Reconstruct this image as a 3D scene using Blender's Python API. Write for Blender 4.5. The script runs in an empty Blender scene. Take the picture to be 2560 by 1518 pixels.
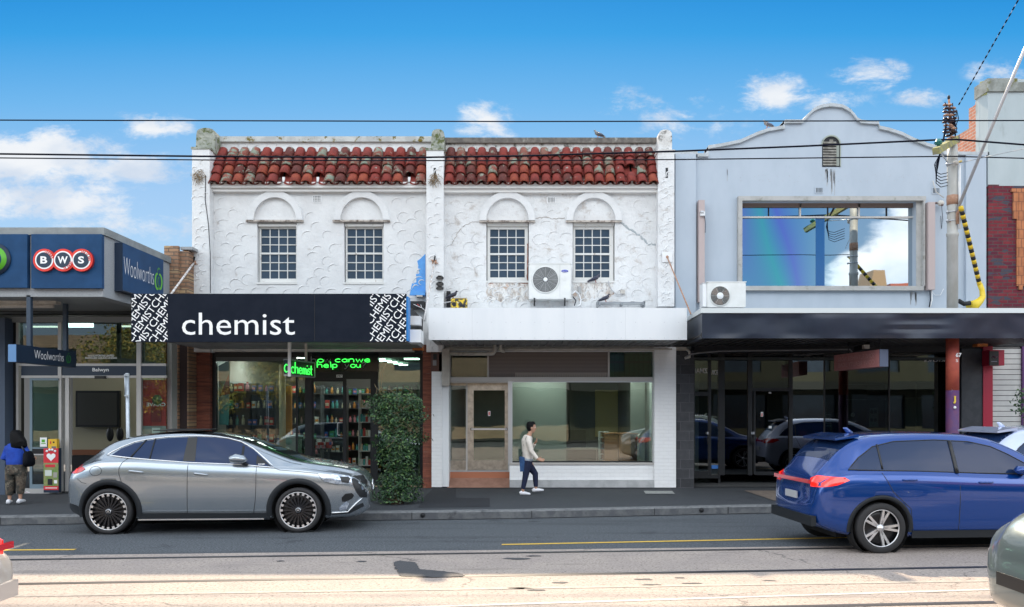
import bpy, bmesh, math, random
from mathutils import Vector, Matrix
R = math.radians
sc = bpy.context.scene
col = sc.collection
random.seed(7)

# ------------------------------------------------------------ camera, sky, sun, exposure
cam_d = bpy.data.cameras.new('camera'); cam = bpy.data.objects.new('camera', cam_d); col.objects.link(cam)
cam.location = (0, 0, 2.0); cam.rotation_euler = (R(90), 0, 0)
cam_d.sensor_width = 36; cam_d.lens = 36*2000/2560
cam_d.shift_y = 263/2560; cam_d.clip_end = 3000; cam_d.clip_start = .1
sc.camera = cam
SUN_EL, SUN_AZ = R(41), R(5)          # azimuth: to the left of +Y
sun_dir = Vector((-math.sin(SUN_AZ)*math.cos(SUN_EL), math.cos(SUN_AZ)*math.cos(SUN_EL), math.sin(SUN_EL)))
sd = bpy.data.lights.new('sun', 'SUN'); sd.energy = 2.1; sd.angle = R(.6); sd.color = (1, .81, .58)
so = bpy.data.objects.new('sun', sd); col.objects.link(so); so.location = (-5, 30, 30)
so.rotation_euler = (-sun_dir).to_track_quat('-Z', 'Y').to_euler()
vs = sc.view_settings
sc.display_settings.display_device = 'sRGB'
vs.view_transform = 'Standard'; vs.look = 'None'; vs.gamma = 1; vs.use_curve_mapping = False
vs.exposure = 2.0
W = bpy.data.worlds.new('World'); sc.world = W; W.use_nodes = True


class G:
    """small node graph helper"""
    def __init__(s, tree): s.t = tree; s.n = tree.nodes; s.l = tree.links
    def node(s, typ, **kw):
        n = s.n.new(typ)
        for k, v in kw.items(): setattr(n, k, v)
        return n
    def put(s, sock, v):
        if isinstance(v, bpy.types.NodeSocket): s.l.new(v, sock)
        elif v is not None:
            if hasattr(sock, 'default_value') and sock.type == 'RGBA' and len(v) == 3: v = (*v, 1)
            sock.default_value = v
    def m(s, op, a, b=None, c=None, clamp=False):
        n = s.node('ShaderNodeMath', operation=op); n.use_clamp = clamp
        s.put(n.inputs[0], a)
        if b is not None: s.put(n.inputs[1], b)
        if c is not None: s.put(n.inputs[2], c)
        return n.outputs[0]
    def vm(s, op, a, b=None):
        n = s.node('ShaderNodeVectorMath', operation=op); s.put(n.inputs[0], a)
        if b is not None: s.put(n.inputs[1], b)
        return n.outputs['Value'] if op in ('LENGTH', 'DOT_PRODUCT') else n.outputs[0]
    def mix(s, f, a, b, mode='MIX'):
        n = s.node('ShaderNodeMix', data_type='RGBA', blend_type=mode)
        s.put(n.inputs['Factor'], f)
        n.inputs[6].default_value; s.put(n.inputs[6], a); s.put(n.inputs[7], b)
        return n.outputs[2]
    def noise(s, vec, scale, detail=4, rough=.55, dist=0):
        n = s.node('ShaderNodeTexNoise'); s.put(n.inputs['Vector'], vec)
        n.inputs['Scale'].default_value = scale; n.inputs['Detail'].default_value = detail
        n.inputs['Roughness'].default_value = rough; n.inputs['Distortion'].default_value = dist
        return n.outputs['Fac']
    def ss(s, x, a, b, lo=0., hi=1.):
        n = s.node('ShaderNodeMapRange', interpolation_type='SMOOTHSTEP'); s.put(n.inputs['Value'], x)
        n.inputs['From Min'].default_value = a; n.inputs['From Max'].default_value = b
        n.inputs['To Min'].default_value = lo; n.inputs['To Max'].default_value = hi
        return n.outputs[0]
    def xyz(s, v): 
        n = s.node('ShaderNodeSeparateXYZ'); s.put(n.inputs[0], v); return n.outputs
    def comb(s, x, y, z=0.):
        n = s.node('ShaderNodeCombineXYZ'); s.put(n.inputs[0], x); s.put(n.inputs[1], y); s.put(n.inputs[2], z); return n.outputs[0]


def build_world():
    g = G(W.node_tree); g.n.clear()
    out = g.node('ShaderNodeOutputWorld'); bg = g.node('ShaderNodeBackground')
    sky = g.node('ShaderNodeTexSky', sky_type='NISHITA'); sky.sun_disc = False
    sky.sun_elevation = SUN_EL; sky.sun_rotation = -SUN_AZ
    sky.air_density = 1.0; sky.dust_density = .35; sky.ozone_density = 2.5
    tc = g.node('ShaderNodeTexCoord'); d = g.xyz(tc.outputs['Generated'])
    ay = g.m('MAXIMUM', g.m('ABSOLUTE', d[1]), .06)
    u = g.m('DIVIDE', d[0], ay); v = g.m('DIVIDE', d[2], ay)
    back = g.m('LESS_THAN', d[1], 0.)
    vec = g.comb(u, g.m('MULTIPLY', v, 2.1), g.m('MULTIPLY', back, 3.))
    n1 = g.noise(vec, 5.5, 9, .66, .35); n2 = g.noise(vec, 17, 8, .7, .2)
    nz = g.m('ADD', g.m('MULTIPLY', n1, .6), g.m('MULTIPLY', n2, .4))
    front = [(90,400,330,110,1.15), (320,420,230,60,.9), (60,500,480,90,.85), (370,315,150,52,.72), (1225,300,110,66,.8), (60,440,300,90,.7),
             (1925,232,115,74,.72), (2180,182,125,55,.60), (2290,245,105,40,.44), (2500,180,120,45,.42), (1650,300,330,170,.27),
             (2040,260,200,60,.4), (300,560,520,60,.5), (1140,470,260,80,.3), (470,560,80,60,.55)]
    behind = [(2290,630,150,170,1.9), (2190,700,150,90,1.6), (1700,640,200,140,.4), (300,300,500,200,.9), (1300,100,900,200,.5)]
    def blobs(lst):
        acc = None
        for px, py, rx, ry, a in lst:
            cu, cv = (px-1280)/2000, (1022-py)/2000
            du = g.m('MULTIPLY', g.m('SUBTRACT', u, cu), 2000/rx); dv = g.m('MULTIPLY', g.m('SUBTRACT', v, cv), 2000/ry)
            r = g.m('SQRT', g.m('ADD', g.m('MULTIPLY', du, du), g.m('MULTIPLY', dv, dv)))
            k = g.m('MULTIPLY', g.m('SUBTRACT', 1.0, r, clamp=True), a)
            acc = k if acc is None else g.m('MAXIMUM', acc, k)
        return acc
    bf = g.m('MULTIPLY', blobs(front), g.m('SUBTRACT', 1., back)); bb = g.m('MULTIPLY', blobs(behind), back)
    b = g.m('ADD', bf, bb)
    cm = g.ss(g.m('ADD', b, g.m('MULTIPLY', g.m('SUBTRACT', nz, .5), 3.3)), .14, .72)
    cm = g.m('MULTIPLY', cm, g.ss(b, .0, .2))
    # colour: the sky, graded by height; unseen brightness added high up and behind to light the facade
    cr = g.node('ShaderNodeValToRGB'); g.put(cr.inputs[0], v); e = cr.color_ramp.elements
    e[0].position = 0.; e[0].color = (1.55, 1.95, 2.35, 1); e[1].position = .56; e[1].color = (.0, .58, 1.72, 1)
    for pos, cc in ((.16, (1.25, 1.80, 2.35, 1)), (.27, (.95, 1.52, 2.25, 1)), (.38, (.42, 1.20, 2.15, 1)), (.47, (.09, .88, 1.98, 1))): q = e.new(pos); q.color = cc
    skyc = g.mix(.93, g.mix(1., sky.outputs[0], (.16, .28, .32, 1), 'MULTIPLY'), cr.outputs[0])
    shade = g.noise(vec, 9, 5, .5)
    cc = g.mix(g.ss(shade, .35, .65), (1.65, 1.85, 2.15, 1), (2.35, 2.38, 2.42, 1))
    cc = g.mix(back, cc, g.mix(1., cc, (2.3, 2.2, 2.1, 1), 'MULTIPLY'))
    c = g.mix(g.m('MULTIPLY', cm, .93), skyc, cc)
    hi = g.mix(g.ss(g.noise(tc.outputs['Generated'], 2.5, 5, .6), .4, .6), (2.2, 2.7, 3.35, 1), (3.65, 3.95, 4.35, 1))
    back_fill = g.m('MULTIPLY', back, g.ss(v, 1.5, .8)); hi = g.mix(back_fill, hi, g.mix(1., hi, (2.45, 2.3, 2.1, 1), 'MULTIPLY'))
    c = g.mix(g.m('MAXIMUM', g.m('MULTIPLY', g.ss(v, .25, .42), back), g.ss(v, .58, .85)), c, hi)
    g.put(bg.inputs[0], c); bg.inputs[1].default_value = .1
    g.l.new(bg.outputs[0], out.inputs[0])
    W.cycles.sampling_method = 'AUTOMATIC'
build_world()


# ------------------------------------------------------------ materials
def M(name, c, rough=.6, metal=0., c2=None, ns=6., amt=.5, bump=0., bs=40., spec=.5, coat=0., emit=None, es=0., dirt=None, dscale=1.5, dlo=.55, dhi=.7, stretch=None):
    m = bpy.data.materials.new(name); m.use_nodes = True
    g = G(m.node_tree); p = g.n['Principled BSDF']
    tc = g.node('ShaderNodeTexCoord'); vec = tc.outputs['Object']
    if stretch:
        mp = g.node('ShaderNodeMapping'); mp.inputs['Scale'].default_value = stretch; g.put(mp.inputs[0], vec); vec = mp.outputs[0]
    colr = None
    if c2 is not None:
        f = g.ss(g.noise(vec, ns, 6, .6), .5-.25*amt, .5+.25*amt)
        colr = g.mix(f, c, c2)
    if dirt is not None:
        f2 = g.ss(g.noise(vec, dscale, 9, .68), dlo, dhi)
        colr = g.mix(f2, colr if colr is not None else c, dirt)
    g.put(p.inputs['Base Color'], colr if colr is not None else c)
    p.inputs['Roughness'].default_value = rough; p.inputs['Metallic'].default_value = metal
    p.inputs['Specular IOR Level'].default_value = spec
    p.inputs['Coat Weight'].default_value = coat; p.inputs['Coat Roughness'].default_value = .03
    if emit: p.inputs['Emission Color'].default_value = (*emit, 1); p.inputs['Emission Strength'].default_value = es
    if bump:
        b = g.node('ShaderNodeBump'); b.inputs['Strength'].default_value = bump; b.inputs['Distance'].default_value = .02
        g.put(b.inputs['Height'], g.noise(vec, bs, 5, .6)); g.l.new(b.outputs[0], p.inputs['Normal'])
    return m


def glass_mat(name, tint, refl=.12, rough=.0, wav=0.):
    m = bpy.data.materials.new(name); m.use_nodes = True
    g = G(m.node_tree); g.n.clear(); out = g.node('ShaderNodeOutputMaterial')
    tr = g.node('ShaderNodeBsdfTransparent'); tr.inputs[0].default_value = (*tint, 1)
    gl = g.node('ShaderNodeBsdfGlossy'); gl.inputs['Roughness'].default_value = rough; gl.inputs[0].default_value = (1, 1, 1, 1)
    lw = g.node('ShaderNodeLayerWeight'); lw.inputs[0].default_value = .35
    f = g.m('MULTIPLY_ADD', lw.outputs['Fresnel'], .75, refl, clamp=True)
    if wav:
        tc = g.node('ShaderNodeTexCoord'); b = g.node('ShaderNodeBump'); b.inputs['Strength'].default_value = wav; b.inputs['Distance'].default_value = .01
        g.put(b.inputs['Height'], g.noise(tc.outputs['Object'], 1.2, 1, .4)); g.l.new(b.outputs[0], gl.inputs['Normal'])
    mx = g.node('ShaderNodeMixShader'); g.put(mx.inputs[0], f)
    g.l.new(tr.outputs[0], mx.inputs[1]); g.l.new(gl.outputs[0], mx.inputs[2]); g.l.new(mx.outputs[0], out.inputs[0])
    return m


def brick_mat(name, c1, c2, mortar, axis='x', bw=.24, bh=.086, ms=.012, extra=None, rough=.85, nv=.45):
    m = bpy.data.materials.new(name); m.use_nodes = True
    g = G(m.node_tree); p = g.n['Principled BSDF']; tc = g.node('ShaderNodeTexCoord'); d = g.xyz(tc.outputs['Object'])
    v = g.comb(d[0] if axis == 'x' else d[1], d[2], 0.)
    def bt(o1, o2, off=0.):
        b = g.node('ShaderNodeTexBrick'); b.inputs['Scale'].default_value = 1; b.inputs['Brick Width'].default_value = bw; b.inputs['Row Height'].default_value = bh
        b.inputs['Mortar Size'].default_value = ms; b.inputs['Mortar Smooth'].default_value = .2; b.inputs['Bias'].default_value = off
        g.put(b.inputs['Vector'], v); g.put(b.inputs['Color1'], o1); g.put(b.inputs['Color2'], o2); g.put(b.inputs['Mortar'], mortar)
        return b
    b = bt(c1, c2); c = b.outputs['Color']
    n = g.noise(tc.outputs['Object'], 7, 5, .6)
    c = g.mix(g.ss(n, .3, .7, 0, nv), c, g.mix(1., c, (.55, .55, .6, 1), 'MULTIPLY'))
    if extra:
        w = g.node('ShaderNodeTexVoronoi'); w.inputs['Scale'].default_value = 1
        g.put(w.inputs['Vector'], g.vm('MULTIPLY', v, (1/bw, 1/bh, 1)))
        wc = g.xyz(w.outputs['Color'])
        c = g.mix(g.m('MULTIPLY', g.m('GREATER_THAN', wc[0], .86), g.m('SUBTRACT', 1., b.outputs['Fac'])), c, extra)
    g.put(p.inputs['Base Color'], c); p.inputs['Roughness'].default_value = rough; p.inputs['Specular IOR Level'].default_value = .3
    bp = g.node('ShaderNodeBump'); bp.inputs['Strength'].default_value = .6; bp.inputs['Distance'].default_value = .01; bp.invert = True
    g.put(bp.inputs['Height'], b.outputs['Fac']); g.l.new(bp.outputs[0], p.inputs['Normal'])
    return m


# ------------------------------------------------------------ geometry helpers
F = 19.2                                  # distance of the shopfront plane
def X(px, Y=F): return (px-1280)*Y/2000
def Z(py, Y=F): return 2+(1022-py)*Y/2000
def P(px, py, Y=F): return Vector((X(px, Y), Y, Z(py, Y)))
ROOTLOC = {}

class MB:
    def __init__(s): s.v = []; s.f = []; s.mi = []; s.sm = []; s.mats = []; s.calls = []
    def _m(s, m):
        if m not in s.mats: s.mats.append(m)
        return s.mats.index(m)
    def add(s, vs, fs, mat, smooth=False):
        o = len(s.v); s.v += [tuple(v) for v in vs]; k = s._m(mat); s.calls.append((vs, fs, mat, smooth))
        for f in fs: s.f.append(tuple(i+o for i in f)); s.mi.append(k); s.sm.append(smooth)
        return s
    def box(s, x0, x1, y0, y1, z0, z1, mat):
        x0, x1 = sorted((x0, x1)); y0, y1 = sorted((y0, y1)); z0, z1 = sorted((z0, z1))
        vs = [(x0,y0,z0),(x1,y0,z0),(x1,y1,z0),(x0,y1,z0),(x0,y0,z1),(x1,y0,z1),(x1,y1,z1),(x0,y1,z1)]
        return s.add(vs, [(0,3,2,1),(4,5,6,7),(0,1,5,4),(1,2,6,5),(2,3,7,6),(3,0,4,7)], mat)
    def pbox(s, px0, px1, py0, py1, Y, dep, mat):       # box whose front face at distance Y covers these picture coordinates
        return s.box(X(px0, Y), X(px1, Y), Y, Y+dep, Z(py1, Y), Z(py0, Y), mat)
    def prism(s, poly, y0, y1, mat):                    # polygon in x,z pushed along y
        n = len(poly)
        if sum(poly[i][0]*poly[(i+1) % n][1]-poly[(i+1) % n][0]*poly[i][1] for i in range(n)) < 0: poly = poly[::-1]
        vs = [(x, y0, z) for x, z in poly]+[(x, y1, z) for x, z in poly]
        fs = [tuple(range(n)), tuple(range(2*n-1, n-1, -1))]+[(i, i+n, (i+1) % n+n, (i+1) % n) for i in range(n)]
        return s.add(vs, fs, mat)
    def hexa(s, b, t, mat):                             # four bottom and four top corners
        vs = list(b)+list(t)
        return s.add(vs, [(0,3,2,1),(4,5,6,7),(0,1,5,4),(1,2,6,5),(2,3,7,6),(3,0,4,7)], mat)
    def bar(s, a, b, w, h, mat, up=(0, 0, 1)):
        a, b = Vector(a), Vector(b); d = (b-a).normalized(); sx = d.cross(Vector(up))
        if sx.length < 1e-4: sx = Vector((1, 0, 0))
        sx.normalize(); uz = sx.cross(d).normalized(); q = []
        for p in (a, b):
            q.append([p-sx*w/2-uz*h/2, p+sx*w/2-uz*h/2, p+sx*w/2+uz*h/2, p-sx*w/2+uz*h/2])
        return s.add(q[0]+q[1], [(0,3,2,1),(4,5,6,7),(0,1,5,4),(1,2,6,5),(2,3,7,6),(3,0,4,7)][::1], mat)
    def tube(s, pts, r, mat, n=8, sx=1., smooth=True, ref=None, closed=False):
        pts = [Vector(p) for p in pts]; k = len(pts); rs = r if isinstance(r, (list, tuple)) else [r]*k
        vs = []; prev = None
        for i, p in enumerate(pts):
            if closed: d = (pts[(i+1) % k]-pts[i-1])
            else: d = (pts[min(i+1, k-1)]-pts[max(i-1, 0)])
            d.normalize()
            if prev is None:
                a = Vector(ref) if ref else (Vector((0, 0, 1)) if abs(d.z) < .9 else Vector((0, 1, 0)))
            else: a = prev
            u = (a-d*a.dot(d)).normalized(); w = d.cross(u); prev = u
            rr = rs[i]; ru, rw = (rr if isinstance(rr, (tuple, list)) else (rr, rr*sx))
            for j in range(n):
                t = 2*math.pi*j/n; vs.append(p+u*math.cos(t)*ru+w*math.sin(t)*rw)
        fs = []
        for i in range(k if closed else k-1):
            for j in range(n):
                a0 = i*n+j; a1 = i*n+(j+1) % n; b0 = ((i+1) % k)*n+j; b1 = ((i+1) % k)*n+(j+1) % n
                fs.append((a0, a1, b1, b0))
        if not closed: fs += [tuple(range(n-1, -1, -1)), tuple(range((k-1)*n, k*n))]
        return s.add(vs, fs, mat, smooth)
    def lathe(s, prof, c, axis, mat, n=24, smooth=True, closed=True):  # prof: (radius, offset along axis)
        c = Vector(c); ax = Vector(axis).normalized(); a = Vector((0, 0, 1)) if abs(ax.z) < .9 else Vector((1, 0, 0))
        u = (a-ax*a.dot(ax)).normalized(); w = ax.cross(u); vs = []
        for r, o in prof:
            for j in range(n):
                t = 2*math.pi*j/n; vs.append(c+ax*o+u*math.cos(t)*r+w*math.sin(t)*r)
        k = len(prof); fs = [(i*n+j, i*n+(j+1) % n, (i+1)*n+(j+1) % n, (i+1)*n+j) for i in range(k-1) for j in range(n)]
        if closed: fs += [tuple(range(n-1, -1, -1)), tuple(range((k-1)*n, k*n))]
        return s.add(vs, fs, mat, smooth)
    def ball(s, c, r, mat, n=12, m=8):
        c = Vector(c); r = r if isinstance(r, (tuple, list)) else (r, r, r); vs = []
        for i in range(m+1):
            ph = math.pi*i/m
            for j in range(n):
                t = 2*math.pi*j/n; vs.append(c+Vector((math.sin(ph)*math.cos(t)*r[0], math.sin(ph)*math.sin(t)*r[1], math.cos(ph)*r[2])))
        return s.add(vs, [(i*n+j, (i+1)*n+j, (i+1)*n+(j+1) % n, i*n+(j+1) % n) for i in range(m) for j in range(n)], mat, True)
    def wall(s, x0, x1, z0, z1, y0, y1, holes, mat):    # thick wall with rectangular openings
        xs = sorted({x0, x1, *[h[0] for h in holes], *[h[1] for h in holes]}); zs = sorted({z0, z1, *[h[2] for h in holes], *[h[3] for h in holes]})
        xs = [x for x in xs if x0-1e-6 <= x <= x1+1e-6]; zs = [z for z in zs if z0-1e-6 <= z <= z1+1e-6]
        def solid(i, j):
            if i < 0 or j < 0 or i >= len(xs)-1 or j >= len(zs)-1: return False
            cx, cz = (xs[i]+xs[i+1])/2, (zs[j]+zs[j+1])/2
            return not any(h[0] < cx < h[1] and h[2] < cz < h[3] for h in holes)
        for i in range(len(xs)-1):
            for j in range(len(zs)-1):
                if not solid(i, j): continue
                a, b, c, d = xs[i], xs[i+1], zs[j], zs[j+1]
                vs = [(a,y0,c),(b,y0,c),(b,y0,d),(a,y0,d),(a,y1,c),(b,y1,c),(b,y1,d),(a,y1,d)]; fs = [(0,1,2,3),(4,7,6,5)]
                if not solid(i-1, j): fs.append((0,3,7,4))
                if not solid(i+1, j): fs.append((1,5,6,2))
                if not solid(i, j-1): fs.append((0,4,5,1))
                if not solid(i, j+1): fs.append((3,2,6,7))
                s.add(vs, fs, mat)
        return s
    def build(s, name, parent=None, loc=None, clean=False):
        me = bpy.data.meshes.new(name)
        off = Vector(loc) if loc is not None else ROOTLOC.get(parent.name if parent else None, Vector((0, 0, 0)))
        me.from_pydata([Vector(v)-off for v in s.v], [], s.f)
        for m in s.mats: me.materials.append(m)
        for i, p in enumerate(me.polygons): p.material_index = s.mi[i]; p.use_smooth = s.sm[i]
        if clean:
            bm = bmesh.new(); bm.from_mesh(me); bmesh.ops.remove_doubles(bm, verts=bm.verts, dist=1e-5); bmesh.ops.recalc_face_normals(bm, faces=bm.faces); bm.to_mesh(me); bm.free()
        me.update()
        o = bpy.data.objects.new(name, me); col.objects.link(o)
        if parent: o.parent = parent; ROOTLOC[o.name] = off
        elif loc is not None: o.location = loc; ROOTLOC[o.name] = off
        return o

def split(mb, name, parent, n=1):
    """each n consecutive shapes become a part of their own"""
    r = None; c = mb.calls
    for i in range(0, len(c), n):
        m = MB()
        for q in c[i:i+n]: m.add(*q)
        r = m.build(name, parent)
    return r
def tag(o, label, cat, group=None, kind=None):
    if label: o['label'] = label
    if cat: o['category'] = cat
    if group: o['group'] = group
    if kind: o['kind'] = kind
    return o
def thing(name, label, cat, loc=(0, 0, 0), group=None, rz=0.):
    o = bpy.data.objects.new(name, None); col.objects.link(o); o.location = loc; o.empty_display_size = .1
    o.rotation_euler = (0, 0, rz); ROOTLOC[o.name] = Vector(loc) if not rz else Vector((0, 0, 0)); return tag(o, label, cat, group)
def struct(name, mb, **k): return tag(mb.build(name, **k), None, None, kind='structure')
def dup(root, loc, label=None, rz=None, scale=None):
    r = root.copy(); col.objects.link(r); r.location = loc
    if rz is not None: r.rotation_euler = (0, 0, rz)
    if scale: r.scale = scale if isinstance(scale, tuple) else (scale,)*3
    if label: r['label'] = label
    for ch in list(root.children):
        c = ch.copy(); col.objects.link(c); c.parent = r
        for gch in ch.children:
            d = gch.copy(); col.objects.link(d); d.parent = c
    return r

def text2d(s, bold=0., spacing=1., extr=0., res=3, shear=0.):
    cu = bpy.data.curves.new('t', 'FONT'); cu.body = s; cu.size = 1; cu.offset = bold; cu.space_character = spacing; cu.resolution_u = res; cu.shear = shear
    o = bpy.data.objects.new('t', cu); col.objects.link(o); dg = bpy.context.evaluated_depsgraph_get(); dg.update()
    me = bpy.data.meshes.new_from_object(o.evaluated_get(dg)); vs = [(v.co.x, v.co.y) for v in me.vertices]; fs = [tuple(p.vertices) for p in me.polygons]
    bpy.data.objects.remove(o); bpy.data.curves.remove(cu); bpy.data.meshes.remove(me); return vs, fs
def put_text(mb, s, o, ax, ay, w, h, mat, bold=0., spacing=1., mirror=False, shear=0.):
    """text fitted to w x h, lower left corner o, along axes ax, ay"""
    vs, fs = text2d(s, bold, spacing, shear=shear)
    if not vs: return
    x0 = min(v[0] for v in vs); x1 = max(v[0] for v in vs); y0 = min(v[1] for v in vs); y1 = max(v[1] for v in vs)
    if w is None: w = (x1-x0)*h/(y1-y0)
    if h is None: h = (y1-y0)*w/(x1-x0)
    o, ax, ay = Vector(o), Vector(ax), Vector(ay)
    out = []
    for x, y in vs:
        tx = (x-x0)/(x1-x0); tx = 1-tx if mirror else tx
        out.append(o+ax*tx*w+ay*(y-y0)/(y1-y0)*h)
    mb.add(out, fs, mat)
VX, VY, VZ = Vector((1, 0, 0)), Vector((0, 1, 0)), Vector((0, 0, 1))
# ------------------------------------------------------------ palette
def asphalt_mat():
    m = bpy.data.materials.new('asphalt'); m.use_nodes = True; g = G(m.node_tree); p = g.n['Principled BSDF']; v = g.node('ShaderNodeTexCoord').outputs['Object']
    c = g.mix(g.ss(g.noise(v, 34, 4, .85), .42, .58), (.048,.055,.064,1), (.125,.137,.15,1))
    c = g.mix(g.ss(g.noise(v, 38, 2, .6), .64, .70), c, (.20,.21,.22,1))
    mp = g.node('ShaderNodeMapping'); mp.inputs['Scale'].default_value = (.12, 1.6, 1); mp.inputs['Rotation'].default_value = (0, 0, R(-5)); g.put(mp.inputs[0], v)
    c = g.mix(g.ss(g.noise(mp.outputs[0], 1.6, 5, .6), .50, .66, 0, .5), c, (.052,.058,.066,1))
    c = g.mix(g.ss(g.noise(v, 1.1, 6, .65), .60, .68, 0, .55), c, (.035,.038,.045,1))
    g.put(p.inputs['Base Color'], c); p.inputs['Roughness'].default_value = .8; p.inputs['Specular IOR Level'].default_value = .3
    b = g.node('ShaderNodeBump'); b.inputs['Strength'].default_value = .7; b.inputs['Distance'].default_value = .012; g.put(b.inputs['Height'], g.noise(v, 90, 4, .7)); g.l.new(b.outputs[0], p.inputs['Normal']); return m
m_asph = asphalt_mat()
m_asph2 = M('new_asphalt', (.016,.018,.025), .85, c2=(.022,.025,.032), ns=140, bump=.4, bs=160)
m_foot = M('footpath_asphalt', (.036,.041,.050), .85, c2=(.055,.06,.068), ns=110, amt=1, bump=.4, bs=150, dirt=(.028,.031,.038), dscale=1.1)
m_kerb = M('kerb_stone', (.20,.205,.21), .85, c2=(.12,.125,.13), ns=12, amt=1, bump=.4, bs=60, dirt=(.08,.085,.09), dscale=2.5)
m_white_line = M('worn_white_line', (.55,.53,.5), .8, c2=(.40,.36,.32), ns=25, amt=1.2)
m_yellow = M('yellow_line', (.75,.48,.05), .7, c2=(.55,.36,.06), ns=30)
m_rail = M('rail_steel', (.05,.05,.055), .45, metal=.5)
m_patch = M('tar_patch', (.075,.075,.08), .8, c2=(.05,.05,.055), ns=90, bump=.4, bs=120)
m_white = M('white_paint', (.80,.81,.82), .55, c2=(.74,.75,.76), ns=3, dirt=(.55,.53,.5), dscale=2.2, dlo=.6, dhi=.85)
m_sheet = M('white_sheet', (.78,.80,.82), .4, c2=(.74,.765,.79), ns=1.2, dirt=(.66,.67,.67), dscale=3.5, dlo=.58, dhi=.85, stretch=(2.2, 1, .45))
m_cornice = M('cornice_paint', (.78,.77,.75), .6, dirt=(.35,.31,.27), dscale=4, dlo=.58, dhi=.8)
m_lichen = M('lichen_cement', (.22,.24,.20), .9, c2=(.42,.43,.38), ns=8, amt=1, bump=.8, bs=30, dirt=(.10,.12,.04), dscale=7, dlo=.48, dhi=.6)
m_coping1 = M('coping_pale', (.55,.56,.54), .9, c2=(.42,.43,.42), ns=4, bump=.4, bs=30, dirt=(.16,.12,.015), dscale=6, dlo=.56, dhi=.62)
m_coping2 = M('coping_dark', (.19,.17,.15), .9, c2=(.12,.11,.10), ns=9, bump=.4, bs=30, dirt=(.35,.34,.30), dscale=5)
m_black = M('black_frame', (.008,.009,.011), .4)
m_dark = M('dark_void', (.012,.013,.016), .7)
m_alu = M('aluminium', (.55,.56,.58), .35, metal=.8)
m_alu2 = M('pale_alloy_frame', (.50,.48,.46), .5, metal=.3)
m_bronze = M('worn_alloy', (.62,.56,.48), .32, metal=.85, c2=(.38,.33,.28), ns=9, amt=1)
m_cream = M('cream_beam', (.56,.53,.48), .7, c2=(.47,.44,.40), ns=5, dirt=(.25,.22,.19), dscale=4, dlo=.6, dhi=.75)
m_soffit = M('soffit_sheet', (.42,.43,.43), .7, c2=(.33,.34,.35), ns=1.5, dirt=(.2,.19,.18), dscale=3)
m_soffit_d = M('dark_soffit', (.11,.10,.10), .7)
m_signblack = M('sign_black', (.006,.010,.020), .6, c2=(.009,.013,.024), ns=3, spec=.12)
m_ltr = M('white_letters', (.86,.87,.88), .5)
m_blue_edge = M('blue_edge', (.02,.22,.60), .5)
m_bluepaint = M('old_blue_paint', (.12,.38,.80), .75, c2=(.10,.32,.72), ns=6)
m_rust = M('rusty_iron', (.34,.17,.10), .85, c2=(.46,.30,.22), ns=18, amt=1)
m_wroughtw = M('white_rod', (.72,.72,.73), .6, c2=(.5,.42,.36), ns=8)
m_wire = M('wire_black', (.010,.012,.022), .95, spec=.05)
m_rubber = M('tyre_rubber', (.018,.018,.02), .75)
m_pane = M('upstairs_pane', (.035,.055,.085), .06, c2=(.028,.042,.065), ns=1.5, spec=.7)
m_strata = M('red_strata_stone', (.30,.095,.055), .8, c2=(.13,.042,.03), ns=3.5, amt=.9, bump=.8, bs=9, dirt=(.26,.18,.15), dscale=5, dlo=.6, dhi=.72, stretch=(.5, 1, 7))
m_tilefloor = M('brown_floor_tiles', (.34,.19,.14), .7, c2=(.26,.14,.10), ns=3)
m_darkstone = brick_mat('bluestone_blocks', (.045,.047,.052,1), (.075,.077,.085,1), (.10,.10,.11,1), bw=.42, bh=.225, ms=.008)
m_brick_tan = brick_mat('tan_brick', (.42,.25,.15,1), (.29,.165,.105,1), (.17,.13,.10,1), extra=(.42,.29,.17,1))
m_brick_tan_y = brick_mat('tan_brick_return', (.30,.18,.11,1), (.20,.115,.075,1), (.13,.10,.08,1), axis='y')
m_glass = glass_mat('shop_glass', (.82,.90,.88), .07, wav=.12)
m_glass_g = glass_mat('green_shop_glass', (.45,.62,.54), .10, wav=.2)
m_glass_t = glass_mat('transom_dark_glass', (.55,.65,.60), .02)
m_glass_d = glass_mat('dark_shop_glass', (.34,.42,.42), .07, wav=.1)
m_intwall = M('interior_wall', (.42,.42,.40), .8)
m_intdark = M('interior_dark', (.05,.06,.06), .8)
m_carpet = M('grey_carpet', (.045,.047,.05), .95)
m_woodfloor = M('pale_floor', (.34,.27,.18), .5, c2=(.25,.19,.12), ns=3, stretch=(1, 6, 1))
m_light = M('lit_tube', (.9,.9,.8), .5, emit=(1, .93, .72), es=1.6)
m_light2 = M('lit_ceiling_panel', (.9,.9,.9), .5, emit=(.95, 1, .92), es=4.)

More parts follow.
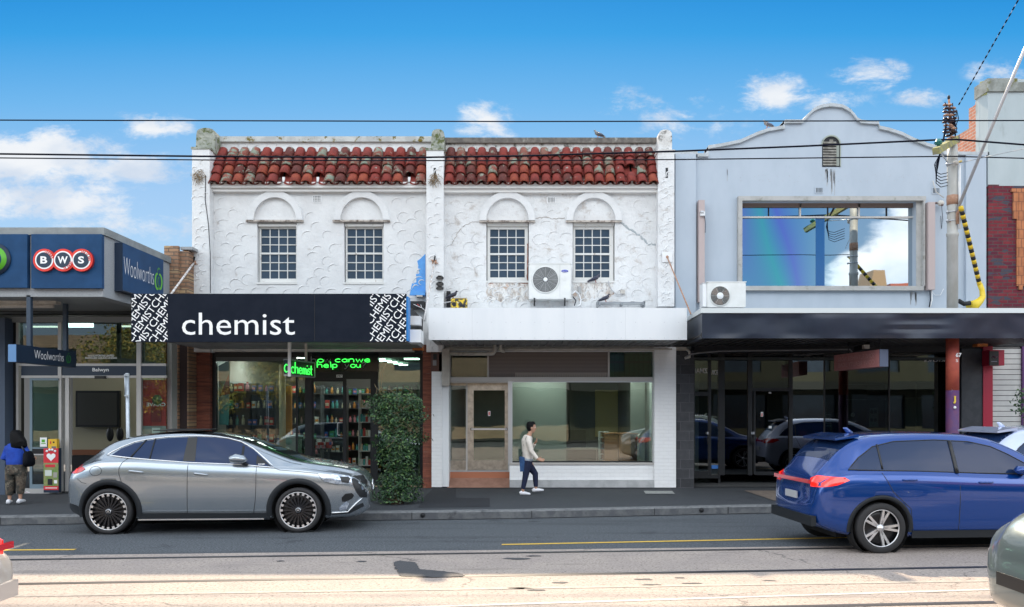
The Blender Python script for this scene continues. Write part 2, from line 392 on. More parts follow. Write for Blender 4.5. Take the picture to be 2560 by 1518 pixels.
def track_mat():
    m = bpy.data.materials.new('tram_concrete'); m.use_nodes = True; g = G(m.node_tree); p = g.n['Principled BSDF']
    tc = g.node('ShaderNodeTexCoord'); v = tc.outputs['Object']
    base = g.mix(g.ss(g.noise(v, 1.2, 5, .6), .35, .65), (.42,.355,.31,1), (.36,.305,.275,1))
    base = g.mix(g.ss(g.noise(v, 30, 5, .85), .47, .58), base, (.26,.22,.195,1))
    base = g.mix(g.ss(g.noise(v, 30, 2, .5), .66, .71), base, (.10,.085,.08,1))
    mp = g.node('ShaderNodeMapping'); mp.inputs['Scale'].default_value = (.18, 1, 1); mp.inputs['Rotation'].default_value = (0, 0, R(-5)); g.put(mp.inputs[0], v)
    st = g.noise(mp.outputs[0], 3.2, 5, .6)
    base = g.mix(g.ss(st, .56, .72, 0, .5), base, (.18,.155,.14,1))
    vo = g.node('ShaderNodeTexVoronoi', feature='DISTANCE_TO_EDGE'); vo.inputs['Scale'].default_value = .30
    wv = g.vm('ADD', v, g.comb(g.m('MULTIPLY', g.noise(v, 2.5, 5, .7), .7), g.m('MULTIPLY', g.noise(v, 2.1, 5, .7), .5), 0.)); g.put(vo.inputs['Vector'], wv)
    base = g.mix(g.m('MULTIPLY', g.ss(vo.outputs['Distance'], .0045, .001, 0, .75), g.ss(g.noise(v, .5, 2), .46, .56)), base, (.09,.08,.075,1))
    g.put(p.inputs['Base Color'], base); p.inputs['Roughness'].default_value = .85
    b = g.node('ShaderNodeBump'); b.inputs['Strength'].default_value = .6; b.inputs['Distance'].default_value = .012; g.put(b.inputs['Height'], g.noise(v, 110, 4, .65)); g.l.new(b.outputs[0], p.inputs['Normal'])
    return m
m_track = track_mat()

# ------------------------------------------------------------ ground, road, tram bed, footpath
g_ = MB(); g_.add([(-600,-600,-.16),(600,-600,-.16),(600,900,-.16),(-600,900,-.16)], [(0,1,2,3)], M('far_ground', (.08,.08,.08), .9)); struct('ground', g_)

KB = [(-60, 9.5), (-20, 13.0), (-7.07, 14.43), (-3.5, 14.74), (0, 15.05), (4.74, 15.8), (9, 16.3), (60, 20.5)]   # foot of the kerb
def along(pts, x):
    for (a, b), (c, d) in zip(pts, pts[1:]):
        if x <= c: return b+(d-b)*(x-a)/(c-a)
    return pts[-1][1]
def gl(p0, p1):                          # line through two picture points on the road, as Y = a + b X
    ys = [4000/(p[1]-1022) for p in (p0, p1)]; xs = [(p[0]-1280)*y/2000 for p, y in zip((p0, p1), ys)]
    b = (ys[1]-ys[0])/(xs[1]-xs[0]); return ys[0]-b*xs[0], b
def strip(mb, f0, f1, xs, z, mat):
    vs = [(x, f0(x), z) for x in xs]+[(x, f1(x), z) for x in xs]; n = len(xs)
    mb.add(vs, [(i, i+1, n+i+1, n+i) for i in range(n-1)], mat)
XS = [-60, -30, -14, -10, -7.07, -3.5, 0, 4.74, 9, 20, 60]
kb = lambda x: along(KB, x)
r = MB()
vs = []; 
for x in XS: vs += [(x, -9 if abs(x) < 99 else 0, 0), (x, kb(x)-.62, 0), (x, kb(x), -.07)]
r.add(vs, [(3*i+k, 3*i+3+k, 3*i+4+k, 3*i+1+k) for i in range(len(XS)-1) for k in (0, 1)], m_asph); struct('road', r)
eA = gl((30, 1390), (2000, 1367)); eR1 = gl((30, 1401), (2100, 1372)); eR2 = gl((30, 1462), (2480, 1419)); eC = gl((30, 1492), (2400, 1455))
L = lambda e, o=0.: (lambda x: e[0]+e[1]*x+o)
tb = MB(); strip(tb, lambda x: L(eR2)(x)-11.5, L(eA), [-30, 0, 30], .004, m_track); struct('tram_bed', tb)
rl = MB()
for e in (eR1, eR2, (eR2[0]-1.75, eR2[1]), (eR2[0]-3.2, eR2[1])):
    strip(rl, L(e, -.045), L(e, .035), [-30, 0, 30], .008, m_rail)
    strip(rl, L(e, .035), L(e, .06), [-30, 0, 30], .008, M('rail_head', (.16,.16,.17), .35, metal=.8))
struct('tram_rails', rl)
wl = MB()
strip(wl, L(eC, -.04), L(eC, .05), [-30, 0, 30], .008, M('pale_joint', (.42,.38,.34), .8, c2=(.26,.23,.2), ns=14, amt=1.2))
eD = gl((1100, 1518), (2400, 1478)); strip(wl, L(eD, -.03), L(eD, .04), [-1.5, 8], .008, m_white_line)
struct('concrete_joint', wl)
yl = MB(); e = gl((1280, 1361.6), (2050, 1346)); strip(yl, L(e, -.045), L(e, .045), [-.15, 3, 9, 30], .004, m_yellow)
e = gl((0, 1376), (190, 1374.5)); strip(yl, L(e, -.045), L(e, .045), [-30, X(188, 11.35)], .004, m_yellow); struct('road_marking', yl)
def blob(name, pts, z, mat, jit=.02, n=8):
    W_ = [Vector(((px-1280)/2000*2*2000/(py-1022) if True else 0, 4000/(py-1022), z)) for px, py in pts]; out = []
    for i in range(len(W_)):
        a, b = W_[i], W_[(i+1) % len(W_)]
        for k in range(n):
            t = k/n; q = a.lerp(b, t); out.append((q.x+random.uniform(-jit, jit), q.y+random.uniform(-jit, jit), z))
    mb = MB(); mb.add(out, [tuple(range(len(out)))[::-1]], mat); return struct(name, mb)
blob('asphalt_patch', [(983,1408),(1000,1404),(1040,1408),(1048,1425),(1100,1430),(1160,1437),(1160,1443),(1090,1446),(1005,1442),(990,1425)], .013, m_patch)
sp = MB()
for px, py, w, h in ((1290,1398,70,5),(1330,1391,45,3),(1300,1472,60,4),(1400,1458,40,4),(1610,1450,50,4),(1625,1464,60,4),(1730,1460,60,3),(1700,1446,30,3),(1340,1477,50,3),(1920,1453,40,2),(905,1405,30,3),(700,1404,26,3)):
    Y = 4000/(py-1022); x = (px-1280)*Y/2000; a = w*Y/4000; b = h*Y*Y/8000*1.1; q = []
    for k in range(14):
        t = 2*math.pi*k/14; rr = random.uniform(.6, 1.15); q.append((x+a*rr*math.cos(t), Y+b*rr*math.sin(t), .008))
    sp.add(q, [tuple(range(14))], m_patch)
tag(sp.build('road_scab'), None, None, kind='structure')

k_ = MB(); kh = lambda x, o, z: (x, kb(x)+o, z); n = len(XS)
prof = [(-.16, -.046), (-.0, -.066), (.0, .055), (.02, .075), (.05, .08), (.17, .085)]
vs = [kh(x, o, z+.006) for x in XS for o, z in prof]; q = len(prof)
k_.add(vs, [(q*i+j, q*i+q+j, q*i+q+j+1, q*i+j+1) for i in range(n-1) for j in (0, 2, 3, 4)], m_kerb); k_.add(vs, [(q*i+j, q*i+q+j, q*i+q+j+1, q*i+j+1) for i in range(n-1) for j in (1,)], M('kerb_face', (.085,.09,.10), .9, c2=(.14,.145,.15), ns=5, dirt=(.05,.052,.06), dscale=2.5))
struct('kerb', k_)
kj = MB()
for px in (12, 60, 700, 1030, 1330, 1650, 1850):
    x = X(px, 14.9); kj.bar((x, kb(x)-.002, -.06), (x, kb(x)-.002, .07), .012, .01, m_dark)
for px in (1058, 1775): x = X(px, 14.95); kj.lathe([(.045, -.008), (.045, .02)], (x, kb(x)-.003, .02), (0, -1, 0), m_dark, 12)
struct('kerb_outlet', kj)
fp = MB(); XF = XS
vs = []
for x in XF: vs += [(x, kb(x)+.17, .09), (x, 17, .105), (x, 24, .12)] if kb(x) < 16.5 else [(x, kb(x)+.17, .09), (x, kb(x)+.5, .105), (x, 26, .12)]
fp.add(vs, [(3*i+k, 3*i+3+k, 3*i+4+k, 3*i+1+k) for i in range(len(XF)-1) for k in (0, 1)], m_foot); struct('pavement', fp)
def ftz(Y): return .105+(Y-17)*.0022 if Y > 17 else .09+max(0, Y-15.2)*.0083
def fblob(name, pts, mat, z=.007):
    q = []
    for px, py in pts:
        Y = 1.895*2000/(py-1022); x = (px-1280)*Y/2000; q.append((x, Y, ftz(Y)+z))
    mb = MB(); mb.add(q, [tuple(range(len(q)))], mat); return struct(name, mb)
fblob('pavement_patch', [(1046,1268),(1224,1266),(1224,1246),(1058,1246)], m_asph2)
fblob('pavement_patch', [(1058,1246),(1140,1246),(1140,1222),(1085,1221)], m_asph2)
fblob('service_cover', [(1609,1229),(1614,1236),(1687,1236),(1680,1229)], M('pale_cover', (.36,.37,.36), .8, c2=(.28,.29,.28), ns=20), .012)
fblob('service_cover', [(1860,1228),(2060,1228),(2100,1252),(1935,1252)], M('brown_cover', (.20,.16,.13), .8, c2=(.15,.12,.10), ns=10), .012)

# ------------------------------------------------------------ the white rendered terrace
def stucco(nm, dlo, dirt_amt, spk, bmp):
    m = bpy.data.materials.new(nm); m.use_nodes = True; g = G(m.node_tree); p = g.n['Principled BSDF']
    tc = g.node('ShaderNodeTexCoord'); v = tc.outputs['Object']
    base = g.mix(g.ss(g.noise(v, 2.0, 5, .6), .35, .7), (.75,.76,.765,1), (.67,.675,.68,1))
    n = g.noise(v, 3.2, 10, .72, .3); base = g.mix(g.ss(n, dlo, .70, 0, dirt_amt), base, (.40,.35,.31,1))
    n2 = g.noise(v, 26, 4, .7); base = g.mix(g.ss(n2, spk, spk+.055, 0, .8), base, (.16,.14,.13,1))
    g.put(p.inputs['Base Color'], base); p.inputs['Roughness'].default_value = .8
    b = g.node('ShaderNodeBump'); b.inputs['Strength'].default_value = bmp; b.inputs['Distance'].default_value = .03
    h = g.m('ADD', g.noise(v, 9, 4, .55), g.m('MULTIPLY', g.noise(v, 35, 3, .5), .3)); g.put(b.inputs['Height'], h); g.l.new(b.outputs[0], p.inputs['Normal'])
    return m
m_stucco = stucco('white_stucco', .60, .5, .69, .45)
m_stucco_old = stucco('grimy_stucco', .52, .75, .645, .8)
m_stucco_d = M('weathered_stucco', (.72,.72,.71), .85, c2=(.60,.59,.57), ns=5, bump=.8, bs=16, dirt=(.13,.12,.105), dscale=6, dlo=.50, dhi=.66)
m_grime = M('rust_stain', (.42,.27,.18), .9, c2=(.25,.17,.14), ns=9, amt=1, bump=.5, bs=25)
m_crack = M('crack_filler', (.38,.42,.44), .9)
m_tiles = [M('roof_tile_%s' % nm, c, .75, c2=c2, ns=7, amt=.8, bump=.5, bs=30, dirt=d, dscale=5, dlo=lo, dhi=lo+.07) for nm, c, c2, d, lo in (
    ('red', (.26,.036,.024), (.17,.026,.02), (.36,.33,.27), .64), ('orange', (.33,.07,.032), (.22,.038,.025), (.36,.33,.27), .66),
    ('dark', (.15,.035,.026), (.10,.028,.024), (.26,.28,.22), .56), ('mossy', (.22,.12,.09), (.26,.06,.04), (.24,.28,.22), .50), ('maroon', (.27,.04,.03), (.17,.03,.025), (.33,.31,.27), .61))]

def arcs(mb, x0, x1, z0, z1, y, avoid, seed, dx=.37, rad=(.12, .155), mat=None):
    rnd = random.Random(seed); z = z0; row = 0
    while z < z1:
        x = x0+(row % 2)*dx/2
        while x < x1:
            cx, cz = x+rnd.uniform(-.07, .07), z+rnd.uniform(-.06, .06); rr = rnd.uniform(*rad)
            if not any(a-rr*.9 < cx < b+rr*.9 and c-rr*.9 < cz < d+rr*.9 for a, b, c, d in avoid) and x0+rr < cx < x1-rr*.8 and cz < z1-rr:
                a0 = R(rnd.uniform(20, 70)); a1 = a0+R(rnd.uniform(130, 230)); pts = []; rs = []
                for k in range(11):
                    t = a0+(a1-a0)*k/10; pts.append((cx+rr*math.cos(t), y, cz+rr*math.sin(t)*.85)); e = math.sin(math.pi*k/10)
                    rs.append((.003+.014*e, .003+.013*e))
                mb.tube(pts, rs, mat or m_stucco, 5, ref=(0, -1, 0))
            x += dx
        z += dx*.72; row += 1

def roof_tiles(mb, px0, px1, n, missing, seed):
    rnd = random.Random(seed); xa, xb = X(px0, 19.02), X(px1, 19.02); w = (xb-xa)/n
    yb, zb, yt, zt = 18.98, Z(460, 18.98), 19.55, Z(377, 19.55); D = Vector((0, yt-yb, zt-zb)); Ld = D.length; D.normalize(); N = Vector((0, -D.z, D.y)); rows = 4
    for c in range(n+1):                                # lower pan tiles, concave
        cx = xa+w*c
        for r_ in range(rows):
            t0, t1 = r_*Ld/rows-.02, (r_+1)*Ld/rows+.03; q = []
            for t, up in ((t0, .012), (t1, -.008)):
                for k in range(7):
                    a = math.pi*k/6; ox = -math.cos(a)*w*.40; oh = -math.sin(a)*.05+.0
                    q.append(Vector((min(max(cx+ox, xa-.1), xb+.1), yb, zb))+D*t+N*(oh+up+.03))
            mb.add(q, [(k, k+1, k+8, k+7) for k in range(6)], m_tiles[rnd.choice([0, 4, 2])], True)
    for c in range(n):
        cx = xa+w*(c+.5)
        for r_ in range(rows):
            if (c, r_) in missing:
                mb.box(cx-.03, cx+.03, yb+.02, yb+.05, zb+.03, zb+.17, m_white); continue
            jx = rnd.uniform(-.012, .012); jr = rnd.uniform(-.05, .05)
            t0, t1 = r_*Ld/rows-.045, (r_+1)*Ld/rows+.02; q = []; K = 9
            for t, rr, up, th in ((t0, .100, .038, 0), (t0+.001, .088, .028, 1), (t1, .080, .0, 0)):
                for k in range(K):
                    a = math.pi*(k/(K-1)); q.append(Vector((cx+jx+jr*(t-t0)*.6-math.cos(a)*w*.5*rr/.105, yb, zb))+D*t+N*(math.sin(a)*rr*1.15+up+.012))
            mat = m_tiles[rnd.choice([0, 0, 1, 1, 2, 3, 4] if r_ == 0 else [0, 2, 3, 3, 4, 4, 0] if r_ > 1 else [0, 1, 2, 3, 4, 4])]
            mb.add(q, [(k, 2*K+k, 2*K+k+1, k+1) for k in range(K-1)]+[(k, k+1, K+k+1, K+k) for k in range(K-1)], mat, True)
            # thickness lip in front
            vs = [q[k] for k in range(K)]+[q[k]-N*.016 for k in range(K)]; mb.add(vs, [(k, k+1, K+k+1, K+k) for k in range(K-1)], mat)
    # backing sheet
    a, b = Vector((xa-.05, yb, zb)), Vector((xb+.05, yb, zb))
    mb.hexa([a-N*.10, b-N*.10, b+D*Ld-N*.10, a+D*Ld-N*.10], [a-N*.04, b-N*.04, b+D*Ld-N*.04, a+D*Ld-N*.04], m_dark)

def sash_window(root, px0, px1, py0, py1, gx0, gx1, gy0, gy1, ymeet, label=None):
    Y = F+.11; fr = MB(); fm = M('window_paint', (.70,.70,.68), .6, dirt=(.34,.27,.22), dscale=9, dlo=.57, dhi=.7)
    k = F/Y
    x0, x1, z0, z1 = X(px0), X(px1), Z(py1), Z(py0); a, b, c, d = X(gx0), X(gx1), Z(gy1), Z(gy0); zm = Z(ymeet)
    fr.box(x0, a, Y, Y+.07, z0, z1, fm); fr.box(b, x1, Y, Y+.07, z0, z1, fm); fr.box(a, b, Y, Y+.07, d, z1, fm); fr.box(a, b, Y+.002, Y+.07, z0, c, fm)
    fr.box(x0-.03, x1+.03, F-.02, Y-.003, z0-.05, z0, fm)                 # sill
    fr.box(x0, x1, F+.03, Y-.003, z1-.07, z1-.003, fm)
    w = fr.build('window', root)
    mu = MB(); mu.box(a, b, Y+.004, Y+.06, zm-.022, zm+.022, fm)
    for i in range(1, 4): xx = a+(b-a)*i/4; mu.box(xx-.010, xx+.010, Y+.02, Y+.05, c, d, fm)
    for lo, hi in ((c, zm-.022), (zm+.022, d)):
        for i in (1, 2): zz = lo+(hi-lo)*i/3; mu.box(a, b, Y+.022, Y+.05, zz-.010, zz+.010, fm)
    mu.build('glazing_bars', w)
    pn = MB()
    for i in range(4):                                    # slightly tilted panes, as old glass
        for j in range(6):
            zz = [c, c+(zm-c)/3, c+(zm-c)*2/3, zm, zm+(d-zm)/3, zm+(d-zm)*2/3, d]; xa, xb = a+(b-a)*i/4, a+(b-a)*(i+1)/4
            t = [random.uniform(0, .004) for _ in range(4)]
            pn.add([(xa, Y+.040+t[0], zz[j]), (xb, Y+.040+t[1], zz[j]), (xb, Y+.040+t[2], zz[j+1]), (xa, Y+.040+t[3], zz[j+1])], [(0,1,2,3)], m_pane)
    pn.build('pane', w)

def arch_moulding(root, pc, pr_o, pr_i, base, top_o, top_i, stops):
    a = MB(); cx = X(pc); zb = Z(base); ro, ri = pr_o*F/2000, pr_i*F/2000; ho, hi = Z(top_o)-zb, Z(top_i)-zb; n = 20; vs = []
    for y in (F-.10, F+.0):
        for k in range(n+1):
            t = math.pi*k/n; vs += [(cx-ro*math.cos(t), y, zb+ho*math.sin(t)), (cx-ri*math.cos(t), y, zb+hi*math.sin(t))]
    o = 2*(n+1); fs = []
    for k in range(n): fs += [(2*k, 2*k+1, 2*k+3, 2*k+2), (2*k, 2*k+2, o+2*k+2, o+2*k), (2*k+1, o+2*k+1, o+2*k+3, 2*k+3)]
    fs += [(0, o, o+1, 1), (2*n, 2*n+1, o+2*n+1, o+2*n)]
    a.add(vs, fs, m_stucco)
    a.build('arch_moulding', root, clean=True)
    l = MB(); m_ = M('grimy_ledge', (.55,.50,.45), .8, dirt=(.17,.13,.11), dscale=8, dlo=.45, dhi=.6)
    for s0, s1 in stops: l.box(X(s0), X(s1), F-.075, F-.001, zb-.035, zb+.005, m_)
    l.build('ledge', root)

def air_vent(root, px0, px1, py0, py1, Y=F, nx=5, ny=4, mat=None):
    v = MB(); v.pbox(px0-2, px1+2, py0-2, py1+2, Y-.012, .02, mat or m_white)
    x0, x1, z0, z1 = X(px0, Y), X(px1, Y), Z(py1, Y), Z(py0, Y)
    for i in range(nx):
        for j in range(ny):
            cx, cz = x0+(x1-x0)*(i+.5)/nx, z0+(z1-z0)*(j+.5)/ny; v.box(cx-.009, cx+.009, Y-.016, Y-.013, cz-.010, cz+.010, m_dark)
    v.build('air_vent', root)

def pilaster(root, pl, prr, py_sh, cap, pyb, mat, cm, slotx=None):
    p = MB(); Yf = F-.28
    p.wall(X(pl, Yf), X(prr, Yf), Z(pyb, Yf), Z(py_sh, Yf), Yf, F+.7, [], mat)
    if pl < 1600: arcs(p, X(pl, Yf)+.0, X(prr, Yf), Z(pyb, Yf)+.1, Z(py_sh+25, Yf), Yf, [], pl, .22, (.05, .09))
    else: arcs(p, X(pl, Yf), X(prr, Yf), Z(pyb, Yf)+.1, Z(py_sh+50, Yf), Yf, [], pl, .16, (.05, .08))
    p.box(X(pl, Yf)-.02, X(prr, Yf)+.02, Yf-.02, F+.3, Z(py_sh, Yf)-.03, Z(py_sh, Yf)+.02, cm)
    if slotx: p.box(X(slotx-3, Yf), X(slotx+3, Yf), Yf-.003, Yf+.01, Z(445, Yf), Z(420, Yf), m_dark)
    o = p.build('pilaster', root)
    c = MB(); c0, c1, ct = cap; Yc = F+.15; x0, x1 = X(c0, Yc), X(c1, Yc); zt = Z(ct, Yc); z0 = Z(py_sh, Yf)-.05; q = []
    for k in range(9):
        t = math.pi*k/8; q.append(((x0+x1)/2+(x1-x0)/2*math.cos(t)*(1 if 0 < k < 8 else 1.0), zt-.16+.16*math.sin(t)**.6))
    q = [(x1, z0)]+q+[(x0-.02, z0)]
    c.prism(q, Yc-.2, Yc+.75, cm); c.build('pilaster_cap', o)
    return o

def nest(px, py, Y):
    n_ = MB(); c = P(px, py, Y); rnd = random.Random(px); mt = M('dry_straw', (.26,.18,.10), .9)
    for i in range(70):
        a = Vector((rnd.uniform(-.1, .1), rnd.uniform(-.08, 0), rnd.uniform(-.1, .12))); b = a+Vector((rnd.uniform(-.12, .12), rnd.uniform(-.05, .02), rnd.uniform(-.18, .04)))
        n_.tube([c+a, c+b], .004, mt, 4)
    return n_.build('bird_nest', None, loc=c)

# ---- left half, the pharmacy
shopA = thing('rendered_building', 'white stuccoed building with red tiled pent roof above the black pharmacy fascia', 'building', (X(780), F, .12))
hol = [(X(643), X(742), Z(708), Z(556)), (X(860), X(959), Z(708), Z(556))]
w = MB(); xL, xR = X(520), X(1075)
w.wall(xL, xR, Z(880), Z(455), F, F+.35, hol, m_stucco)
avoid = hol+[(X(612), X(762), Z(556), Z(478)), (X(828), X(978), Z(556), Z(478)), (X(780), X(805), Z(508), Z(488))]
arcs(w, X(526), X(1066), Z(732), Z(484), F, avoid, 3)
for h in hol: w.box(h[0]-.02, h[1]+.02, F+.2, F+.22, h[2]-.02, h[3]+.02, m_intdark)
w.build('wall', shopA)
t = MB(); t.box(xL, xR, F+.37, F+.75, Z(478, F), Z(350, F+.37), m_stucco); arcs(t, X(560, F+.37), X(1060, F+.37), Z(385, F+.37), Z(352, F+.37)+.05, F+.37, [], 12, .25, (.05, .08)); t.build('parapet', shopA)
t = MB(); t.box(X(543, F+.3), X(1082, F+.3), F+.30, F+.85, Z(354, F+.3), Z(341, F+.3), m_coping1); t.build('coping', shopA)
t = MB(); roof_tiles(t, 524, 1066, 19, {(6, 0), (9, 0), (17, 0)}, 5); t.build('tile_roof', shopA)
t = MB(); t.box(X(521, F-.2), X(1066, F-.2), F-.20, F-.003, Z(469, F-.2), Z(455, F-.2), m_cornice); t.box(X(525, F-.12), X(1066, F-.12), F-.13, F-.003, Z(479, F-.12), Z(469, F-.2)-.004, m_cornice); t.build('cornice', shopA)
for c in (689.7, 905.7):
    arch_moulding(shopA, c, 69, 53, 552, 479.5, 495.7, ((c-73, c-52), (c-52, c+52), (c+52, c+70)))
sash_window(shopA, 645, 740, 558, 706, 649, 737, 570, 695, 631.6); sash_window(shopA, 862, 957, 558, 706, 866, 954, 570, 695, 631.6)
air_vent(shopA, 783, 802, 490, 505)
pilaster(shopA, 480, 524, 370, (499, 545, 327), 880, m_stucco, m_lichen)
pm = pilaster(shopA, 1066, 1109, 373, (1081, 1112, 330), 880, m_stucco, m_lichen, 1087)
bp = MB(); q = [(1063.5,635),(1051,647),(1043,653),(1046,665),(1045,668),(1049,683),(1040,686),(1041,706),(1030,709),(1027,724),(1024,739),(1064,739)]
bp.prism([(X(a), Z(b)) for a, b in q], F-.006, F-.001, m_bluepaint); arcs(bp, X(1028), X(1063), Z(735), Z(650), F-.006, [], 8, .2, (.07, .1)); bp.build('blue_paint_patch', shopA)
nest(497, 440, F-.3); nest(1087, 448, F-.3)
tag(bpy.data.objects['bird_nest'], 'straw bird nest in the slot of the left end pilaster', 'bird nest'); tag(bpy.data.objects['bird_nest.001'], 'dark straw bird nest in the slot of the middle pilaster', 'bird nest')
# ground floor
t = MB(); t.pbox(467, 524, 862, 1240, F-.12, .5, m_strata); t.build('stone_pier', shopA); t = MB(); t.pbox(1057, 1079, 862, 1222, F-.12, .5, m_strata); t.build('stone_pier', shopA)
t = MB(); t.pbox(524, 1057, 869, 879, F-.08, .2, m_cream); t.build('beam', shopA)
t = MB()
t.box(X(524), X(1057), F+7.5, F+7.6, .1, 3.5, m_intwall); t.box(X(524)-.1, X(524), F+.4, F+7.6, .1, 3.5, m_intwall); t.box(X(1057), X(1057)+.1, F+.4, F+7.6, .1, 3.5, m_intwall)
t.build('interior_wall', shopA)
t = MB(); t.box(X(524), X(1057), F+.0, F+7.5, .125, .15, m_woodfloor); t.build('floor', shopA)
t = MB(); t.box(X(524), X(1057), F+.4, F+7.5, 3.40, 3.46, M('pharmacy_ceiling', (.30,.31,.30), .8)); t.build('ceiling', shopA)
# window frames of the pharmacy
fz = MB()
fz.pbox(524, 540, 879, 1222, F+.05, .12, m_black); fz.pbox(540, 1057, 879, 893, F+.05, .12, m_black); fz.pbox(540, 740, 893, 903, F+.06, .1, M('dim_header', (.12,.13,.13), .6))
fz.pbox(540, 762, 1195, 1222, F+.05, .12, m_black); fz.pbox(762, 780, 893, 1218, F+.05, .14, m_black); fz.pbox(739, 744, 903, 1195, F+.07, .05, m_black)
fz.pbox(780, 945, 881, 929, F+.0, .2, M('neon_board', (.006,.008,.012), .15)); fz.pbox(780, 945, 929, 948, F+.05, .1, m_black); fz.pbox(926, 944, 948, 1214, F+.05, .12, m_black)
fz.pbox(1050, 1057, 893, 1222, F+.05, .12, m_black); fz.pbox(944, 1050, 1205, 1222, F+.05, .12, m_black)
fr_ = fz.build('shopfront_frame', shopA)
gg = MB(); gg.pbox(540, 739, 903, 1195, F+.09, .01, m_glass); gg.pbox(744, 762, 893, 1195, F+.09, .01, m_glass_g); gg.pbox(944, 1050, 893, 1205, F+.09, .01, m_glass_g); split(gg, 'shop_glass', fr_)
dr = MB(); dr.pbox(857, 866, 948, 1214, F+.08, .05, m_black); dr.pbox(780, 784, 948, 1214, F+.08, .05, m_black); dr.pbox(784, 857, 948, 954, F+.08, .05, m_black); dr.pbox(784, 857, 1196, 1214, F+.08, .05, m_black)
d_ = dr.build('door', shopA); gg = MB(); gg.pbox(784, 857, 954, 1196, F+.1, .01, m_glass); split(gg, 'door_glass', d_)
hh = MB(); a = F+.02; hh.tube([P(856,1057,F+.08), P(846,1057,a), P(844,1060,a), P(844,1086,a), P(847,1089,a), P(856,1089,F+.08)], .012, m_alu, 8); hh.build('handle', d_)
nb = MB(); nb.pbox(841, 856, 937, 944, F+.03, .01, m_ltr)
put_text(nb, '397', P(842.5, 943, F+.028), VX, VZ, 12*F/2000, 5*F/2000, m_dark, .02); nb.build('number_plate', shopA)
# canopy of the pharmacy
YA = 15.8
cn = MB(); cn.box(X(345, YA), X(1015, YA), YA+.12, F-.13, 3.42, 3.5, m_soffit); cn.box(X(335, YA), X(1015, YA), YA+.10, F-.4, 3.5, 4.1, m_dark)
for k in range(9): yy = YA+.4+k*.34; cn.box(X(345, YA), X(1015, YA), yy, yy+.012, 3.414, 3.42, m_soffit_d)
cn.build('awning', shopA)

# ---- fascia sign of the pharmacy
fs_ = thing('shop_sign', 'long black fascia sign lettered chemist in white with patterned lettering at both ends', 'shop sign', (X(672, YA), YA, 3.35))
b_ = MB(); b_.box(X(328, YA), X(1015, YA), YA, YA+.1, Z(855, YA), Z(734.5, YA), m_signblack)
for px in (786,): b_.box(X(px, YA), X(px+1, YA), YA-.004, YA, Z(855, YA), Z(734.5, YA), m_dark)
b_.build('panel', fs_)
b_ = MB(); b_.box(X(1015, YA)+.002, X(1020, YA)+.002, YA+.03, YA+.35, Z(852, YA), Z(741, YA), m_blue_edge); b_.build('edge_strip', fs_)
tx = MB(); put_text(tx, 'chemist', P(455, 837.5, YA-.006), VX, VZ, (737-455)*YA/2000, (837.5-782)*YA/2000, m_ltr, .0); tx.build('lettering', fs_)
def clip_rows(mb, px0, px1, py0, py1, seed, ang=54):
    bm = bmesh.new(); vs, fs = text2d('CHEMIST'*5, .0, .98); H = 24.; cap = .72; sc_ = H*.80/cap
    rnd = random.Random(seed); cx, cy = (px0+px1)/2, (py0+py1)/2; ca, sa = math.cos(R(ang)), math.sin(R(ang))
    for i in range(-4, 5):
        sh = -420+rnd.choice([0, 45, 88, 130])+i*18
        ids = [bm.verts.new((cx+(x*sc_+sh)*ca-(y*sc_+i*H)*sa*-1*-1, cy+(x*sc_+sh)*sa+(y*sc_+i*H)*ca, 0)) for x, y in vs]
        for f in fs:
            try: bm.faces.new([ids[k] for k in f])
            except ValueError: pass
    for co, no in (((px0, 0, 0), (-1, 0, 0)), ((px1, 0, 0), (1, 0, 0)), ((0, py0, 0), (0, -1, 0)), ((0, py1, 0), (0, 1, 0))):
        bmesh.ops.bisect_plane(bm, geom=bm.verts[:]+bm.edges[:]+bm.faces[:], plane_co=co, plane_no=no, clear_outer=True)
    bm.verts.index_update(); v2 = [(v.co.x, v.co.y) for v in bm.verts]; f2 = [tuple(v.index for v in f.verts) for f in bm.faces]; bm.free()
    mb.add([P(x, (py0+py1)-y, YA-.006) for x, y in v2], f2, m_ltr)
for a, b, s_ in ((328, 419, 1), (924, 1015, 4)):
    tx = MB(); clip_rows(tx, a+1, b, 735.5, 854, s_); tx.build('pattern_lettering', fs_)
bk = MB(); bk.pbox(1020, 1052, 824, 856, YA+.3, .5, m_white); bk.pbox(1018, 1050, 790, 812, YA+.6, .3, m_white); 
bk.build('awning_end', shopA)
ob = MB(); ob.pbox(1031, 1058, 866, 876, F-.5, .2, M('orange_box', (.55,.16,.03), .6)); ob.pbox(1036, 1055, 876, 884, F-.5, .12, m_dark); tag(ob.build('alarm_box', None, loc=P(1045, 871, F-.4)), 'small orange box under the awning at the right end of the pharmacy', 'box')
# ---- white pharmacy tie rod etc follow later
# ---- right half of the terrace, the empty shop
shopB = thing('rendered_building', 'grimy cracked white building with red tiled roof above the plain white fascia', 'building', (X(1380), F, .12))
hol = [(X(1216), X(1322), Z(704), Z(554)), (X(1432), X(1537), Z(704), Z(554))]
w = MB(); xL, xR = X(1075), X(1668)
w.wall(xL+.003, xR, Z(880), Z(455), F, F+.35, hol, m_stucco_old)
avoid = hol+[(X(1192), X(1345), Z(556), Z(480)), (X(1408), X(1560), Z(556), Z(480)), (X(1362), X(1392), Z(512), Z(488))]
arcs(w, X(1112), X(1644), Z(762), Z(486), F, avoid, 21, mat=m_stucco_old)
for h in hol: w.box(h[0]-.02, h[1]+.02, F+.2, F+.22, h[2]-.02, h[3]+.02, m_intdark)
w.build('wall', shopB)
t = MB(); t.box(xL+.003, xR, F+.37, F+.75, Z(478, F), Z(353, F+.37), m_stucco_d); t.build('parapet', shopB)
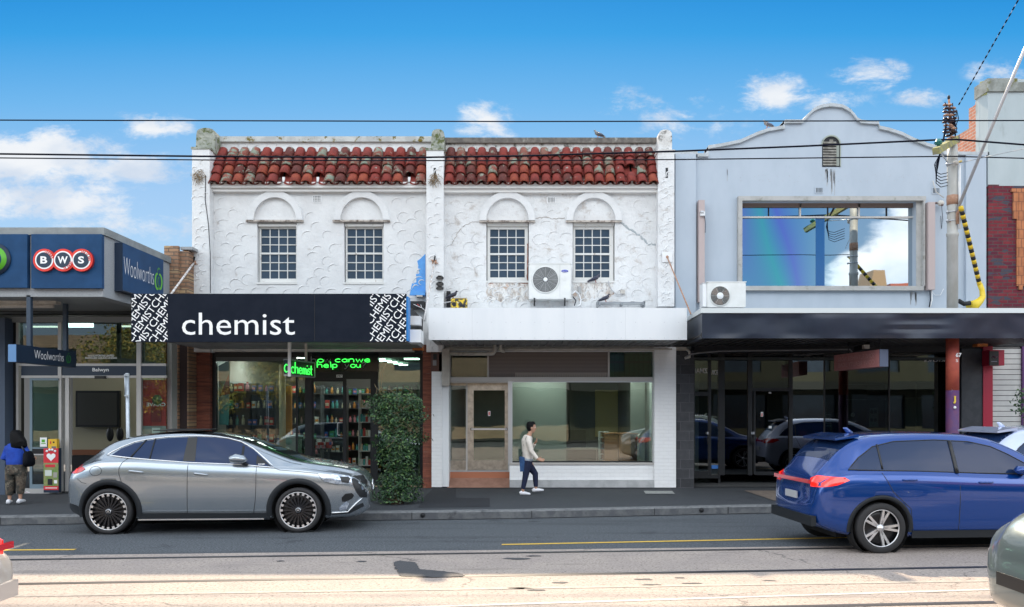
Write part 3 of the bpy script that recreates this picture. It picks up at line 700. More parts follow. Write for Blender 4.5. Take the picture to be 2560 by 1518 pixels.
t = MB(); t.box(X(1112, F+.3), X(1644, F+.3), F+.30, F+.85, Z(357, F+.3), Z(344, F+.3), m_coping2); t.build('coping', shopB)
t = MB(); roof_tiles(t, 1110, 1646, 20, {(17, 1)}, 9); t.build('tile_roof', shopB)
t = MB(); t.box(X(1107, F-.2), X(1646, F-.2), F-.20, F-.003, Z(470, F-.2), Z(457, F-.2), m_cornice); t.box(X(1109, F-.12), X(1644, F-.12), F-.13, F-.003, Z(481, F-.12), Z(470, F-.2)-.004, m_cornice); t.build('cornice', shopB)
for c in (1268.7, 1484.5):
    arch_moulding(shopB, c, 69, 53, 553, 481, 497, ((c-70, c-53), (c-53, c+53), (c+53, c+69)))
sash_window(shopB, 1218, 1320, 556, 702, 1225, 1312, 571, 692, 633); sash_window(shopB, 1434, 1535, 556, 702, 1439, 1525, 571, 692, 633)
air_vent(shopB, 1369, 1387, 494, 507)
pilaster(shopB, 1645, 1686, 377, (1643, 1676, 331), 766, m_stucco_old, m_stucco_d, 1667)
def wob(mb, pts, rr, mat, seed, jit=2.5, Y=F-.004, n=5):
    rnd = random.Random(seed); out = []
    for (a, b), (c, d) in zip(pts, pts[1:]):
        for k in range(n): t = k/n; out.append((a+(c-a)*t+rnd.uniform(-jit, jit), b+(d-b)*t+rnd.uniform(-jit, jit)))
    out.append(pts[-1]); mb.tube([P(a, b, Y) for a, b in out], [(.006, rr*rnd.uniform(.6, 1.5)) for _ in out], mat, 5, ref=(0, -1, 0), smooth=False)
cr = MB(); wob(cr, [(1549,553),(1563,566),(1585,580),(1603,592),(1618,609),(1640,612)], .020, m_crack, 2)
wob(cr, [(1340,546),(1365,543),(1385,548),(1412,545)], .007, M('hairline_crack', (.38,.34,.31), .9), 3, 1.5); wob(cr, [(1200,552),(1180,556),(1155,568),(1140,590),(1128,612)], .006, bpy.data.materials['hairline_crack'], 5, 2); cr.build('crack', shopB)
def stain(root, pts, name='rust_stain', seed=0, mat=None, Y=F-.003):
    mb = MB(); rnd = random.Random(seed)
    for cx, cy, rx, ry in pts:
        q = []
        for k in range(18):
            t = 2*math.pi*k/18; rr = rnd.uniform(.55, 1.1); q.append((X(cx+rx*rr*math.cos(t)), Z(cy+ry*rr*math.sin(t))))
        mb.prism(q, Y-rnd.uniform(0, .002), F+.002, mat or m_grime)
    return mb.build(name, root)
def stain_mat():
    m = bpy.data.materials.new('run_stains'); m.use_nodes = True; g = G(m.node_tree); p = g.n['Principled BSDF']; tc = g.node('ShaderNodeTexCoord'); v = tc.outputs['Object']
    mp = g.node('ShaderNodeMapping'); mp.inputs['Scale'].default_value = (1, 1, .45); g.put(mp.inputs[0], v)
    a = g.ss(g.noise(mp.outputs[0], 6, 9, .7), .46, .62); b = g.ss(g.noise(mp.outputs[0], 14, 6, .7), .5, .66)
    c = g.mix(a, (.76,.75,.73,1), (.46,.40,.35,1)); c = g.mix(g.m('MULTIPLY', b, .8), c, (.16,.13,.12,1)); c = g.mix(g.ss(g.noise(v, 4, 3), .56, .68, 0, .6), c, (.45,.24,.12,1))
    g.put(p.inputs['Base Color'], c); p.inputs['Roughness'].default_value = .9
    bp = g.node('ShaderNodeBump'); bp.inputs['Strength'].default_value = .8; bp.inputs['Distance'].default_value = .03; g.put(bp.inputs['Height'], g.noise(v, 12, 5, .6)); g.l.new(bp.outputs[0], p.inputs['Normal']); return m
sm_ = MB(); rnd = random.Random(4); m_run = stain_mat(); 
def ragged(x0, x1, y0, y1, jag, n=16):
    q = [(x0+(x1-x0)*k/n, y0+rnd.uniform(-1, 1)) for k in range(n+1)]+[(x1+rnd.uniform(-jag, jag), y0+(y1-y0)*k/6) for k in range(1, 6)]
    q += [(x1-(x1-x0)*k/n, y1+rnd.uniform(-jag, jag)) for k in range(n+1)]+[(x0+rnd.uniform(-jag, jag), y1-(y1-y0)*k/6) for k in range(1, 6)]
    return [(X(a), Z(b)) for a, b in q]
sm_.prism(ragged(1216, 1340, 708, 752, 7), F-.004, F+.003, m_run); sm_.prism(ragged(1430, 1530, 708, 748, 8), F-.004, F+.003, m_run); split(sm_, 'run_stain', shopB); sm_ = MB()
arcs(sm_, X(1212), X(1345), Z(762), Z(704), F-.004, [], 33, .24, (.08, .12)); sm_.build('stained_relief', shopB)
rs = MB(); wob(rs, [(1319,610),(1320,640),(1318,680),(1319,704)], .012, M('rust_line', (.22,.08,.05), .9), 7, .8); wob(rs, [(1218,707),(1260,706),(1320,708)], .016, bpy.data.materials['rust_line'], 9, 1); wob(rs, [(1440,706),(1500,705),(1534,707)], .01, bpy.data.materials['rust_line'], 10, 1); rs.build('rust_mark', shopB)

YB = 17.2
cn = MB(); cn.box(X(1071, YB)+.02, X(1717, YB)-.02, YB+.06, F-.30, 3.55, 4.10, m_sheet)
x0, x1 = X(1075, YB), X(1713, YB); nn = 34                     # ribbed soffit
m_ribs = M('ribbed_metal_soffit', (.36,.36,.37), .45, metal=.4, c2=(.24,.24,.25), ns=2)
for i in range(nn):
    a = x0+(x1-x0)*i/nn; b = a+(x1-x0)/nn; cn.box(a, b-.035, YB+.02, F-.005, 3.50, 3.52, m_ribs); cn.box(b-.035, b, YB+.02, F-.005, 3.525, 3.545, m_ribs)
cn.build('awning', shopB)
fa = MB(); fa.box(X(1071.5, YB), X(1717.5, YB), YB, YB+.05, Z(850, YB), Z(770, YB), m_sheet)
for px in (1180, 1410, 1563): fa.box(X(px, YB), X(px, YB)+.006, YB-.002, YB, Z(849, YB), Z(771, YB), M('sheet_joint', (.60,.62,.64), .6))
for k in range(18):
    for py in (806, 845): fa.box(X(1085+k*36, YB)-.006, X(1085+k*36, YB)+.006, YB-.004, YB, Z(py, YB)-.006, Z(py, YB)+.006, M('rivet', (.5,.5,.52), .5) if k+py == 806 else bpy.data.materials['rivet'])
fa.build('fascia', shopB)
t = MB(); t.pbox(1092, 1716, 868, 877, F-.12, .12, m_cream); t.build('beam', shopB)
# piers, bulkhead
m_pbrick = brick_mat('white_painted_brick', (.84,.85,.86,1), (.83,.84,.85,1), (.80,.81,.82,1), bw=.23, bh=.086, ms=.007, rough=.55, nv=.06)
t = MB(); t.pbox(1079, 1105, 929, 1218, F-.22, .6, m_pbrick); t.pbox(1105.2, 1122, 962, 1217, F-.16, .5, m_sheet); t.build('white_pier', shopB)
t = MB(); t.pbox(1636, 1690, 868, 1219, F-.2, .7, m_pbrick); t.build('white_pier', shopB)
t = MB(); t.pbox(1274, 1636, 1162, 1203, F-.08, .3, m_pbrick); t.pbox(1274, 1636, 1201, 1219, F-.2, .3, M('grey_plinth', (.36,.37,.38), .7, c2=(.46,.47,.48), ns=4)); t.pbox(1274, 1636, 1157, 1162, F-.11, .2, m_alu2); t.build('bulkhead', shopB)
# transom
t = MB(); t.pbox(1124, 1636, 943, 953, F-.03, .15, m_alu2)
for px in (1220, 1522): t.pbox(px-2, px+2, 877, 943, F-.02, .1, m_alu2)
t.pbox(1124, 1127, 877, 943, F-.02, .1, m_alu2); t.pbox(1633, 1636, 877, 943, F-.02, .1, m_alu2)
fr_ = t.build('transom_frame', shopB)
def reeded():
    m = bpy.data.materials.new('reeded_panel'); m.use_nodes = True; g = G(m.node_tree); p = g.n['Principled BSDF']; tc = g.node('ShaderNodeTexCoord'); d = g.xyz(tc.outputs['Object'])
    s = g.m('SINE', g.m('MULTIPLY', d[2], 190.)); g.put(p.inputs['Base Color'], g.mix(g.ss(s, -.5, .8), (.085,.062,.055,1), (.19,.15,.135,1))); p.inputs['Roughness'].default_value = .35
    b = g.node('ShaderNodeBump'); b.inputs['Strength'].default_value = .5; g.put(b.inputs['Height'], s); g.l.new(b.outputs[0], p.inputs['Normal']); return m
t = MB(); t.pbox(1222, 1373.5, 877, 943, F+.021, .04, reeded()); t.pbox(1373, 1520, 877, 943, F+.02, .04, bpy.data.materials['reeded_panel']); t.pbox(1288, 1520, 932, 943, F+.017, .002, M('panel_strip', (.28,.24,.21), .5)); t.build('reeded_panel', fr_)
t = MB(); t.pbox(1127, 1218, 877, 943, F+.03, .01, m_glass_t); t.pbox(1524, 1633, 877, 943, F+.03, .01, m_glass_t); split(t, 'transom_glass', fr_); t = MB()
t.pbox(1524, 1633, 877, 943, F+.15, .01, M('added_backing', (.01,.05,.035), .8)); t.pbox(1127, 1218, 877, 943, F+.15, .01, m_intdark)  # sheets added behind the blinds to hide the glare of the panels
gn = M('green_blind', (.01,.09,.06), .6)
for i in range(9): t.pbox(1526+i*12, 1536+i*12, 878, 942, F+.12+.01*(i % 2), .01, gn)
for i in range(8): t.pbox(1128+i*11.5, 1138+i*11.5, 878, 942, F+.12+.01*(i % 2), .01, M('dark_blind', (.015,.03,.03), .6) if i == 0 else bpy.data.materials['dark_blind'])
t.build('window_blind', fr_)
t = MB()
for i in range(86): x = X(1126+i*5.9); t.add([(x-.004, F-.05, Z(943)), (x+.004, F-.05, Z(943)), (x, F-.07, Z(934))], [(0,1,2)], m_dark); t.add([(x, F-.046, Z(943)), (x, F-.054, Z(943)), (x+.002, F-.07, Z(934))], [(0,1,2)], m_dark)
t.build('bird_spikes', fr_)
# downpipe box and pipes
t = MB(); t.pbox(1105, 1124, 872, 964, F-.30, .14, m_cream); t.build('pipe_box', shopB)
t = MB(); yy = F-.34; t.tube([P(1124,885,yy), P(1226,885,yy), P(1233,884,yy), P(1237,879,yy), P(1237,862,yy)], .045, m_cream, 12); t.tube([P(1124,873,yy+.1), P(1680,873,yy+.1)], .022, m_cream, 8)
t.tube([P(1252,862,yy), P(1252,872,yy), P(1256,878,yy), P(1263,879,yy)], .04, m_cream, 12); t.tube([P(1716,873,F-.3), P(1724,880,F-.3), P(1724,893,F-.3), P(1712,896,F-.3)], .03, m_cream, 8); t.build('drain_pipe', shopB)
t = MB(); t.pbox(1077, 1097, 877, 929, F-.2, .18, M('meter_box_brown', (.10,.045,.035), .7)); t.pbox(1083, 1092, 885, 899, F-.22, .02, m_dark); t.pbox(1082, 1091, 901, 914, F-.22, .02, M('meter_grey', (.2,.2,.21), .5)); tag(t.build('meter_box', None, loc=P(1087, 903, F-.1)), 'dark brown meter box above the left white pier of the empty shop', 'meter box')
# door bay
Yd = F+.25
t = MB(); t.pbox(1122, 1274, 953, 957, F-.0, .3, m_alu2); t.pbox(1122, 1126, 957, 1180, Yd, .05, m_alu); t.pbox(1165, 1169, 957, 1180, Yd, .05, m_alu2); t.pbox(1126, 1165, 1152, 1177, Yd+.01, .04, m_bronze); t.pbox(1122, 1273, 1176, 1180, Yd-.02, .1, m_alu); t.pbox(1126, 1273, 957, 964, Yd+.01, .05, m_bronze); t.pbox(1270, 1276, 953, 1180, F-.02, .3, m_alu)
df = t.build('door_frame', shopB); t = MB(); t.pbox(1126, 1165, 964, 1152, Yd+.02, .01, m_glass); t.build('side_glass', df)
t = MB(); t.pbox(1169, 1184, 964, 1175, Yd-.01, .05, m_bronze); t.pbox(1262, 1270, 964, 1175, Yd-.01, .05, m_bronze); t.pbox(1184, 1262, 964, 976, Yd-.008, .046, m_bronze); t.pbox(1184, 1262, 1151, 1175, Yd-.008, .046, m_bronze)
d_ = t.build('door', shopB); t = MB(); t.pbox(1184, 1262, 976, 1151, Yd+.01, .01, m_glass_g); split(t, 'door_glass', d_); t = MB(); t.bar(P(1178,1073,Yd-.07), P(1268,1073,Yd-.07), .05, .04, m_alu); t.pbox(1176, 1181, 1070, 1076, Yd-.08, .08, m_dark); t.pbox(1264, 1269, 1070, 1076, Yd-.08, .08, m_dark); t.build('push_bar', d_)
t = MB(); t.pbox(1220, 1226, 1028, 1040, Yd+.004, .004, m_ltr); t.pbox(1221, 1225, 1030, 1038, Yd+.002, .002, M('sticker_red', (.7,.15,.12), .5)); t.build('sticker', d_)
t = MB(); s0, s1 = Z(1182, Yd), .125
t.add([(X(1120), F-.2, s1), (X(1274), F-.2, s1), (X(1274), Yd-.02, s0-.12), (X(1120), Yd-.02, s0-.12)], [(0,1,2,3)], m_tilefloor); t.pbox(1120, 1274, 1180, 1195, Yd-.03, .1, M('terracotta_riser', (.40,.15,.08), .7)); t.build('door_step', shopB)
# window
t = MB(); a = M('thin_alloy', (.55,.57,.60), .35, metal=.7)
t.pbox(1276, 1281, 953, 1160, F+.0, .08, a); t.pbox(1631, 1636, 953, 1157, F+.0, .08, a); t.pbox(1281, 1631, 953, 956, F+.01, .08, a); t.pbox(1281, 1631, 1153, 1157, F+.0, .08, m_black); wf = t.build('shop_window', shopB)
t = MB(); t.pbox(1281, 1631, 956, 1153, F+.04, .01, glass_mat('old_plate_glass', (.70,.78,.74), .07, wav=.3)); t.build('pane', wf)
# room behind
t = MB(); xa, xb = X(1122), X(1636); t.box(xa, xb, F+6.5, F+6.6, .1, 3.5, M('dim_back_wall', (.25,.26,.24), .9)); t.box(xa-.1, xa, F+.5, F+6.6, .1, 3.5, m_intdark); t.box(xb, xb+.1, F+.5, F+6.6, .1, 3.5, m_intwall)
t.box(X(1281), X(1430), F+2.0, F+2.06, .125, 3.2, M('pale_partition', (.36,.39,.37), .8)); t.box(X(1592, F), X(1630, F), F+1.0, F+1.05, .4, 3.1, m_intwall); t.box(X(1500, F+5), X(1560, F+5), F+6.4, F+6.45, 1.1, 2.6, M('yellowed_panel', (.75,.62,.3), .8)); t.build('interior_wall', shopB)
t = MB(); t.box(xa, xb, F, F+6.5, .125, .15, m_carpet); t.build('floor', shopB); t = MB(); t.box(xa, xb, F+.1, F+6.5, 3.1, 3.15, m_intdark); t.build('ceiling', shopB)
for bx_, lb_ in (((X(1470, F+2.4), X(1560, F+2.4), F+2.4, F+2.8), 'lit ceiling panel in the middle of the empty shop'), ((X(1300, F+1.2), X(1410, F+1.2), F+1.2, F+1.6), 'added panel lighting the pale partition of the empty shop'), ((X(1500, F+.4), X(1625, F+.4), F+.3, F+.55), 'added panel lighting the brown cabinet of the empty shop')):
    t = MB(); t.box(*bx_, 3.06, 3.09, m_light2); tag(t.build('ceiling_light', None, loc=(bx_[0], bx_[2], 3.08)), lb_, 'ceiling light')  # the partition and cabinet panels are added to brighten the room
wd = M('cabinet_wood', (.55,.22,.09), .45, c2=(.46,.18,.07), ns=3, stretch=(1, 1, .2)); yc = F+1.0
t = MB(); x0, x1 = X(1547, yc), X(1593, yc); t.box(x0, x1, yc, yc+.7, Z(1157, yc), Z(1086, yc), wd); t.box(x0-.35, x0-.01, yc+.05, yc+.7, Z(1157, yc), Z(1088, yc), wd)
for k in range(1, 9): xx = x0+(x1-x0)*k/9; t.box(xx-.003, xx+.003, yc-.003, yc, Z(1155, yc), Z(1089, yc), M('groove', (.2,.09,.05), .6) if k == 1 else bpy.data.materials['groove'])
t.box(x0-.37, x1+.02, yc-.02, yc+.72, Z(1086, yc)+.002, Z(1083, yc), wd); tag(t.build('cabinet', None, loc=(x0, yc, .15)), 'brown wooden tambour cabinet inside the empty shop window', 'cabinet')
t = MB(); yy = F+1.3; x0, x1, z0, z1 = X(1500, yy), X(1522, yy), Z(1150, yy), Z(1080, yy)
for k in range(3): t.box(x0+(x1-x0)*k/2-.012, x0+(x1-x0)*k/2+.012, yy, yy+.3, z0, z1, m_white)
for k in range(6): t.box(x0, x1, yy+.002, yy+.298, z0+(z1-z0)*k/5-.01, z0+(z1-z0)*k/5+.01, m_white)
tag(t.build('shelf_unit', None, loc=(x0, yy, .15)), 'white pigeonhole shelf unit left of the brown cabinet in the empty shop', 'shelf')
t = MB(); yy = F+3; t.box(X(1400, yy), X(1500, yy), yy, yy+.7, .86, .9, m_intwall)
for a in (1402, 1498): 
    for b in (.02, .66): t.box(X(a, yy)-.02, X(a, yy)+.02, yy+b-.02, yy+b+.02, .15, .86, m_intwall)
t.box(X(1420, yy), X(1470, yy), yy+.6, yy+.66, .9, 1.4, m_dark); tag(t.build('desk', None, loc=(X(1450, yy), yy, .15)), 'pale office desk deep inside the empty shop', 'desk')

# ---- things fixed to the upper wall
def aircon(name, label, px0, px1, py0, py1, fx, fy, fr, Y, dep, dark, brand=False):
    a = thing(name, label, 'air conditioner', P((px0+px1)/2, py1, Y)); mb = MB(); cas = M('casing_white', (.74,.75,.74), .45, c2=(.68,.69,.67), ns=3)
    x0, x1, z0, z1 = X(px0, Y), X(px1, Y), Z(py1, Y), Z(py0, Y); b_ = .02
    mb.box(x0+b_, x1-b_, Y, Y+dep, z0, z1-.0, cas); mb.box(x0, x0+b_, Y+.012, Y+dep, z0+.01, z1-.01, cas); mb.box(x1-b_, x1, Y+.012, Y+dep, z0+.01, z1-.01, cas); mb.box(x0-.01, x1+.01, Y-.01, Y+dep+.01, z1, z1+.018, cas)
    mb.build('casing', a); c = P(fx, fy, Y); r_ = fr*Y/2000
    mb = MB(); mb.lathe([(r_, -.004), (r_*1.03, .012), (r_*.97, .03), (r_*.9, .02)], c, (0, -1, 0), cas, 32, closed=False); mb.lathe([(r_*.93, .0), (r_*.93, .004)], c, (0, -1, 0), m_black, 28); s_ = mb.build('fan_shroud', a)
    mb = MB(); fm = M('fan_blade', dark, .5)
    for k in range(3):
        t0 = k*2.094; pts = []
        for e in range(6):
            q = t0+e*.22; pts += [c+Vector((math.cos(q)*r_*.2, -.006, math.sin(q)*r_*.2)), c+Vector((math.cos(q-.25)*r_*.86, -.008-.004*e, math.sin(q-.25)*r_*.86))]
        mb.add(pts, [(2*e, 2*e+1, 2*e+3, 2*e+2) for e in range(5)], fm, True)
    mb.build('fan', a)
    mb = MB(); gm = M('fan_grille', (.45,.46,.46) if brand else (.5,.5,.48), .5)
    for k in range(3, 12): mb.tube([c+Vector((math.cos(2*math.pi*j/28)*r_*k/12, -.028, math.sin(2*math.pi*j/28)*r_*k/12)) for j in range(28)], .0065 if brand else .003, gm, 4, closed=True)
    for k in range(12 if brand else 6): q = k*math.pi/(6 if brand else 3); mb.tube([c+Vector((math.cos(q)*r_*.2, -.028, math.sin(q)*r_*.2)), c+Vector((math.cos(q)*r_*.96, -.026, math.sin(q)*r_*.96))], .003, gm, 4)
    mb.lathe([(r_*.17 if brand else r_*.33, .026), (r_*.15 if brand else r_*.3, .034)], c, (0, -1, 0), m_white, 20); mb.build('fan_grille', a)
    return a
Ya = F-.42
ac = aircon('air_conditioner', 'large white air conditioner on brackets between the two right upstairs windows', 1322, 1428, 660, 744, 1363.5, 699.5, 34, Ya, .36, (.06,.065,.07), True)
mb = MB(); c = P(1412, 678, Ya-.003); mb.lathe([(.082, 0), (.082, .004)], (0, 0, 0), (0, -1, 0), M('badge_blue', (.02,.05,.45), .4), 28)
mb.v = [(c.x+v[0], c.y+v[1], c.z+v[2]*.38) for v in mb.v]; put_text(mb, 'Carrier', (c.x-.055, c.y-.007, c.z-.014), VX, VZ, .11, .03, m_ltr, shear=.3)
mb.pbox(1399.5, 1400, 662, 742, Ya-.003, .002, M('panel_gap', (.35,.36,.36), .6)); mb.pbox(1408, 1416, 690, 700, Ya-.01, .01, bpy.data.materials['casing_white']); mb.build('badge', ac)
mb = MB(); 
for px in (1336, 1412): mb.bar(P(px, 748, F-.0), P(px, 747, Ya-.02), .04, .035, m_dark); mb.bar(P(px, 764, F), P(px, 749, Ya+.15), .03, .03, m_dark)
mb.box(X(1322, Ya), X(1430, Ya), Ya-.01, Ya+.3, Z(747.5, Ya), Z(744.3, Ya), bpy.data.materials['casing_white']); mb.build('bracket', ac)
mb = MB(); mb.tube([P(1430,735,Ya+.1), P(1438,728,Ya+.2), P(1447,735,F-.1), P(1452,750,F-.1), P(1450,762,F-.15), P(1443,767,F-.2)], .02, m_white, 8); mb.tube([P(1432,742,Ya+.2), P(1440,752,F-.1), P(1436,764,F-.2)], .012, m_wire, 6); mb.build('hose', ac)
ac2 = aircon('air_conditioner', 'old white air conditioner with rusty fan on the dark awning below the big window', 1768, 1865, 706, 768, 1799.6, 740, 25.7, 18.1, .42, (.14,.08,.05))
mb = MB(); 
for k in range(11): mb.box(X(1758, 18.1), X(1768, 18.1)-.004, 18.14+k*.03, 18.155+k*.03, Z(766, 18.1), Z(708, 18.1), m_white); 
mb.box(X(1758, 18.1), X(1768, 18.1)+.01, 18.13, 18.5, Z(706.5, 18.1), Z(706, 18.1), m_white); mb.build('coil_grille', ac2)

def pigeon(label, px, py, Y, face, body, h=.17):
    """face +1 looks right, -1 looks left"""
    p0 = P(px, py, Y); s = face*h/.17; k = h/.17
    t = thing('pigeon', label, 'pigeon', p0, 'pigeons on the upper walls'); m_ = M('pigeon_feather', body, .7, c2=tuple(c*1.9 for c in body), ns=20); m2 = M('pigeon_neck', (body[0]*.5, body[1]*.6, body[2]*.9), .4); mb = MB()
    q = lambda a, b: p0+Vector((a*s, 0, b*k))
    mb.tube([q(-.19,.015), q(-.15,.035), q(-.08,.065), q(-.02,.09), q(.035,.115), (q(.06,.145)), q(.066,.168), q(.078,.183), q(.095,.183), q(.104,.178), q(.124,.172)],
            [(.008,.02), (.012,.026), (.036,.036), (.052,.048), (.05,.045), (.034,.032), (.023,.022), (.024,.022), (.020,.018), (.008,.007), .002], m_, 10, ref=(0, -1, 0)); mb.build('body', t)
    mb = MB()
    for d in (-1, 1): mb.tube([q(-.16,.04)+Vector((0, d*.03, 0)), q(-.08,.07)+Vector((0, d*.047, 0)), q(.02,.105)+Vector((0, d*.05, 0))], [(.006,.008), (.012,.03), (.01,.02)], m2, 8, ref=(0, -1, 0))
    mb.build('wing', t); mb = MB()
    for d in (-.02, .02): mb.tube([q(-.0,.06)+Vector((0, d, 0)), q(.005,.0)+Vector((0, d, 0)), q(.03,-.0)+Vector((0, d, 0))], .006, M('pigeon_leg', (.4,.1,.08), .6), 5)
    mb.build('leg', t); return t
pigeon('dark pigeon sitting on the sill of the right upstairs window', 1488.7, 706, F-.04, 1, (.05,.05,.07))
pigeon('dark pigeon standing on the grey tray below the right upstairs window', 1514, 755, F-.2, 1, (.045,.045,.06), .165)
pigeon('small dark pigeon beside the yellow box above the white fascia', 1133, 748, F-.3, 1, (.03,.03,.04))
pigeon('grey pigeon perched on the dark coping above the right tiled roof', 1495, 344.5, F+.4, -1, (.13,.13,.13), .16)
pigeon('pale pigeon perched on the left slope of the curved gable', 1918, 320, F+.1, -1, (.16,.15,.15), .16)
t = thing('yellow_box', 'battered yellow and black electrical box lying above the left end of the white fascia', 'box', P(1147, 770, F-.4)); mb = MB()
mb.box(X(1128, F-.4), X(1168, F-.4), F-.5, F-.25, Z(771, F-.4), Z(749, F-.4), M('yellow_plastic', (.75,.52,.03), .5, c2=(.03,.03,.03), ns=11, amt=.25)); mb.build('body', t)
mb = MB(); mb.box(X(1130, F-.4), X(1166, F-.4), F-.49, F-.26, Z(749, F-.4)+.002, Z(746.5, F-.4), M('worn_lid', (.3,.22,.08), .7)); mb.box(X(1133, F-.4), X(1140, F-.4), F-.507, F-.5, Z(768, F-.4), Z(757, F-.4), m_dark); mb.box(X(1150, F-.4), X(1163, F-.4), F-.507, F-.5, Z(769, F-.4), Z(763, F-.4), m_dark); mb.build('lid', t)
mb = MB(); mb.pbox(1116, 1126, 728, 768, F-.12, .1, m_dark); mb.tube([P(1100,770,F-.25), P(1110,757,F-.25), P(1128,754,F-.3), P(1145,757,F-.51)], .014, M('pale_cable', (.6,.6,.62), .5), 6); tag(mb.build('junction_box', None, loc=P(1121, 748, F-.1)), 'black upright junction box left of the yellow box', 'junction box')
for i, (py, l) in enumerate(((694, 'topmost'), (709, 'middle'), (720, 'lowest'))):
    mb = MB(); yy = F-.34; mb.pbox(1092, 1107, py-3, py+4, yy, .05, M('insulator_dark', (.06,.055,.05), .6)); mb.pbox(1095, 1104, py-5, py-3, yy-.02, .06, m_dark); mb.pbox(1090, 1094, py-1, py+3, yy-.03, .04, m_dark); mb.pbox(1105, 1109, py-1, py+3, yy-.03, .04, m_dark)
    tag(mb.build('wire_insulator', None, loc=P(1099, py, F-.3)), l+' of three black insulators on the middle pilaster', 'insulator', 'insulators on the middle pilaster')
mb = MB(); mb.pbox(1022, 1061, 753, 771, F-.3, .25, m_dark); mb.tube([P(1034,761,F-.31), P(1042,765,F-.36), P(1055,770,F-.36), P(1064,778,F-.36)], .008, m_white, 5); mb.tube([P(1043,760,F-.31), P(1052,769,F-.34)], .007, M('red_wire', (.5,.04,.04), .5), 5); mb.tube([P(1052,762,F-.31), P(1054,768,F-.34)], .007, m_white, 5); tag(mb.build('electrical_box', None, loc=P(1040, 762, F-.3)), 'open black electrical box with loose wires beside the pharmacy fascia', 'electrical box')
mb = MB(); mb.pbox(1036, 1062, 727, 738, F-.2, .18, m_bluepaint); mb.pbox(1041, 1056, 738, 742, F-.2, .12, m_cream); tag(mb.build('lamp_bracket', None, loc=P(1049, 733, F-.1)), 'blue painted bracket at the foot of the blue paint patch', 'bracket')
mb = MB(); mm = M('grey_tray', (.24,.26,.28), .5); yy = F-.35
mb.box(X(1496, yy), X(1612, yy), yy, yy+.02, Z(758, yy), Z(755, yy), mm); mb.box(X(1496, yy), X(1612, yy), yy+.28, yy+.3, Z(758, yy), Z(755, yy), mm)
for px in (1496, 1553, 1606): mb.box(X(px, yy), X(px+5, yy), yy, yy+.3, Z(763, yy), Z(758, yy), mm)
for px in (1494, 1610): mb.box(X(px, yy), X(px+3, yy), yy, yy+.3, Z(767, yy), Z(752, yy), mm)
tag(mb.build('metal_tray', None, loc=P(1553, 760, yy)), 'long grey metal tray above the right part of the white fascia', 'tray')
mb = MB(); mb.pbox(1552, 1562, 725, 734, F-.08, .08, m_cream); mb.pbox(1446, 1453, 716, 734, F-.08, .08, M('grey_switch', (.4,.4,.4), .6)); mb.tube([P(1521,702,F-.05), P(1523,714,F-.05), P(1530,726,F-.05), P(1542,737,F-.05), P(1554,735,F-.08)], .012, M('grey_conduit', (.45,.46,.48), .5), 6); tag(mb.build('wall_conduit', None, loc=P(1530, 720, F)), 'grey conduit running from the right upstairs window to a small socket', 'conduit')
# tie rods of the awnings
for lab, a, b, ya, yb_, mt, rr in (('white tie rod at the left end of the stuccoed wall', (485,657), (428,735), F-.28, YA+.3, m_wroughtw, .022), ('thin pale tie rod on the middle pilaster', (1086,655), (1060,802), F-.3, YB+.3, m_wroughtw, .018), ('rusty tie rod at the right end pilaster', (1668,643), (1727,785), F-.3, 16.9, m_rust, .016)):
    mb = MB(); mb.tube([P(*a, ya), P(*b, yb_)], rr, mt, 8); c = P(*a, ya); r_ = mb.build('tie_rod', None, loc=c); tag(r_, lab, 'tie rod', 'awning tie rods')
    mb = MB(); pm_ = m_white if a[0] > 1600 else m_rust; q_ = .12 if a[0] > 1600 else .05
    mb.box(c.x-q_, c.x+q_, ya-.015, ya, c.z-q_, c.z+q_, pm_); mb.ball(c, .04, m_rust, 8, 6)
    if a[0] < 1600: mb.bar(c+Vector((-.09,-.02,.05)), c+Vector((.09,-.02,-.04)), .02, .02, m_rust); mb.bar(c+Vector((.02,-.02,.14)), c+Vector((-.01,-.02,-.02)), .03, .03, m_dark)
    mb.build('wall_plate', r_)
mb = MB(); mb.tube([P(518,415,F-.02), P(514,440,F-.29), P(513,500,F-.29), P(521,560,F-.29), P(526,640,F-.29), P(526,733,F-.29)], .008, m_wire, 5); tag(mb.build('wall_cable', None, loc=P(524, 735, F-.29)), 'thin black cable hanging down the left end pilaster', 'cable')
# ------------------------------------------------------------ pale blue gabled building
m_pale = M('pale_blue_render', (.44,.505,.58), .75, c2=(.41,.475,.55), ns=1.5, dirt=(.33,.40,.49), dscale=2.5, dlo=.62, dhi=.85, stretch=(1, 1, .5))
m_palec = M('pale_coping', (.50,.54,.58), .85, c2=(.40,.43,.44), ns=6, amt=1, bump=.4, bs=30, dirt=(.13,.14,.07), dscale=5, dlo=.60, dhi=.68)
gb = thing('gabled_shop', 'pale blue rendered building with a curved stepped gable and one wide upstairs window', 'building', (X(2070), F, .12))
top = [(1684,381),(1743,381),(1743,386),(1771,386),(1771,366),(1804,361),(1850,351.5),(1891,333),(1921,322.5),(1954,317),(1961,317),(1961,302),(2006,302),(2014,292),(2023,282.5),(2032,274),(2042,268.5),(2058,263),(2076,261),(2102,263.5),(2114,269),(2125,276),(2134,286),(2142,297),(2152,302.5),(2195,305.5),(2197,317),(2220,322),(2254,333),(2284,348),(2321,361.5),(2344,367),(2360,381),(2470,383)]
G0 = F+.02
tp = [(X(a), Z(b)) for a, b in top]; zc = Z(440)
w = MB()
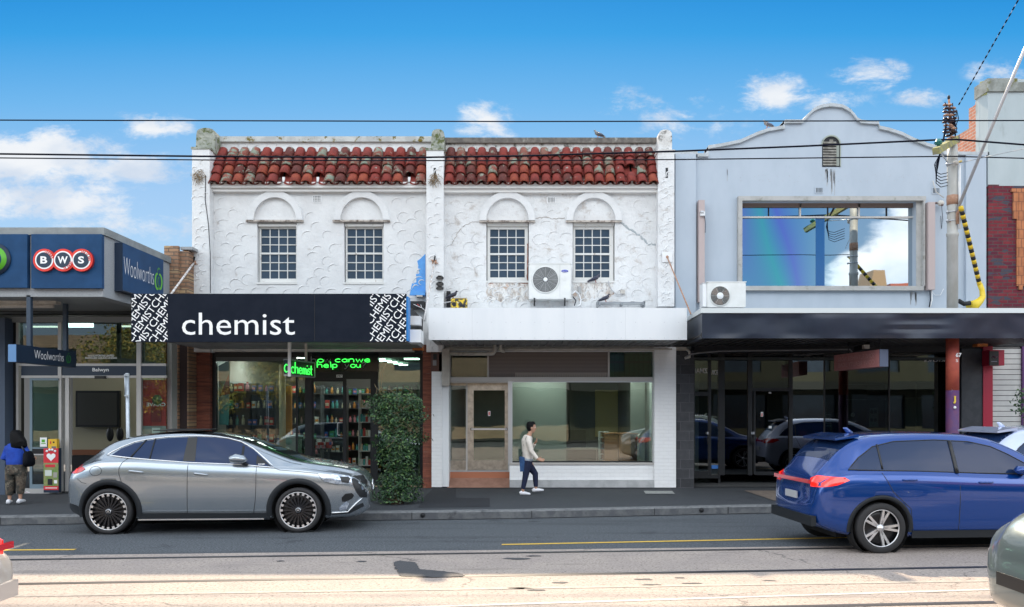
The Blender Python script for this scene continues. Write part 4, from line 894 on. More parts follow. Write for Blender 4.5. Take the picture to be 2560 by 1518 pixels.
for (a, b), (c, d) in zip(tp, tp[1:]):                   # upper part in vertical slices
    if c-a > 1e-4: w.add([(a,G0,zc),(c,G0,zc),(c,G0,d),(a,G0,b),(a,G0+.35,zc),(c,G0+.35,zc),(c,G0+.35,d),(a,G0+.35,b)], [(0,1,2,3),(4,7,6,5),(3,2,6,7)], m_pale)
    else: w.add([(a,G0,b),(a,G0+.35,b),(a,G0+.35,d),(a,G0,d)], [(0,1,2,3)], m_pale)
wh = (X(1853), X(2291), Z(716.5), Z(504))
w.wall(X(1684), X(2470), Z(845), zc, G0, G0+.35, [wh], m_pale)
w.box(X(1687), X(1738), G0-.10, G0-.002, Z(845), Z(388), m_pale); w.box(X(2412), X(2462), G0-.08, G0-.002, Z(845), Z(390), m_pale)
w.build('wall', gb)
c_ = MB()
for (a, b), (c, d) in zip(tp, tp[1:]):
    if abs(c-a) < 1e-4: continue
    e = .065; c_.hexa([(a,G0-.07,b-e),(c,G0-.07,d-e),(c,G0+.42,d-e),(a,G0+.42,b-e)], [(a,G0-.07,b+.012),(c,G0-.07,d+.012),(c,G0+.42,d+.012),(a,G0+.42,b+.012)], m_palec)
c_.build('gable_coping', gb)
# louvred vent
lv = MB(); x0, x1, z0, zt = X(2056), X(2100), Z(417), Z(341); rr = (x1-x0)/2; zs_ = zt-rr; q = [(x0, z0), (x1, z0)]+[((x0+x1)/2+rr*math.cos(math.pi*k/12), zs_+rr*math.sin(math.pi*k/12)) for k in range(13)]
lv.prism(q, G0-.006, G0-.002, m_dark)
n_ = len(q); vs = []; cx = (x0+x1)/2
for s_, yy in ((1.0, G0-.03), (1.09, G0-.03), (1.09, G0-.0), (1.0, G0-.0)): vs += [(cx+(a-cx)*s_, yy, z0+(b-z0)*(1+(s_-1)*.5)) for a, b in q]
lv.add(vs, [(j*n_+i, ((j+1) % 4)*n_+i, ((j+1) % 4)*n_+i+1, j*n_+i+1) for j in range(4) for i in range(1, n_-1)], M('vent_rim', (.34,.38,.33), .8, dirt=(.12,.12,.10), dscale=5))
v_ = lv.build('louvre_vent', gb)
sl = MB(); ms = M('louvre_slat', (.30,.29,.26), .7, c2=(.16,.15,.13), ns=8)
for k in range(9): z = z0+.03+k*.066; sl.hexa([(x0+.015,G0-.03,z),(x1-.09,G0-.03,z),(x1-.09,G0-.008,z+.03),(x0+.015,G0-.008,z+.03)], [(x0+.015,G0-.03,z+.022),(x1-.09,G0-.03,z+.022),(x1-.09,G0-.008,z+.05),(x0+.015,G0-.008,z+.05)], ms)
sl.box(x1-.085, x1-.02, G0-.02, G0-.007, z0+.02, zs_, M('vent_side', (.28,.31,.28), .8)); sl.pbox(2074, 2083, 349, 355, G0-.03, .02, ms); sl.build('slats', v_)
st = MB(); rnd = random.Random(11); mk = M('mortar_mark', (.42,.45,.5), .9)
for k in range(70): a, b = X(rnd.choice([rnd.uniform(1850, 2000), rnd.uniform(2030, 2150), rnd.uniform(2150,2300)])), Z(rnd.choice([439, 442, 450, 453])+rnd.uniform(-3, 3)); st.box(a-.008, a+.008, G0-.003, G0-.001, b-.008, b+.008, mk)
for px, y0_, y1_, ww in ((2076,420,470,16),(2084,420,500,8),(2066,420,450,5),(1819,420,472,2),(2280,728,766,6),(2290,728,766,4)):
    for k in range(10 if ww > 3 else 2): a = X(px+rnd.uniform(-ww, ww)/1.6); b = rnd.uniform(.2, 1)*(y1_-y0_); st.box(a-.006, a+.006, G0-.003, G0-.001, Z(y0_+b), Z(y0_+rnd.uniform(0, .2)*(y1_-y0_)), M('drip_stain', (.40,.42,.44), .9) if 'drip_stain' not in bpy.data.materials else bpy.data.materials['drip_stain'])
st.build('stain', gb)
air_vent(gb, 2039, 2056, 470, 482, G0, mat=m_pale); air_vent(gb, 2331, 2348, 471, 483, G0, mat=m_pale)
# the wide window
def film_mat():
    m = bpy.data.materials.new('mirror_film_glass'); m.use_nodes = True; g = G(m.node_tree); p = g.n['Principled BSDF']; tc = g.node('ShaderNodeTexCoord'); v = tc.outputs['Object']
    mp = g.node('ShaderNodeMapping'); mp.inputs['Scale'].default_value = (1, 1, .22); g.put(mp.inputs[0], v)
    n = g.noise(mp.outputs[0], .42, 1, .5); cr_ = g.node('ShaderNodeValToRGB'); g.put(cr_.inputs[0], n); e = cr_.color_ramp.elements
    e[0].position = .30; e[0].color = (.24,.28,.56,1); e[1].position = .70; e[1].color = (.52,.54,.60,1)
    for pos, c in ((.38, (.14,.50,.48,1)), (.45, (.22,.25,.62,1)), (.52, (.18,.42,.56,1)), (.60, (.36,.42,.58,1))): a = e.new(pos); a.color = c
    dx_ = g.xyz(v); film = g.mix(g.ss(dx_[0], -1.2, .9), cr_.outputs[0], (.50,.56,.60,1))
    g.put(p.inputs['Base Color'], film); p.inputs['Metallic'].default_value = 1; p.inputs['Roughness'].default_value = .015
    b = g.node('ShaderNodeBump'); b.inputs['Strength'].default_value = .10; b.inputs['Distance'].default_value = .02; g.put(b.inputs['Height'], g.noise(v, .9, 1)); g.l.new(b.outputs[0], p.inputs['Normal']); return m
fw = M('window_surround', (.44,.44,.43), .7, c2=(.38,.38,.37), ns=4, dirt=(.22,.22,.18), dscale=5)
t = MB(); x0, x1, z0, z1 = wh[0], wh[1], wh[2], wh[3]; o = .10
t.box(X(1843), X(2310), G0-.12, G0-.002, z1, Z(493), fw); t.box(X(1843), X(2305), G0-.12, G0-.002, Z(727.5), z0, fw); t.box(X(1843), x0, G0-.12, G0-.002, z0, z1, fw); t.box(x1+.12, X(2308), G0-.12, G0-.002, z0, z1, fw)
t.box(x1-.0, x1+.12, G0-.02, G0-.001, z0, z1, fw); w_ = t.build('window', gb)
t = MB(); yy = G0+.16; t.box(x0, x1, yy-.02, yy+.03, Z(545.5, yy), Z(541.5, yy), m_alu2); 
for px in (2000, 2147): t.box(X(px, yy)-.02, X(px, yy)+.02, yy-.02, yy+.03, Z(541.5, yy), z1, m_alu2)
for px in (1922, 2070, 2217): t.box(X(px, yy)-.008, X(px, yy)+.008, yy-.012, yy+.03, Z(541.5, yy), z1, m_dark)
t.box(x0, x1, yy-.02, yy+.03, z1-.10, z1, M('painted_shade_rail', (.20,.15,.13), .7)); t.box(x0, x1, yy-.02, yy+.03, z0, z0+.025, m_alu2); t.build('glazing_bars', w_)  # dark top rail paints the shade under the window head
mf = film_mat(); t = MB(); t.box(x0, x1, yy+.02, yy+.03, z0, Z(543, yy), mf); t.box(x0, x1, yy+.022, yy+.03, Z(543, yy), z1, mf); t.build('pane', w_)
t = MB(); t.box(X(2040, yy), X(2062, yy), yy+.014, yy+.0195, z0+.03, Z(546, yy), M('blue_film_strip', (.015,.10,.28), .12)); t.build('film_strip', w_)
# light boxes on both sides
for px0, px1, py0, py1, lab in ((1747,1762,500,755,'narrow pinkish vertical light box left of the wide upstairs window'), (2321,2338,505,724,'narrow pinkish vertical light box right of the wide upstairs window')):
    t = thing('light_box', lab, 'light box', P((px0+px1)/2, py1, G0-.1), 'light boxes beside the wide window'); m_ = M('pinkish_metal', (.46,.38,.37), .6)
    mb = MB(); mb.pbox(px0, px1, py0, py1, G0-.2, .18, m_); mb.build('casing', t); mb = MB()
    if px0 < 2000: mb.pbox(1752, 1763, 529, 539, G0-.27, .07, m_white); mb.tube([P(1761,539,G0-.22), P(1764,560,G0-.22), P(1763,582,G0-.22)], .006, m_wire, 5); mb.pbox(1752, 1760, 527, 531, G0-.3, .1, m_alu)
    else: mb.tube([P(2338,508,G0-.1), P(2350,508,G0-.1), P(2356,513,G0-.2)], .03, M('lamp_arm', (.2,.15,.14), .6), 8); mb.ball(P(2352,508,G0-.15), (.08,.06,.07), m_cream, 10, 7); mb.tube([P(2354,514,G0-.1), P(2357,550,G0-.05), P(2354,572,G0-.03), P(2352,540,G0-.03)], .006, m_wire, 5)
    mb.build('lamp', t)
mb = MB(); mb.tube([P(2325,724,G0-.06), P(2326,750,G0-.06), P(2323,768,G0-.1)], .012, m_wire, 6); mb.tube([P(2329,724,G0-.06), P(2330,750,G0-.06), P(2326,768,G0-.1)], .014, m_white, 6); mb.tube([P(2329,728,G0-.06), P(2338,738,G0-.05), P(2351,738,G0-.05), P(2359,722,G0-.05)], .007, m_white, 5); mb.tube([P(2332,452,G0-.05), P(2340,480,G0-.05), P(2360,495,G0-.1)], .01, m_cream, 6); tag(mb.build('wall_cable', None, loc=P(2328, 766, G0-.05)), 'black and white cables hanging below the right light box', 'cable')
# awning over the dark shop
YC = 16.4
m_dented = M('dented_dark_metal', (.020,.026,.045), .30, metal=.15, c2=(.015,.02,.035), ns=2); 
f_ = MB(); xa, xb = X(1755, YC), X(2700, YC); z0, z1 = Z(846, YC), Z(783, YC); NX, NZ = 120, 12; vs = []
from mathutils import noise as mnoise
for j in range(NZ+1):
    for i in range(NX+1):
        x = xa+(xb-xa)*i/NX; z = z0+(z1-z0)*j/NZ; e = min(j, NZ-j, 2)/2
        d = .035*mnoise.noise(Vector((x*1.1, z*1.2, 3)))+.008*mnoise.noise(Vector((x*3.3, z*3, 8)))
        if 7.6 < x < 9.0: d += .03*math.exp(-((x-8.3)/.45)**2-((z-z0-.27)/.035)**2)-.03*math.exp(-((x-8.3)/.4)**2-((z-z0-.20)/.04)**2)
        vs.append((x, YC-d*e*min(1, i/6), z))
f_.add(vs, [(j*(NX+1)+i, j*(NX+1)+i+1, (j+1)*(NX+1)+i+1, (j+1)*(NX+1)+i) for j in range(NZ) for i in range(NX)], m_dented, True)
xc_ = X(1718, F-1.1)
f_.add([(xa-.0, YC, z0), (xc_, F-1.1, z0), (xc_, F-1.1, z1), (xa, YC, z1)], [(0,1,2,3)], m_dented)
aw = f_.build('awning', gb)
t = MB(); t.hexa([(xa-.03,YC-.03,z1),(xb,YC-.03,z1),(xb,YC+.25,z1),(xa+.1,YC+.25,z1)], [(xa-.03,YC-.03,z1+.10),(xb,YC-.03,z1+.10),(xb,YC+.25,z1+.10),(xa+.1,YC+.25,z1+.10)], M('awning_trim', (.62,.66,.66), .55))
t.hexa([(xa-.03,YC-.03,z1),(xa+.1,YC+.25,z1),(xc_+.12,F-1.0,z1),(xc_-.04,F-1.0,z1)], [(xa-.03,YC-.03,z1+.098),(xa+.1,YC+.25,z1+.098),(xc_+.12,F-1.0,z1+.098),(xc_-.04,F-1.0,z1+.098)], bpy.data.materials['awning_trim']); t.build('trim', aw)
t = MB(); t.add([(xa,YC+.2,z1+.06),(xb,YC+.2,z1+.06),(xb,F,z1+.1),(xc_,F,z1+.1)], [(0,1,2,3)], m_soffit)
mr = M('dark_ribbed_soffit', (.055,.05,.05), .5, metal=.3)
k = 0; x = xa
while x < xb-.1: t.box(x, x+.13, YC+.05, F-.01, z0+.06, z0+.09, mr); t.box(x+.13, x+.19, YC+.05, F-.01, z0+.10, z0+.12, mr); x += .19
t.box(xa, xb, YC+.03, YC+.1, z0+.01, z0+.12, m_dark); t.build('soffit', aw)
# dark shopfront
t = MB(); t.pbox(1691, 1735, 877, 1221, F-.15, .5, m_darkstone); t.build('stone_pier', gb)
t = MB(); t.pbox(1735, 2470, 845, 880, F+.0, .3, m_dark); t.pbox(2397, 2404, 880, 1200, F-.02, .2, m_black); t.pbox(2404, 2462, 872, 1200, F-.08, .3, M('charcoal_panel', (.03,.035,.045), .6, c2=(.045,.05,.06), ns=5)); t.build('shopfront_panel', gb)
t = MB(); E = F+.5; e = lambda a, b, c, d, o=0.: t.pbox(a, b, c, d, E+o, .08, m_black)
for a, b in ((1732, 1737), (1771, 1778), (1796, 1812), (1870, 1881), (1973, 1982)): e(a, b, 880, 1188)
e(1737, 1771, 980, 990, .01); e(1881, 1973, 970, 978, .01); e(1884, 1889, 978, 1186, .012); e(1735, 1982, 876, 884, -.01); e(1737, 1771, 1178, 1188, .01); e(1889, 1973, 1180, 1188, .01)
e(2060, 2063, 884, 1188, .02); e(2222, 2225, 884, 1188, .02); e(1982, 2400, 876, 884, .01); e(1735, 1800, 1188, 1196, .01)
sf = t.build('shopfront_frame', gb)
t = MB(); t.pbox(1737, 1771, 884, 1188, E+.04, .01, m_glass); t.pbox(1778, 1796, 884, 1188, E+.04, .01, m_glass); t.pbox(1812, 1870, 884, 1186, E+.04, .01, glass_mat('black_glass', (.03,.035,.035), .05)); t.pbox(1881, 1973, 884, 970, E+.045, .01, m_glass_d); t.pbox(1889, 1973, 978, 1180, E+.045, .01, glass_mat('dim_glass', (.10,.11,.11), .07)); t.pbox(1982, 2060, 884, 1188, E+.04, .01, glass_mat('clear_mirrorish', (.35,.40,.38), .30)); t.pbox(2063, 2222, 884, 1188, E+.04, .01, m_glass_d); t.pbox(2225, 2400, 884, 1188, E+.04, .01, glass_mat('greenish_glass', (.38,.46,.40), .17, wav=.1)); split(t, 'shop_glass', sf)
t = MB(); put_text(t, 'RIORS', P(2310, 905, E+.03), VX, VZ, 54*E/2000, 7*E/2000, m_ltr, .02, 1.3, mirror=True, shear=-.2); put_text(t, 'ZMAI', P(1738, 933, E+.03), VX, VZ, 31*E/2000, 12*E/2000, m_ltr, .01, mirror=True); put_text(t, 'ECMA', P(1779, 937, E+.03), VX, VZ, 15*E/2000, 12*E/2000, m_ltr, .01, mirror=True); put_text(t, 'ists Pty Ltd', P(1735, 1040, E+.03), VX, VZ, 22*E/2000, 3.5*E/2000, m_ltr)
split(t, 'window_lettering', sf)
t = MB(); t.pbox(1902, 1908, 1030, 1042, E+.03, .005, m_ltr); t.pbox(1903.5, 1906.5, 1033, 1041, E+.027, .003, bpy.data.materials['sticker_red']); t.pbox(1922, 1929, 1065, 1071, E+.03, .004, m_ltr); t.pbox(1779, 1796, 1163, 1172, E+.03, .004, M('sticker_blue', (.03,.15,.45), .5)); t.pbox(1922, 1928, 981, 984, E+.0, .004, m_ltr); t.build('sticker', sf)
t = MB()
for px in (1769, 1879.5, 1884): t.tube([P(px,1092,E-.08), P(px,1112,E-.08)], .018, m_dark, 8); t.bar(P(px,1080,E-.03), P(px,1086,E-.03), .03, .04, m_alu)
t.build('handle', sf)
# room behind, greenish; a white pillar and boards
t = MB(); xa_, xb_ = X(1735), X(2462); t.box(xa_, xb_, F+6.4, F+6.5, .1, 3.4, M('green_grey_wall', (.10,.13,.10), .9)); t.box(xa_-.1, xa_, F+.7, F+6.4, .1, 3.4, m_intdark); t.box(xb_, xb_+.1, F+.7, F+6.4, .1, 3.4, m_intdark); t.box(X(1812), X(1812)+.05, E+.1, F+6.4, .1, 3.4, m_dark); t.box(X(1737), X(1800), F+2.2, F+2.25, .1, 3.4, m_intwall); t.box(X(1975), X(1975)+.05, E+.1, F+6.4, .1, 3.4, m_dark)
t.build('interior_wall', gb); t = MB(); t.box(xa_, xb_, F, F+6.4, .125, .15, m_carpet); t.build('floor', gb); t = MB(); t.box(xa_, xb_, F+.3, F+6.4, 3.2, 3.25, m_intdark); t.build('ceiling', gb)
t = MB(); yy = F+2.5; wm = M('display_line', (.5,.5,.48), .6)
for a, b, c, d in ((2110,960,2225,962),(2110,998,2215,1000),(2215,960,2217,1190),(2110,960,2112,1190),(2245,953,2390,955),(2290,960,2292,1190),(2245,994,2310,996)): t.box(X(a, yy), X(c, yy), yy, yy+.03, Z(d, yy), Z(b, yy), wm)
tag(t.build('window_rack', None, loc=P(2200, 1150, yy)), 'thin pale rack standing inside the dark glazed shop', 'rack')
for i, (a, b, c, d, lab) in enumerate(((2118,1030,2144,1080,'dark notice board with a round white emblem inside the dark glazed shop'),(2173,1020,2196,1068,'cream notice sheet taped inside the dark glazed shop'),(2062,1030,2080,1075,'small framed notice near the butt joint of the dark shop window'))):
    yy = E+.12; t = MB(); t.pbox(a, b if 0 else c, b, d, yy, .01, (M('notice_navy', (.03,.05,.12), .6), M('notice_cream', (.5,.48,.4), .6), M('notice_grey', (.2,.22,.22), .6))[i])
    if i == 0: t.lathe([(.055, 0), (.055, .005)], P(2132, 1037, yy-.003), (0, -1, 0), m_ltr, 16); t.pbox(2121, 2141, 1052, 1056, yy-.004, .003, m_ltr); t.pbox(2121, 2141, 1060, 1062, yy-.004, .003, m_ltr)
    if i == 1:
        for k in range(4): t.pbox(2176+(k % 2)*9, 2183+(k % 2)*9, 1026+(k//2)*20, 1034+(k//2)*20, yy-.004, .003, m_dark)
    if i == 2:
        for k in range(5): t.pbox(2065, 2077, 1036+k*7, 1038+k*7, yy-.004, .003, m_ltr)
    tag(t.build('notice', None, loc=P((a+c)/2, d, yy)), lab, 'notice')
t = thing('hanging_sign', 'faded pink sign board hanging askew under the dark awning', 'sign', P(2140, 940, 17.5)); mb = MB()
a, b = P(2085, 922, 18.6), P(2199, 907, 16.7); hz = Vector((0, 0, .36)); a.z = b.z = 2.88; n = Vector((1, -.0, 0)); wv = Vector((.10, .03, 0)); mpk = M('faded_pink', (.50,.20,.19), .6, c2=(.42,.17,.17), ns=4)
mb.hexa([a, b, b+wv*2.0, a+wv*2.0], [a+hz, b+hz, b+wv*2.0+hz, a+wv*2.0+hz], mpk); mb.build('board', t)
mb = MB(); mb.hexa([b-Vector((.002,.01,0)), b+wv*2.05-Vector((0,.01,0)), b+wv*2.05+Vector((0,.02,0)), b+Vector((0,.02,0))], [b-Vector((.002,.01,0))+hz, b+wv*2.05-Vector((0,.01,0))+hz, b+wv*2.05+Vector((0,.02,0))+hz, b+Vector((0,.02,0))+hz], M('sign_end', (.08,.10,.16), .6)); mb.build('end_panel', t)
mb = MB(); d = (b-a); ln = d.length; d.normalize(); put_text(mb, 'CONY REALITY SIGNS', a+d*.2+Vector((-.006,0,.06)), d, VZ, ln*.8, .10, M('faded_letters', (.58,.30,.28), .6), mirror=True); put_text(mb, 'SONS FLYWHEEL NOBS', a+d*.2+Vector((-.006,0,.20)), d, VZ, ln*.8, .10, bpy.data.materials['faded_letters'], mirror=True); mb.build('lettering', t)
mb = MB(); mb.tube([a.lerp(b, .25)+wv+hz, a.lerp(b, .25)+wv+Vector((0,0,.63))], .012, m_dark, 6); mb.tube([a.lerp(b, .93)+wv+hz, a.lerp(b, .93)+wv+Vector((0,0,.63))], .012, m_dark, 6); mb.build('hanger', t)
mb = MB(); yy = F-.6; mb.tube([P(1714,893,yy), P(1726,886,yy), P(1745,883,yy), P(1800,878,yy), P(2100,874,yy), P(2125,874,yy), P(2130,880,yy)], .018, M('grey_conduit_dark', (.2,.2,.21), .5), 8); tag(mb.build('conduit', None, loc=P(1900, 876, yy)), 'long grey conduit under the dark awning', 'conduit')
mb = MB(); mb.bar(P(2140,874,F-.5), P(2180,862,F-1.2), .12, .12, m_dark); mb.pbox(2160, 2174, 862, 872, F-1.3, .1, m_cream); tag(mb.build('awning_lamp', None, loc=P(2160, 868, F-.8)), 'black spotlight box under the dark awning above the pink sign', 'lamp')

# ------------------------------------------------------------ brick building on the right
m_bred = brick_mat('dark_red_brick', (.22,.030,.040,1), (.11,.020,.040,1), (.10,.07,.07,1), bw=.235, bh=.083, ms=.010, extra=(.06,.06,.085,1))
m_bter = brick_mat('terracotta_brick', (.55,.22,.10,1), (.45,.17,.08,1), (.28,.12,.07,1), bw=.12, bh=.22, ms=.010)
m_bside = brick_mat('orange_side_brick', (.62,.24,.15,1), (.54,.20,.12,1), (.55,.42,.35,1), axis='y', bw=.235, bh=.083, ms=.012)
m_grn = M('grey_green_render', (.44,.50,.52), .8, c2=(.40,.46,.48), ns=1.5, dirt=(.30,.34,.34), dscale=2, stretch=(1, 1, .35))
rb = thing('brick_building', 'tall building at the right edge, grey green render above dark red brick', 'building', (X(2540), F, .12))
Bq = F-.05; t = MB(); x0 = X(2470, Bq); x1 = X(2760, Bq)
t.box(x0, x1, Bq, Bq+.35, Z(465, Bq), Z(198, Bq), m_grn); t.box(x0-.002, x0+.15, Bq+.35, Bq+.5, Z(465, Bq), Z(200, Bq), m_grn)
t.box(x0, X(2497, Bq), Bq-.012, Bq, Z(474, Bq), Z(462, Bq), m_bred); t.box(x0, x1, Bq-.01, Bq+.3, Z(772, Bq), Z(465, Bq)-.001, m_bred); t.build('wall', rb)
t = MB(); mc_ = M('mossy_coping', (.30,.32,.30), .9, c2=(.20,.21,.19), ns=5, bump=.4, bs=20, dirt=(.14,.13,.02), dscale=4)
t.box(x0-.04, X(2541, Bq), Bq-.05, Bq+.5, Z(230, Bq), Z(198, Bq), mc_); t.box(X(2541, Bq), x1, Bq-.04, Bq+.5, Z(230, Bq), Z(207, Bq), mc_); t.build('coping', rb)
t = MB(); t.box(X(2525, Bq), x1, Bq-.06, Bq-.012, Z(481, Bq), Z(473, Bq), m_bter); t.box(X(2530, Bq), X(2539, Bq), Bq-.05, Bq-.012, Z(548, Bq), Z(481, Bq)-.001, m_bter); t.box(X(2539, Bq)+.003, X(2543, Bq), Bq-.055, Bq-.012, Z(716, Bq), Z(481, Bq)-.001, m_bter); t.box(X(2543, Bq)+.003, X(2553, Bq), Bq-.06, Bq-.012, Z(725, Bq), Z(481, Bq)-.001, m_bter); t.box(X(2553, Bq)+.003, X(2561, Bq), Bq-.055, Bq-.012, Z(716, Bq), Z(481, Bq)-.001, m_bter); t.build('brick_pilaster', rb)
# stepped side wall seen above the gable's roof: a plane at x0 running back
t = MB(); sp_ = [(2470,200),(2452,205),(2446,245),(2438,255),(2438,262),(2430,268),(2422,272),(2422,325),(2405,333),(2395,340),(2393,344),(2392,430),(2470,430)]
pts = []
for px, py in sp_:
    Yp = x0*2000/(px-1280); pts.append((Yp, 2+(1022-py)*Yp/2000))
pts = [(max(a, Bq+.012), b) for a, b in pts]
n_ = len(pts); vs = [(x0+.001, a, b) for a, b in pts]+[(x0+.3, a, b) for a, b in pts]
t.add(vs, [tuple(range(n_)), tuple(range(2*n_-1, n_-1, -1))]+[(i, (i+1) % n_, (i+1) % n_+n_, i+n_) for i in range(n_)], m_bside); t.build('side_wall', rb, clean=True)
t = MB(); a_ = [(2470,200),(2452,205),(2446,243),(2468,236)]; pts = [(x0*2000/(px-1280), py) for px, py in a_]
vs = [(x0-.02, Y_, 2+(1022-py)*Y_/2000) for Y_, py in pts]+[(x0-.001, Y_, 2+(1022-py)*Y_/2000) for Y_, py in pts]; t.add(vs, [(0,1,2,3),(7,6,5,4),(0,4,5,1),(1,5,6,2),(2,6,7,3),(3,7,4,0)], M('mossy_yellow_cap', (.36,.36,.14), .9)); t.build('side_cap', rb)
t = MB(); t.pbox(2458, 2482, 866, 1215, F-.1, .2, M('crimson_frame', (.42,.012,.045), .5)); t.pbox(2470, 2760, 845, 866, F-.05, .2, m_dark); t.build('door_frame', rb)
t = MB(); wb = M('pale_board', (.62,.62,.60), .6, c2=(.55,.55,.54), ns=3)
k = 0; y = 872.
while y < 1210: t.pbox(2482, 2556, y, y+11.6, F+.0, .03, wb); y += 13.1
t.pbox(2482, 2556, 870, 1210, F+.012, .03, m_dark); t.pbox(2556, 2760, 866, 1215, F-.05, .1, M('purple_wall', (.10,.03,.14), .6)); t.build('board_wall', rb)
t = thing('projecting_sign', 'crimson box sign with a small black panel beside the pale boards', 'sign', P(2500, 915, F-.3)); mb = MB(); mb.pbox(2474, 2511, 875, 914, F-.4, .3, bpy.data.materials['crimson_frame']); mb.build('box', t)
mb = MB(); mb.pbox(2474, 2497, 878, 914, F-.42, .02, m_black); mb.tube([P(2480,895,F-.425), P(2485,889,F-.425), P(2488,896,F-.425), P(2493,892,F-.425)], .006, M('pink_neon_off', (.25,.03,.12), .5), 5); mb.pbox(2478, 2493, 903, 905, F-.424, .004, M('tiny_print', (.2,.2,.25), .5)); mb.build('panel', t)
t = MB(); t.pbox(2444, 2470, 856, 866, F-.7, .2, bpy.data.materials['orange_box']); tag(t.build('alarm_box', None, loc=P(2457, 861, F-.6)), 'orange brown box under the dark awning near the crimson frame', 'box')

# ------------------------------------------------------------ supermarket at the left
m_fleck = M('flecked_grey_render', (.36,.38,.40), .9, c2=(.26,.28,.30), ns=45, amt=1.2, bump=.3, bs=80)
sm = thing('supermarket_building', 'low grey supermarket entrance with a deep boxed canopy and tan brick pier', 'building', (-9.5, 18, .12))
YS = 15.5; XSd = X(258, YS); zt, zb_ = Z(570, YS), Z(742, YS)
t = MB(); t.box(-17, XSd, YS, YS+.25, zb_, zt-.14, m_fleck); t.box(XSd-.25, XSd, YS+.25, 19.4, zb_, zt-.14, m_fleck); t.build('canopy', sm)
t = MB(); mt_ = M('parapet_flashing', (.20,.215,.22), .6, c2=(.26,.28,.28), ns=3); t.box(-17, XSd+.04, YS-.04, YS+.3, zt-.14, zt, mt_); t.box(XSd-.3, XSd+.04, YS+.3, 19.4, zt-.14, zt, mt_); t.box(-17, XSd-.3, YS+.3, 19.4, zt-.2, zt-.15, mt_); t.build('roof_edge', sm)
t = MB(); ml = M('lined_soffit', (.22,.24,.25), .6); y = YS+.02
while y < 18.1: t.box(-17, XSd-.25, y, y+.085, zb_+.03, zb_+.05, ml); y += .1
t.box(-17, XSd-.25, YS+.25, 18.4, zb_+.052, zb_+.07, m_dark); t.build('soffit', sm)
t = MB(); Yb = 18.6; t.box(X(415, Yb), X(471, Yb), Yb, Yb+.6, .1, Z(628, Yb), m_brick_tan); t.box(X(415, Yb), X(450, Yb), Yb-.1, Yb-.001, .1, Z(617, Yb), m_brick_tan); t.build('brick_pier', sm)
t = MB(); t.pbox(451, 481, 617, 624, Yb-.02, .7, m_soffit); t.build('flashing', sm); t = MB(); t.box(X(450, Yb), X(468, Yb), Yb-.01, Yb-.002, .1, Z(862, Yb), M('brown_recess', (.035,.02,.02), .8)); t.build('recess', sm)
YW = 17.9
w = lambda a, b, c, d, o, dd, m_: t.pbox(a, b, c, d, YW+o, dd, m_)
t = MB(); m_post = M('silver_post', (.48,.47,.46), .45, metal=.3)
w(-400, 12, 795, 1240, -.3, .5, M('slate_column', (.06,.085,.13), .7)); w(12, 40, 800, 1240, .0, .3, m_black)
w(-400, 415, 792, 806, -.05, .2, M('grey_head', (.22,.24,.25), .6)); t.build('column', sm)
t = MB()
for a, b in ((40,46),(144.5,153),(341,352)): w(a, b, 806, 1232, -.02, .1, m_post)
w(41, 415, 909, 915, -.01, .08, m_post); w(53, 415, 939, 945, -.01, .08, m_post); w(53, 415, 915, 939, .0, .05, M('navy_band', (.018,.035,.065), .4)); w(163, 172, 945, 1232, .01, .08, m_post); w(352, 415, 1225, 1232, 0, .1, m_post)
fr_ = t.build('shopfront_frame', sm)
t = MB(); w(46, 144.5, 806, 909, .03, .01, m_glass_d); w(153, 341, 806, 909, .03, .01, m_glass_d); w(352, 415, 806, 909, .03, .01, m_glass_d); w(352, 415, 945, 1225, .03, .01, m_glass); split(t, 'shop_glass', fr_)
t = MB(); put_text(t, 'Balwyn', P(231, 931.5, YW-.012), VX, VZ, 41*YW/2000, 11.5*YW/2000, m_ltr, .02); put_text(t, 'WOOLWORTHS LIMITED', P(219, 892, YW+.02), VX, VZ, 66*YW/2000, 5*YW/2000, m_ltr, .02); put_text(t, 'PACKAGED LIQUOR LICENCE', P(213, 898, YW+.02), VX, VZ, 79*YW/2000, 5*YW/2000, m_ltr, .02); w(236, 262, 940, 947, -.08, .08, m_black); t.build('lettering', fr_)
t = MB(); dm = M('blue_grey_door', (.17,.24,.29), .5)
for a, b, c, d in ((74,80,946,1222),(80,145,946,951),(80,145,1211,1222),(80,145,1119,1122)): w(a, b, c, d, -.06, .05, dm)
w(80, 145, 1122, 1136, -.055, .04, m_black); w(84, 144, 1135, 1138, -.08, .03, m_alu); d_ = t.build('sliding_door', sm); t = MB(); w(80, 145, 951, 1119, -.04, .01, m_glass_g); w(80, 145, 1138, 1211, -.04, .01, m_glass_d); split(t, 'door_glass', d_)
t = MB(); w(40, 145, 1222, 1234, -.08, .2, m_post); t.build('threshold', sm)
t = MB(); xa_, xb_ = X(-100, YW), X(415, YW); t.box(xa_, xb_, 22.5, 22.6, .1, 4.2, M('beige_back_wall', (.40,.37,.27), .8)); t.box(xb_-.1, xb_, YW+.3, 22.5, .1, 4.2, m_intwall); t.box(xa_, xb_, 22.46, 22.5, .7, .85, M('wood_rail', (.25,.09,.04), .6)); t.box(xa_, xb_, 22.45, 22.5, .1, .69, m_dark); t.build('interior_wall', sm)
t = MB(); t.box(xa_, xb_, YW, 22.5, .125, .15, m_carpet); t.build('floor', sm); t = MB(); t.box(xa_, xb_, YW+.2, 22.5, 4.12, 4.15, m_intdark); t.build('ceiling', sm)
